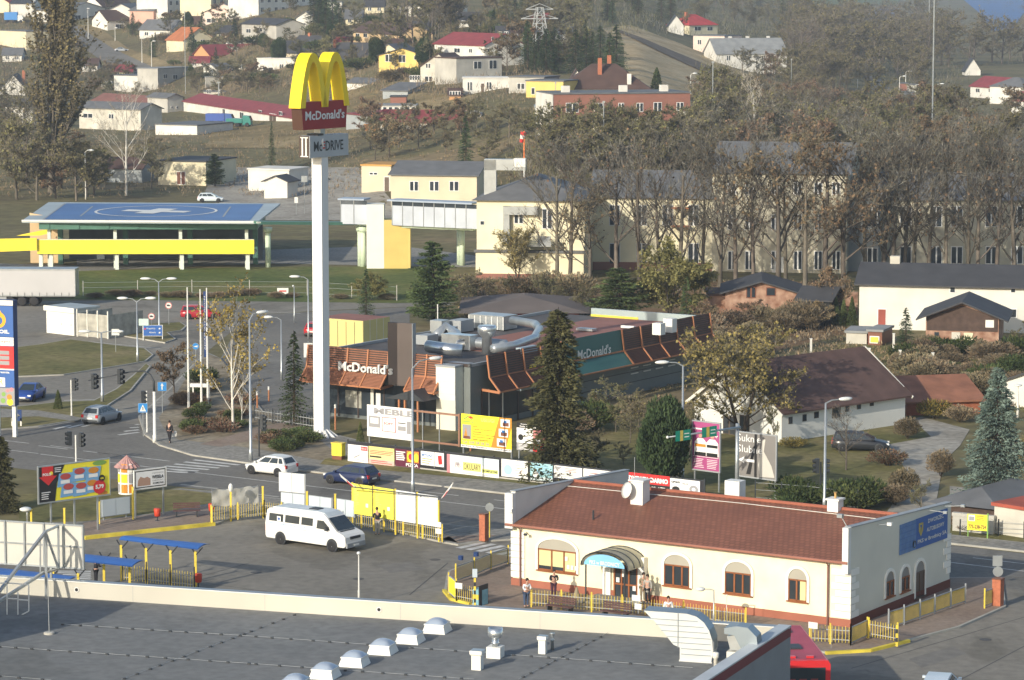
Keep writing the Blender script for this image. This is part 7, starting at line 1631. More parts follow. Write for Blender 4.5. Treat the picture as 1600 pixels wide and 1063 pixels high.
t,W_,h_=H_('white house with a big brown tiled roof and small square windows',(1085,671),(1221,692),14.6,622,'gy',3.2,mat('white_limewash',(.66,.66,.62),.85,.08,.4),RTL,[(1156,648,1171,675)],[(1232,652,1238,662),(1254,648,1260,658),(1272,644,1279,653),(1300,636,1313,652),(1320,634,1327,643),(1339,629,1345,639),(1359,625,1365,634)],door=(1130,649,1150,684,DARK),ov=.45,fr=mat('dark_window_surround',(.10,.08,.06),.8,.1),wd=.03)
mb=MB();L_=W_.L
for s in(0,1):
 y=-.47 if s==0 else 14.6+.35
 for x0,x1 in((-.5,L_/2),(L_+.5,L_/2)):mb.bar((x0,y,h_-.35),(x1,y,h_+3.28),.1,.22,OFFW)
mb.build('bargeboard',t)
H_('rust red row of sheds beyond the brown-roofed white house',(1416,650),(1532,646),9,628,'gx',1.4,mat('rust_wall',(.30,.10,.05),.8,.2),mat('rust_roof',(.25,.11,.065),.8,.25,.7),cat='shed',name='shed')
H_('car port with a dark hipped roof at the lower right',(1462,815),(1556,826),9,784,'hip',.9,mat('dark_boards',(.075,.05,.04)),RG,ov=.5,cat='shed',name='shed')
H_('pale block with a red roof edge at the right border',(1553,834),(1602,842),6,790,'flat',1,WD,rm('red_edge',(.34,.08,.05)),cat='building',name='kiosk')
H_('white gable wall behind the blue spruce at the right border',(1566,634),(1640,640),5,596,'gy',.8,WW,RD)
H_('low grey fence wall beside the pale block',(1488,830),(1552,836),.3,806,'flat',1,WG,WG,cat='wall',name='garden_wall',ov=.1)
# ---- forecourt sheds at the left
t,W_,h_=H_('small white flat-roofed service hut by the lorry',(73,520),(116,525),3.2,481,'flat',1,mat('hut_white',(.74,.73,.68),.6,.04),TIN,[],cat='hut',name='service_hut')
for a,b,c in((81,98,'door'),(99,113,'door')):x0,x1=W_.at(a,500)[0],W_.at(b,500)[0];mb=MB();mb.box(x0,x1,-.03,0,.15,2.1,WHITE);mb.box(x1-.2,x1-.12,-.06,-.03,1,1.1,DARK);mb.build(c,t)
mb=MB();mb.box(-.2,W_.L+.2,-.2,0,h_-.25,h_+.25,WHITE);mb.build('fascia',t)
P,Q=C(121,526),C(169,530);t=thing('plank_enclosure','grey weathered plank enclosure beside the white service hut','enclosure',P,math.atan2((Q-P).y,(Q-P).x));L=(Q-P).length;PLK=mat('weathered_planks',(.38,.37,.32),.9,.25,1.5)
for nm,f_ in(('plank_wall',lambda mb:[mb.box(i*.16,i*.16+.145,0,.03,.05,2.35,PLK)for i in range(int(L/.16))]),('plank_wall',lambda mb:[mb.box(L,L+.03,i*.16,i*.16+.145,.05,2.35,PLK)for i in range(34)]),('plank_wall',lambda mb:[mb.box(0,.03,i*.16,i*.16+.145,.05,2.35,PLK)for i in range(34)])):mb=MB();f_(mb);mb.build(nm,t)
for x in(.0,L/3,2*L/3,L):mb=MB();mb.box(x-.05,x+.07,-.06,.06,0,2.75,OFFW);mb.build('post',t)

# ================================================================== helipad deck on columns
P=C(60,418);Q=C(396,418);zD=5.9;t=thing('helipad','raised blue helipad with a white cross and circle on green and white columns','helipad',(P.x,P.y,0),0)
HB=mat('helipad_blue',(.07,.155,.34),.5,.12,.15);HG=mat('deck_grey',(.36,.42,.44),.5,.1,.3);HGR=mat('deck_green',(.07,.17,.13),.5,.1)
c=[G(*a,zD)-P for a in((34,345),(402,347),(438,318),(76,316))]
mb=MB();k=mb.mi(HG);n=0
for dz in(0,-.25):mb.v+=[(v.x,v.y,zD+dz)for v in c]
for q in((0,1,2,3),(4,7,6,5),(0,4,5,1),(1,5,6,2),(2,6,7,3),(3,7,4,0)):mb.f.append(q);mb.m.append(k)
mb.build('deck',t)
ib=[G(*a,zD+.02)-P for a in((66,343),(390,345),(412,319),(104,318))];mb=MB();mb.face([(v.x,v.y,zD+.02)for v in ib],HB)
ce=G(244,330.5,zD)-P;ra_=96/F*(ce+P).y
ring=[(ra_*math.cos(i*math.pi/24),ra_*math.sin(i*math.pi/24))for i in range(49)];n=len(mb.v);k=mb.mi(WHITE)
for x,y in ring:mb.v+=[(ce.x+x,ce.y+y*1.12,zD+.045),(ce.x+x*.955,ce.y+y*1.12*.955,zD+.045)]
for i in range(48):mb.f.append((n+2*i,n+2*i+1,n+2*i+3,n+2*i+2));mb.m.append(k)
mb.build('marking',t);CG=lambda pts,m,z:mb.face([(v.x,v.y,zD+z)for v in[G(*a,zD+z)-P for a in pts]],m)
mb=MB();a,b=Vector((1,0,0)),Vector((0,1,0));U_=G(303,331,zD)-G(187,330,zD)
CG([(186,329.5),(206,334),(280,336.5),(262,331.5)],WHITE,.05)if 0 else None
def quad(cx_,cy_,hx,hy,rot=R(-17),m=WHITE,z=.05):mb.face([(ce.x+cx_+x*math.cos(rot)-y*math.sin(rot),ce.y+cy_+(x*math.sin(rot)+y*math.cos(rot)),zD+z)for x,y in((-hx,-hy),(hx,-hy),(hx,hy),(-hx,hy))],m)
quad(0,0,4.3,1.25);quad(0,0,1.3,3.9,z=.06);mb.build('marking',t)
mb=MB();[CG(q,GREYP,.04)for q in(((124,338),(127,338),(146,322.5),(143.5,322.5)),((347,339),(350,339),(361.5,323),(359,323)),((24+40,344.5),(67,344.5),(103,318),(100,318)))];mb.build('seam',t)
mb=MB();f0=c[0];f1=c[1];mb.bar((f0.x,f0.y,zD),(f1.x,f1.y,zD),.16,.22,WHITE);mb.build('edge_rail',t)
mb=MB();mb.box(f0.x+2,f1.x-.2,f0.y+.4,f0.y+.8,zD-1.1,zD-.25,HGR);[mb.box(x,x+.3,f0.y+.3,f0.y+12,zD-1.0,zD-.25,HGR)for x in[f0.x+3+i*3.6 for i in range(8)]];mb.build('girder',t)
for px in(78,181,283,386):
 x=(C(px,419)-P).x;mb=MB();mb.box(x-.2,x+.2,f0.y+1.2,f0.y+1.6,0,zD-.25,mat('column_white',(.60,.66,.60),.6,.05));mb.build('column',t);mb=MB();mb.box(x+.35,x+.95,f0.y+6,f0.y+6.6,0,zD-.25,HGR);mb.build('column',t)
YW=mat('bright_yellow_wall',(.84,.70,.05),.55,.04,.3)
Yf=(P+f0).y-1.0;pz=lambda py:Zt(Yf,py);X=lambda px,y=Yf:(px-800)/F*(y*CT+(CH-3)*ST)
t=thing('ramp_wall','long bright yellow parapet of the ramp in front of the helipad','ramp',(X(58),Yf,0),0);L=X(397)-X(58)
mb=MB();mb.box(0,L,0,.3,pz(397),pz(375),YW);mb.box(0,L,-.03,.33,pz(375),pz(374.2),OFFW);mb.box(0,L,.3,4,pz(397)-.1,pz(397)+.25,CONC);mb.build('parapet',t)
for px in(62,78,181,283,386):mb=MB();x=X(px)-X(58);mb.box(x-.2,x+.25,.5,.9,0,pz(397),mat('column_white',(.6,.66,.6)));mb.build('column',t)
t=thing('ramp_wall','bright yellow sloping ramp parapet running off the left edge','ramp',(X(58),Yf-.4,0),0)
x0=X(-160)-X(58);mb=MB();mb.prism([(x0,pz(399)),(-.2,pz(391)),(0,pz(391)),(0,pz(372)),(x0,pz(376))],'y',0,.3,YW);mb.prism([(X(20)-X(58),pz(372)),(0,pz(371.5)),(X(75)-X(58),pz(367)),(X(75)-X(58),pz(361)),(X(58)-X(58),pz(364))],'y',3.4,3.7,YW);mb.build('parapet',t)
t=thing('ramp_end_wall','pale orange end wall behind the left corner of the helipad','wall',(X(29),Yf+9,0),0);mb=MB();mb.prism([(0,0),(X(78)-X(29),0),(X(78)-X(29),5.2),(X(50)-X(29),5.9),(0,6.2)],'y',0,.3,wm('pale_orange',(.58,.43,.25)));mb.build('panel',t)
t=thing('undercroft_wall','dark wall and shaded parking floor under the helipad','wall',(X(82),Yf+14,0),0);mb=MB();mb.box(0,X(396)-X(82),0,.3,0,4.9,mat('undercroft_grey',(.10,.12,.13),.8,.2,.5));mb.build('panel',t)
person('person in a red jacket on the yellow ramp by the helipad',Vector((X(86),Yf+1.2,pz(397)+.25)),R(30),REDC,WHC,pose='walk')
# elevated walkway and lift tower
t=thing('walkway','covered elevated walkway with pale blue panels leading to the hospital','walkway',(0,0,0),0)
A_,B_,D_=G(402,348,zD),G(560,349,5.2),G(745,357,5.2)
mb=MB();PGN=mat('pale_green_steel',(.55,.66,.50),.5,.06);mb.bar(A_,B_,1.9,.35,HGR);mb.bar(A_+Vector((0,-.98,.1)),B_+Vector((0,-.98,.1)),.12,.2,OFFW);mb.bar(B_,D_,2.2,.4,PGN);mb.build('deck',t)
mb=MB();PANB=mat('pale_blue_panel',(.42,.46,.52),.4,.08,.6);mr=MB();mf=MB()
for a,b,hh in((G(533,349,5.3),G(574,350,5.3),2.9),(G(613,351,5.3),G(745,357,5.3),2.9)):
 nb=max(2,round((b-a).length/1.55));nn=Vector((0,-1.0,0))
 for i in range(nb):
  p,q=a.lerp(b,i/nb)+nn,a.lerp(b,(i+1)/nb)+nn;mb.face([p,q,q+Vector((0,0,hh-.5)),p+Vector((0,0,hh-.5))],PANB);mb.face([p+Vector((0,0,hh-.5)),q+Vector((0,0,hh-.5)),q+Vector((0,0,hh)),p+Vector((0,0,hh))],GLASS)
  mf.bar(p+Vector((0,-.03,0)),p+Vector((0,-.03,hh)),.08,.08,METAL)
 p,q=a-Vector((0,-1.2,0)),b;mr.bar(a+Vector((0,0,hh+.12)),b+Vector((0,0,hh+.12)),2.5,.2,mat('walkway_roof',(.30,.36,.44),.4,.08))
mb.build('panel',t);mr.build('roof',t);mf.build('mullions',t)
for px,py in((419,418),(563,416),(567,417),(718,414),(722,415)):p=C(px,py);mb=MB();mb.tube([(p.x,p.y,0),(p.x,p.y,4.6)],.34,PGN,10);mb.lathe([(.5,4.3),(.55,4.9)],PGN,10,(p.x,p.y));mb.build('column',t,True)
P,Q=C(573,420),C(600,420.5);Wt=Wall(P,C(641,420.8));t=thing('lift_tower','white lift tower slab with a lower yellow corrugated annex','tower',P,0)
w1=(Q-P).x;w2=(C(641,420.8)-P).x;h1,h2=Zt(P.y,320),Zt(P.y,344);mb=MB();mb.box(0,w1,0,3,0,h1,mat('tower_white',(.70,.70,.62),.6,.04));mb.build('wall',t);mb=MB();mb.box(w1,w2,-.05,3,0,h2,mat('mustard_sheet',(.60,.47,.15),.55,.05));[mb.box(w1+i*.25,w1+i*.25+.05,-.08,-.05,0,h2,mat('mustard_sheet',(.6,.47,.15)))for i in range(int((w2-w1)/.25))];mb.build('annex',t)

# ================================================================== masts and poles far off
def lattice(px,py,tp,wb,wt,label,arms=True):
 P=GP(px,py);h=Zt(P.y,tp)-P.z;t=thing('lattice_pylon',label,'pylon',P,R(20));GM=mat('pylon_grey',(.40,.42,.42),.6,.05);mb=MB();n=7;r=.13
 cor=lambda z:[(sx*(wb+(wt-wb)*z/h),sy*(wb+(wt-wb)*z/h),z)for sx,sy in((-1,-1),(1,-1),(1,1),(-1,1))]
 for i in range(n):
  a,b=cor(h*i/n),cor(h*(i+1)/n)
  for j in range(4):mb.bar(a[j],b[j],r*1.4,r*1.4,GM);mb.bar(a[j],b[(j+1)%4],r,r,GM);mb.bar(b[j],b[(j+1)%4],r,r,GM)
 mb.build('mast',t)
 if arms:
  for z,w in((h*.80,4.6),(h*.97,3.4)):mb=MB();mb.bar((-w,0,z),(w,0,z),.25,.25,GM);mb.bar((-w,0,z),(0,0,z+1.3),.14,.14,GM);mb.bar((w,0,z),(0,0,z+1.3),.14,.14,GM);mb.build('cross_arm',t)
lattice(843,98,12,2.2,.7,'grey lattice power pylon on the hill')
for px,py,tp,lb,r in((1456,235,-30,'very tall thin grey radio mast over the right-hand thicket',.17),(1451,78,-30,'shorter thin radio mast beside the tall one',.2),(1113,225,96,'thin grey pole left of the right-hand thicket',.11),(943,268,158,'thin pale pole in front of the brown block',.1),(1187,245,200,'short white pole in the thicket',.12),(1490,215,161,'bright white pole by the right-hand road',.14),(1340,138,122,'small white sign pole on the meadow',.1),(1383,172,152,'white post at the meadow edge',.25),(342,152,128,'teal chimney pipe on the slope',.2),(868,212,128,'pale pole before the brown block',.07),(290,150,18,'leaning thin white pole among the houses',.1),(1236,162,92,'thin pole right of the long white house',.08)):
 P=GP(px,py);h=Zt(P.y,tp)-P.z;t=thing('slender_pole',lb,'pole',P,0);mb=MB();mb.tube([(0,0,0),(0,0,h)],[r,r*.8],METAL if py>100 else GREYP,6);mb.build('shaft',t);mb=MB();mb.box(-r*2,r*2,-r,r,h-.3,h,METAL);mb.build('cap',t)
P=GP(819,292);h=Zt(P.y,205)-P.z;t=thing('windsock','red and white windsock hanging from an orange and white pole on the hospital roof','windsock',P,0);mb=MB();n=6
for i in range(n):mb.tube([(0,0,h*i/n),(0,0,h*(i+1)/n)],.13,pc('sock_orange',(.75,.2,.04))if i>1 or i==0 else WHITE,7)
mb.build('pole',t);mb=MB();[mb.tube([(-.1-.12*i,0,h-.1-.55*i),(-.22-.12*i,0,h-.65-.55*i)],[.45-i*.06,.4-i*.06],RED if i%2==0 else WHITE,9)for i in range(3)];mb.build('sock',t)
# vehicles on the hillside yards
def lorry(px,py,ang,cab,box,label,L=6.5,hh=2.6):
 t=thing('parked_lorry',label,'lorry',GP(px,py,.1),ang);mb=MB();mb.box(-L,0,-1.2,1.2,.9,.9+hh,box);mb.build('cargo_box',t);mb=MB();mb.prism([(.1,.5),(1.9,.5),(1.9,1.5),(1.5,2.4),(.1,2.5)],'y',-1.1,1.1,cab);mb.build('cab',t);mb=MB();mb.prism([(1.93,1.5),(1.56,2.3),(1.52,2.3),(1.9,1.5)],'y',-1,1,CARGL);mb.build('windscreen',t)
 for x in(-L*.8,-L*.3,1.1):
  for y in(-1.05,1.05):wheel(t,x,y,.48,.25)
lorry(28,36,R(0),WHITE,paint('tarp_blue',(.05,.22,.55),.6),'white lorry with a bright blue box at the top left corner',4.4)
lorry(352,196,R(-8),paint('cab_blue',(.04,.10,.30)),paint('tarp_dark_blue',(.03,.08,.32),.6),'lorry with a dark blue tarpaulin by the maroon-roofed workshop',4.2,1.6)
lorry(380,199,R(-8),paint('cab_green',(.03,.2,.17)),paint('cab_green',(.03,.2,.17)),'green flatbed lorry by the maroon-roofed workshop',3.6,.9)
t=thing('excavator','small orange excavator arm on the bare ground right of the arches','excavator',GP(578,212,0),R(15));OM=paint('digger_orange',(.55,.2,.05));mb=MB();mb.box(-1,1,-.9,.9,.8,2.2,OM);mb.build('body',t);mb=MB();mb.bar((0,0,1.6),(.8,0,4.4),.4,.4,OM);mb.bar((.8,0,4.4),(2.2,0,2.2),.3,.3,OM);mb.build('arm',t);mb=MB();mb.box(-1.3,1.3,-1.1,-.6,0,.8,DARK);mb.box(-1.3,1.3,.6,1.1,0,.8,DARK);mb.build('tracks',t)
for i,(px,py,tp)in enumerate(((1358,571,545),(1406,575,548),(1561,571,558),(1457,586,552),(1396,553,522),(1267,552,530))):
 P=C(px,py);t=thing('garden_post',['tall white concrete post behind the brown roof','white concrete post right of the tall one in the garden','short white post near the right border of the garden','whitewashed leaning post in the middle of the garden','grey post beside the small spruce','thin pale post in the brown shrubs'][i],'post',P,0,'white garden posts');mb=MB();mb.box(-.1,.1,-.1,.1,0,Zt(P.y,tp),OFFW);mb.build('shaft',t);mb=MB();mb.box(-.13,.13,-.13,.13,Zt(P.y,tp),Zt(P.y,tp)+.06,WHITE);mb.build('cap',t)
# ================================================================== trees and shrubs
rnd=random.Random(11)
def vm(n,c,c2=None,tint=.28,var=.3):return mat(n,c,.9,var,.9,rgb2=c2,tint=tint,detail=4,spec=.1)
BK1,BK2,BKW=vm('bark_grey',(.12,.105,.085)),vm('bark_dark',(.07,.055,.04)),vm('bark_white',(.58,.56,.50),tint=.05,var=.35)
TW1,TW2=vm('twigs_brown',(.115,.105,.075),(.18,.16,.115)),vm('twigs_grey',(.115,.112,.095),(.18,.175,.15))
LO,LB_,LYE=vm('leaves_olive',(.10,.10,.045),(.155,.145,.065)),vm('leaves_brown',(.14,.095,.055),(.20,.14,.085)),vm('leaves_yellow',(.20,.155,.045),(.29,.22,.06),tint=.15)
NG,NB,NP,LTH,LWI,LRU=vm('needles_green',(.03,.05,.022),(.055,.08,.035)),vm('needles_blue',(.085,.13,.11),(.15,.20,.17),tint=.12),vm('needles_pine',(.035,.055,.022),(.07,.09,.035)),vm('thuja_green',(.055,.075,.025),(.09,.11,.04)),vm('willow_yellow',(.135,.135,.05),(.20,.19,.075),tint=.1),vm('leaves_rust',(.14,.075,.05),(.19,.115,.075))
def rv(s=1.0):
 while True:
  v=Vector((rnd.uniform(-1,1),rnd.uniform(-1,1),rnd.uniform(-1,1)))
  if .05<v.length<1:return v*s
def blade(mb,p,d,w,m):
 s=d.cross(rv()).normalized()*w/2;k=mb.mi(m);n=len(mb.v);mb.v+=[tuple(p-s),tuple(p+s),tuple(p+d)];mb.f.append((n,n+1,n+2));mb.m.append(k)
def leaf(mb,p,s,m):
 a=rv().normalized()*s;b=a.cross(rv()).normalized()*s*.8;k=mb.mi(m);n=len(mb.v);mb.v+=[tuple(p-a-b),tuple(p+a-b),tuple(p+a+b),tuple(p-a+b)];mb.f.append((n,n+1,n+2,n+3));mb.m.append(k)
def finish(t,tr,cr):
 tr.build('trunk',t,True,fix=False);cr.build('crown',t,False,fix=False);return t
def tree(name,h,clear,spread,bark,twig,leaves=None,nleaf=0,lsize=.16,r0=.22,ntw=22,up=.55,kids=(7,5,4),stems=1,cat='tree',tw=.045,tl=.8,gravity=0.0):
 t=thing(name,'x',cat);tr,cr=MB(),MB();tips=[]
 def grow(p,d,L,r,lev):
  n=4 if lev<2 else 3;pts=[p.copy()];q=p.copy();dd=d.copy()
  for i in range(n):
   dd=(dd+rv(.16 if lev else .05)+Vector((0,0,.06 if lev else .02))-Vector((0,0,gravity*lev*.12))).normalized();q=q+dd*L/n;pts.append(q.copy())
  tr.tube(pts,[r*(1-.62*i/n)for i in range(n+1)],bark,6 if lev==0 else(4 if lev==1 else 3),False)
  if lev==3 or(lev==2 and len(kids)==2):tips.append((pts,dd));return
  nk=kids[lev]
  for i in range(nk):
   f_=(clear+(1-clear)*(i+rnd.random())/nk)if lev==0 else .25+.75*(i+rnd.random())/nk
   k=min(int(f_*n),n-1);pp=pts[k].lerp(pts[k+1],f_*n-k);az=rnd.uniform(0,6.283);out=Vector((math.cos(az),math.sin(az),0))
   nd=(dd*up+out*spread*(1 if lev==0 else .8)).normalized();ln=L*((.52-.22*abs(f_-.45))if lev==0 else rnd.uniform(.42,.62));grow(pp,nd,ln,r*(.42 if lev==0 else .5)*(1.1-.5*f_),lev+1)
  if lev>0:tips.append((pts[-2:],dd))
 for s in range(stems):
  az=s*6.283/stems+rnd.random();d=Vector((math.cos(az)*.28,math.sin(az)*.28,1)).normalized()if stems>1 else Vector((rnd.uniform(-.03,.03),rnd.uniform(-.03,.03),1));grow(Vector((0,0,-.3)),d,h*.78,r0/(stems**.5),0)
 for pts,d in tips:
  for i in range(ntw):
   k=rnd.randrange(len(pts)-1);p=pts[k].lerp(pts[k+1],rnd.random());dv=(d*.7+rv(1.0)+Vector((0,0,.25-gravity*1.3))).normalized()*tl*rnd.uniform(.45,1.2)
   blade(cr,p,dv,tw*rnd.uniform(.6,1.4),twig)
   if leaves and rnd.random()<nleaf:leaf(cr,p+dv*rnd.random(),lsize*rnd.uniform(.6,1.3),leaves)
 return finish(t,tr,cr)
def conifer(name,h,R_,ndl,bark=BK2,levels=26,per=12,droop=.35,base=.06,tuft=.16,fill=14,rag=.25,power=.9):
 t=thing(name,'x','tree');tr,cr=MB(),MB();tr.tube([(0,0,-.3),(0,0,h*.5),(0,0,h)],[R_*.075,R_*.05,.02],bark,6)
 for i in range(levels):
  z=h*(base+(1-base)*(i/levels)**.95);r=R_*(1-(z/h-base)/(1-base))**power*rnd.uniform(1-rag,1+rag*.4)+.12
  for j in range(max(4,int(per*(.45+.55*r/R_)))):
   a=rnd.uniform(0,6.283);rr=r*rnd.uniform(.72,1.08);o=Vector((math.cos(a),math.sin(a),0));zz=z+rnd.uniform(-.4,.4)*h/levels;tr.tube([(0,0,zz),tuple(o*rr*.8+Vector((0,0,zz-droop*rr*.6)))],[.035,.012],bark,3,False)
   for k in range(fill):
    f_=(k+rnd.random())/fill;sd=Vector((-o.y,o.x,0))*rnd.uniform(-1,1)*rr*.26*(1-.6*abs(f_-.5));p=o*rr*(.18+.82*f_)+sd+Vector((0,0,zz-droop*rr*f_*.75+rnd.uniform(-.08,.08)))
    dv=(o+rv(.7)+Vector((0,0,-.15))).normalized()*tuft*rnd.uniform(1.2,2.4);blade(cr,p,dv,tuft*rnd.uniform(.7,1.3),ndl)
 return finish(t,tr,cr)
def blob(name,rx_,ry_,h,m,n=2600,s=.14,z0=.05,cat='shrub',m2=None,up=.8,lumps=9,bark=BK2,shape='egg'):
 t=thing(name,'x',cat);tr,cr=MB(),MB();L=[(rv(1),rnd.uniform(.25,.5))for _ in range(lumps)]
 for i in range(5):a=i*1.257;tr.tube([(0,0,-.2),(math.cos(a)*rx_*.3,math.sin(a)*ry_*.3,h*.5),(math.cos(a)*rx_*.5,math.sin(a)*ry_*.5,h*.8)],[.05,.03,.01],bark,4,False)
 for i in range(n):
  v=rv().normalized();k=1-.22+.22*sum(math.exp(-((v-c.normalized()).length/w)**2)for c,w in L);f_=rnd.random()**.35*k;zz=(v.z*.5+.5)
  if shape=='cone':tp=(1-zz)**.8+.05;rr=tp*rnd.uniform(.8,1.05)*(1 if i%4 else rnd.random());a=rnd.uniform(0,6.283);p=Vector((rx_*rr*math.cos(a),ry_*rr*math.sin(a),z0+h*zz))
  else:p=Vector((rx_*v.x*f_,ry_*v.y*f_,z0+h*(.5+.5*v.z*f_)))
  blade(cr,p,(Vector((v.x,v.y,max(v.z,-.2)+up))+rv(.7)).normalized()*s*rnd.uniform(1.2,2.6),s*rnd.uniform(.6,1.2),m2 if m2 and rnd.random()<.35 else m)
 return finish(t,tr,cr)
T3=lambda f:[f()for _ in range(3)]
TALL=T3(lambda:tree('bare_tree',16,.2,.58,BK1,TW2,LB_,.06,.11,r0=.30,ntw=7,kids=(10,5,4),tl=.95,tw=.05))
TALLR=[tree('bare_tree',15,.2,.7,BK1,TW1,LB_,.3,.12,r0=.32,ntw=11,kids=(8,5,4),tl=.9,tw=.05)]
BUSHY=T3(lambda:tree('bare_tree',9.5,.15,.85,BK1,TW1,LO,.25,.12,r0=.2,ntw=17,kids=(8,5,4),tl=.9,tw=.045))
OLIVE=[tree('olive_tree',10.5,.15,.8,BK1,TW1,LO,.6,.12,r0=.22,ntw=18,kids=(8,5,3),tl=.8,tw=.05)for _ in range(2)]
RUSTY=[tree('bare_tree',9,.15,.85,BK1,TW1,LB_,.7,.12,r0=.2,ntw=18,kids=(8,5,3),tl=.8,tw=.05)]
BIRCH=[tree('birch_tree',14,.2,.55,BKW,vm('twigs_pale',(.36,.33,.27)),None,0,r0=.2,ntw=9,kids=(9,4,3),tl=.8,tw=.035)]
BIRY=[tree('birch_tree',10,.2,.4,BKW,TW1,LYE,.9,.08,r0=.13,ntw=11,kids=(10,4,3),tl=.6,tw=.03,up=.8,gravity=.3)]
SPR=[conifer('spruce_tree',12,2.9,NG)for _ in range(2)];BSPR=conifer('blue_spruce',11.5,3.4,NB,levels=36,per=19,droop=.25,fill=26,tuft=.15,power=.75)
PINE=conifer('pine_tree',11.2,3.5,NP,levels=24,per=15,droop=-.1,fill=34,tuft=.2,rag=.4,power=.55,base=.1)
DSPR=conifer('spruce_tree',15.5,3.3,vm('needles_brown_green',(.05,.055,.025),(.10,.095,.045)),levels=38,per=17,droop=.55,fill=30,tuft=.19,rag=.35,power=.55)
POP=tree('poplar_tree',28,.08,.16,BK1,TW1,vm('leaves_poplar',(.12,.105,.05),(.18,.15,.075)),.8,.15,r0=.5,ntw=13,kids=(34,6,3),tl=1.1,tw=.06,up=1.0)
WIL=tree('willow_tree',8.5,.15,.75,BK1,LWI,LWI,.9,.11,r0=.16,ntw=24,kids=(9,5,3),tl=1.0,tw=.04,gravity=.5,stems=2)
AUT=tree('autumn_tree',10.5,.18,.95,BK2,TW1,vm('leaves_gold',(.16,.14,.05),(.24,.19,.07),tint=.1),.6,.10,r0=.28,ntw=15,kids=(9,6,4),tl=.8,tw=.04,stems=2)
THU=blob('thuja',1.0,1.0,4.0,LTH,2400,.12,cat='shrub',shape='cone');THB=blob('thuja',2.4,2.0,7.4,vm('yew_green',(.02,.034,.016),(.042,.06,.026)),12000,.16,cat='shrub',up=2.4,m2=NG,lumps=14)
SHG=blob('shrub',1.1,1.0,1.2,LTH,1100,.09,m2=NG);SHR=blob('shrub',1.0,1.0,1.0,LRU,900,.08,m2=TW1);SHB=blob('shrub',2.0,1.8,2.6,vm('leaves_dry',(.15,.115,.07),(.22,.17,.105)),3200,.11,m2=TW1);SHY_=blob('shrub',2.0,1.6,1.7,LYE,1600,.11,m2=LO)
HEI={}
for lst,hh in((TALL,15.5),(TALLR,14.5),(BUSHY,9.3),(OLIVE,10.3),(RUSTY,8.8),(BIRCH,13.5),(BIRY,9.6),(SPR,12),([BSPR],11.5),([PINE],11.2),([DSPR],15.5),([POP],27.5),([WIL],7.6),([AUT],9.4),([THU],4.0),([THB],7.5),([SHG],1.25),([SHR],1.05),([SHB],2.7),([SHY_],1.8)):
 for p in lst:HEI[p]=hh
USED=set()
def plant(proto,px,py,top,label,group=None,wide=1.0,z=0.0,cat=None):
 """a plant standing at px,py whose tip reaches the height seen at top"""
 P=GP(px,py,z);h=max(Zt(P.y,top)-P.z,.3);s=h/HEI[proto];a=rnd.uniform(0,6.283)
 if proto not in USED:USED.add(proto);r=proto;r.location=P;r.rotation_euler=(0,0,a);r['label']=label;r.scale=(s*wide,s*wide,s);CH_OF.setdefault(r,[o for o in r.children])
 else:r=dup(proto,P,a,label,None,(s*wide,s*wide,s))
 if group:r['group']=group
 elif 'group' in r:del r['group']
 if r is not proto or True:r['category']=cat or r['category']
 return r
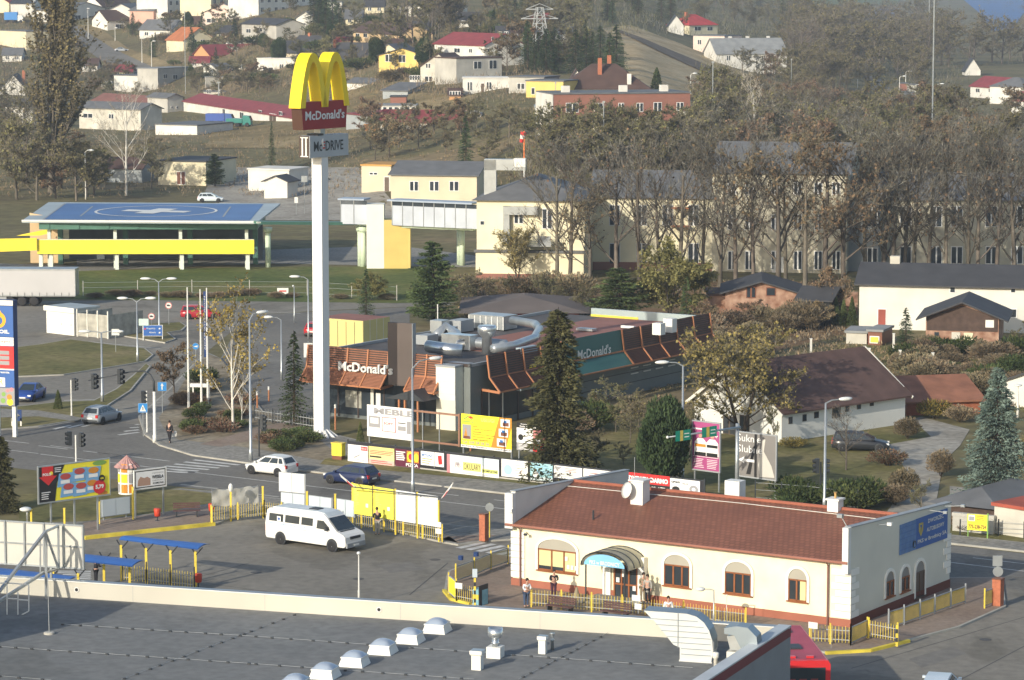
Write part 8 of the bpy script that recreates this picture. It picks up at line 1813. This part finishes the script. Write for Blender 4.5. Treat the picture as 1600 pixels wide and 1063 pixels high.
# --- single, nameable plants
for a in((POP,80,302,28,'very tall columnar poplar with brownish olive leaves at the left',1.25),(BIRCH[0],197,306,146,'bare white-barked birch standing between the helipad and the grey sheds',.95),(SPR[0],728,262,180,'blue-green spruce behind the beige hospital annex',1.0),(SPR[1],572,496,419,'dark spruce behind the yellow storage shed',1.0),
          (PINE,677,506,376,'broad dark pine behind the restaurant roof',1.15),(PINE,966,508,418,'wide dark juniper-like pine left of the yellow-green willow',1.9),(WIL,1045,505,396,'yellow-green willow behind the restaurant',1.0),(DSPR,872,752,480,'huge shaggy dark spruce in front of the drive-through side',1.2),(SPR[0],1072,540,430,'dark narrow conifer at the rear corner of the restaurant',.8),
          (THB,1036,765,620,'big dark round thuja clump in front of the white house',1.2),(BSPR,1556,792,573,'large blue spruce at the right border',1.0),(AUT,1158,690,528,'spreading autumn tree with golden olive leaves before the white gable',.98),(SPR[1],460,668,516,'narrow dark spruce between the mast and the car park',.85),(BIRY[0],364,676,487,'white-stemmed birch with yellow leaves by the crossing',1.0),
          (BIRY[0],378,667,560,'smaller yellow birch right of the tall one by the crossing',.9),(RUSTY[0],272,615,542,'small reddish bare tree beside the blue keep-side sign',.95),(AUT,809,440,362,'small orange autumn tree before the hospital door',.8),(THU,91,641,611,'small conical thuja on the grass by the blue car',1.0),(THU,563,694,661,'small yellowish thuja left of the furniture billboard',.8),
          (PINE,336,292,240,'dark round pine in front of the pale yellow shed',1.2),(SPR[0],1415,548,480,'dark spruce left of the brick and wood shed',1.35),(DSPR,2,800,680,'dark conifer cut by the left border near the billboard',1.3),(AUT,1610,760,692,'bright golden tree cut by the right border',.6),(TALL[0],1322,735,645,'small bare forked tree by the parked dark estate car',1.0),
          (THU,1306,508,466,'left slim thuja by the brick wall',.8),(THU,1318,510,470,'middle slim thuja by the brick wall',.8),(THU,1331,512,466,'right slim thuja by the brick wall',.8),(THU,1026,153,108,'tall slim dark conifer behind the brown block',1.1),(OLIVE[0],1078,720,640,'bare olive bush right of the big thuja',.7),(SHY_,1240,700,683,'low yellow flowering shrubs at the foot of the white house',1.6),
          (SHY_,1462,655,624,'yellow-leaved shrub in front of the rust red sheds',1.1),(SHB,1418,686,650,'round brown shrub at the bend of the gravel drive',1.0),(SHR,1388,728,702,'small wine red shrub beside the dark estate car',1.5),(SHB,1412,772,730,'brown shrub at the near edge of the gravel drive',1.0),(SHB,1500,660,632,'wide brown shrub in front of the rust red sheds',1.5),(SHB,1470,745,700,'tall brown shrub on the right of the gravel drive',.8),(OLIVE[1],1604,560,500,'dense green bush at the right border beyond the shed',1.4),
          (BIRCH[0],1180,262,128,'white forked dead tree in the thicket right of the brown block',.8),(BUSHY[0],1440,805,755,'pale leafless bush by the garden wall',.9),(RUSTY[0],1296,505,420,'rust-coloured tree beside the brick garden wall',.8),(SPR[1],425,262,190,'left dark tree trunk behind the mast neck',.5),(WIL,580,470,432,'yellowish bush at the end of the lawn',1.2),(OLIVE[0],1208,700,640,'bushy olive tree at the corner of the white gable',.5)):
 plant(*a[:5],wide=a[5])
# --- hospital front row
names=['first','second','third','fourth','fifth','sixth','seventh','eighth','ninth','tenth','eleventh','twelfth','thirteenth','fourteenth','fifteenth','sixteenth','seventeenth','eighteenth','nineteenth','twentieth','twenty-first','twenty-second','twenty-third','twenty-fourth','twenty-fifth','twenty-sixth','twenty-seventh','twenty-eighth','twenty-ninth','thirtieth']
row=[(870,449,228),(890,450,240),(921,455,290),(962,452,232),(1000,456,222),(1030,450,236),(1062,455,225),(1096,450,240),(1125,456,215),(1150,448,228),(1178,455,232),(1215,460,218),(1228,452,235),(1258,458,240),(1290,456,225),(1318,455,232),(1352,448,222),(1380,447,215),(1394,449,230),(1412,446,238),(1428,447,218),(1450,446,230),(1478,446,222),(1512,446,228),(1528,445,236),(1556,447,216),(1585,446,230),(1608,446,222)]
for i,(px,py,tp)in enumerate(row):plant(TALLR[0]if i in(2,11,13,14,15)else TALL[i%3],px,py,tp,'tall bare tree in front of the hospital, %s from the cream pavilion'%names[i],'tall bare trees in front of the hospital',rnd.uniform(.85,1.05))
# --- woods and thickets: many alike
WV,WF_,WMI,WMS=[],[],[],[];MC={}
def wood(protos,n,x0,x1,y0,y1,hm,wide=1.0,skip=None):
 k=0
 while k<n:
  px,py=rnd.uniform(x0,x1),rnd.uniform(y0,y1)
  if skip and skip(px,py):continue
  P=GP(px,py);pr=rnd.choice(protos);s=rnd.uniform(*hm)/HEI[pr];a=rnd.uniform(0,6.283);k+=1
  for ch in pr.children:
   me=ch.data
   if me.name not in MC:
    v=np.empty(len(me.vertices)*3);me.vertices.foreach_get('co',v);MC[me.name]=(v.reshape(-1,3),[tuple(p.vertices)for p in me.polygons],[p.material_index for p in me.polygons])
   v,f,mi=MC[me.name];c_,s_=math.cos(a)*s*wide,math.sin(a)*s*wide;b=sum(len(q)for q in WV)
   WV.append(np.stack([v[:,0]*c_-v[:,1]*s_+P.x,v[:,0]*s_+v[:,1]*c_+P.y,v[:,2]*s+P.z],1));
   for m in me.materials:
    if m not in WMS:WMS.append(m)
   rm_=[WMS.index(m)for m in me.materials];st_=1 if ch.name.startswith('trunk')else 2
   for i in range(0,len(f),st_):WF_.append(tuple(b+q for q in f[i]));WMI.append(rm_[mi[i]])
def scatter(protos,n,x0,x1,y0,y1,hm,label,group,wide=1.0,skip=None,grid=True,cat=None):
 k=0;tries=0;pts=[]
 while k<n and tries<n*30:
  tries+=1;px,py=rnd.uniform(x0,x1),rnd.uniform(y0,y1)
  if skip and skip(px,py):continue
  P=GP(px,py);md=(x1-x0)/math.sqrt(n*4)*.35
  if any(abs(px-a)<md and abs(py-b)<md*.5 for a,b in pts):continue
  pts.append((px,py));h=rnd.uniform(*hm);top=py-h*F/P.y;pr=rnd.choice(protos);plant(pr,px,py,top,label,group,wide*rnd.uniform(.85,1.25),cat=cat);k+=1
road=lambda x,y:(x>1290 and y>112 and abs(x-(1355+(y-125)*1.9))<26+(y-125)*.25)or(1300<x<1395 and 145<y<188)or(x>1500 and 104<y<205)
scatter(BUSHY+OLIVE+RUSTY+TALL,104,1085,1640,205,300,(7.5,12),'one of the many brownish bare trees of the thicket above the hospital roofs','thicket above the hospital roofs',skip=lambda x,y:road(x,y)or y>282 and x<1110)
wood(BUSHY[1:]+RUSTY+OLIVE,60,1085,1500,150,208,(5,8),1.1,skip=lambda x,y:road(x,y)or x>1400 and y>150)
wood(OLIVE+BUSHY[:2]+TALL[:1],105,1235,1640,46,118,(12,18),1.2,skip=lambda x,y:(1488<x<1602 and y<94)or road(x,y)or(x<1420 and y<40))
wood(OLIVE+BUSHY[:1],28,1235,1440,118,150,(8,12),1.1,skip=road)
wood(BUSHY[:1]+SPR+OLIVE,60,870,1240,-14,42,(10,15),1.1,skip=lambda x,y:(1060<x<1130 and y>20)or y>22+abs(x-960)*.2)
scatter(BUSHY+RUSTY,26,1060,1240,22,160,(6,9),'one of the many bare trees around the long white house','trees around the long white house',skip=lambda x,y:1070<x<1236 and 45<y<112 or(x<1200 and y>92+(x-1060)*.25)or x<1100 and y>85)
scatter(BUSHY+SPR+RUSTY,34,790,960,20,118,(6,11),'one of the many trees around the lattice pylon','trees around the lattice pylon',skip=lambda x,y:x>930 and y>45)
scatter(SPR,12,822,965,96,124,(8,11),'one of the dark conifers behind the brown block','dark conifers behind the brown block',1.3)
scatter(OLIVE+BUSHY+OLIVE,46,855,1110,232,284,(6.5,9),'one of the many bare trees in front of the brown-red block','trees in front of the brown block',skip=lambda x,y:y<244)
scatter(TALL+BUSHY,14,612,722,30,84,(11,15),'one of the tall bare trees among the houses at the top middle','tall trees at the top middle')
scatter(BUSHY+RUSTY,22,565,860,205,258,(4.5,7),'one of the many bare shrubby trees behind the hospital annex','shrubby trees behind the hospital annex')
scatter(BUSHY+TALL,11,-20,60,150,320,(9,13),'one of the bare trees at the left border','bare trees at the left border')
scatter(BUSHY+OLIVE+RUSTY,12,60,240,268,316,(6,9),'one of the bare trees just behind the helipad','bare trees behind the helipad',skip=lambda x,y:150<x<225 and y>270)
scatter(BUSHY+RUSTY+OLIVE,26,140,420,112,156,(3.5,6),'one of the many bushes on the slope below the hillside road','bushes on the slope below the road',skip=lambda x,y:205<x<300 and y>104 and y<143)
scatter(SPR+OLIVE+[THB],56,180,800,44,118,(4,8),'one of the many small conifers in the gardens between the hillside houses','garden conifers between the houses',skip=lambda x,y:x<300 and y>95)
scatter(BUSHY+RUSTY+OLIVE,44,0,860,16,135,(4.5,7.5),'one of the many bare garden trees between the hillside houses','bare garden trees between the houses',skip=lambda x,y:(x<300 and abs(x-(60+y*1.5))<55)or(x<60 and y>60))
scatter([SHB,SHG,SHG,THU],90,60,820,24,140,(1.5,3.2),'one of the many hedge bushes in the gardens between the hillside houses','hedge bushes between the hillside houses',1.7,cat='shrub',skip=lambda x,y:(x<300 and abs(x-(60+y*1.5))<50))
scatter(SPR,8,490,535,36,62,(9,13),'one of the dark conifers beside the small white gabled house','dark conifers at the top',1.2)
scatter([SHB]+RUSTY,30,1092,1290,512,565,(1.4,3.2),'one of the many brown bushes behind the white house','brown bushes behind the white house',1.2,cat='shrub',skip=lambda x,y:x>1180 and y>520)
scatter([SHB,SHG,SHB],34,1400,1620,556,618,(1.0,2.4),'one of the many low bushes in the allotments by the white barn','allotment bushes',1.5,cat='shrub')
scatter([SHB,SHG],14,1370,1470,555,640,(1.2,2.2),'one of the brown bushes beyond the brown tiled roof','bushes beyond the brown roof',1.3,cat='shrub',skip=lambda x,y:x<1395)
scatter([SHB]+BUSHY,16,720,915,462,500,(1.5,3.6),'one of the bare bushes around the wooden pavilion','bushes around the wooden pavilion',1.2,cat='shrub')
scatter([SHB,SHG]+BUSHY,12,880,1000,655,735,(1.2,3.6),'one of the bushes on the lawn beside the drive-through','bushes beside the drive-through',1.1,cat='shrub')
scatter([SHB,SHG],14,1225,1400,778,800,(1.0,1.8),'one of the bushes of the rough hedge behind the station roof','rough hedge behind the station',1.3,cat='shrub')
scatter([SHG,SHR,SHR],22,292,380,632,680,(.5,1.1),'one of the low red and green shrubs under the yellow birch','low shrubs under the birch',1.4,cat='shrub')
scatter([SHG,SHG,SHR],16,408,486,682,708,(.5,1.0),'one of the low junipers around the foot of the mast','low junipers at the mast',1.5,cat='shrub')
scatter([SHG,SHB],8,270,330,590,640,(.8,1.6),'one of the small shrubs around the flagpoles','shrubs around the flagpoles',cat='shrub')
scatter([SHB],16,120,620,461,469,(.5,.9),'one of the rough tufts of dry weeds along the lawn fence','dry weeds along the lawn fence',2.2,cat='shrub')
scatter([SHB,SHR],10,1480,1620,806,832,(.5,1.1),'one of the low weeds behind the small yellow sale board','weeds by the sale board',1.6,cat='shrub')
me=bpy.data.meshes.new('far_woods');me.from_pydata(np.concatenate(WV).tolist(),[],WF_);[me.materials.append(m)for m in WMS];me.polygons.foreach_set('material_index',WMI);me.update();o=bpy.data.objects.new('far_woods',me);COL.objects.link(o);kind(o,'stuff')
for p in HEI:
 if p not in USED:
  for c in list(p.children):bpy.data.objects.remove(c)
  bpy.data.objects.remove(p)

def undergrowth(name,regs,ms):
 mb=MB()
 for x0,x1,y0,y1,n,sz,m in regs:
  for _ in range(n):
   px,py=rnd.uniform(x0,x1),rnd.uniform(y0,y1)
   if road(px,py)or(px<300 and py<135 and abs(px-(60+py*1.5))<50):continue
   P=GP(px,py);q=rnd.uniform(.4,1.3)*sz
   for _k in range(9):blade(mb,P+Vector((rnd.gauss(0,q*.5),rnd.gauss(0,q*.5),rnd.uniform(0,q*.5))),(rv(.6)+Vector((0,0,.8)))*q*.5,.13,ms[(m+_k%2)%len(ms)])
 o=mb.build(name,fix=False);kind(o,'stuff')
undergrowth('undergrowth',[(1080,1640,150,300,2600,2.6,0),(800,1100,225,292,800,2.2,0),(1100,1640,0,150,1500,3.4,0),(860,1250,0,60,700,3.2,1)],[TW1,LO,TW2])
undergrowth('rough_grass',[(0,860,20,150,2600,2.3,0),(0,560,205,310,500,1.2,0),(0,860,10,160,2400,1.5,0),(0,860,160,300,1400,.9,1),(1060,1330,440,560,900,.6,0),(1300,1640,540,640,900,.5,1),(720,930,436,510,700,.6,0),(880,1240,560,660,500,.4,1)],[TW1,vm('dry_stalks',(.20,.16,.09),(.28,.22,.13)),LO])
# ================================================================== haze
bpy.context.view_layer.update();topz=max([38]+[(o.matrix_world@Vector(c)).z for o in bpy.data.objects if o.type=='MESH' for c in o.bound_box])+1
me=bpy.data.meshes.new('haze');bm=bmesh.new();bmesh.ops.create_cube(bm,size=1);bm.to_mesh(me);bm.free();hz=bpy.data.objects.new('haze',me);COL.objects.link(hz)
hz.scale=(14800,9800,topz+5.5);hz.location=(0,4400,(topz-5.5)/2);kind(hz,'stuff')
hm=bpy.data.materials.new('haze');hm.use_nodes=True;t_=hm.node_tree;t_.nodes.clear();pv=t_.nodes.new('ShaderNodeVolumePrincipled');oo=t_.nodes.new('ShaderNodeOutputMaterial');t_.links.new(pv.outputs[0],oo.inputs['Volume'])
pv.inputs['Color'].default_value=(.72,.83,.97,1);pv.inputs['Density'].default_value=.00018;pv.inputs['Anisotropy'].default_value=.2;me.materials.append(hm)
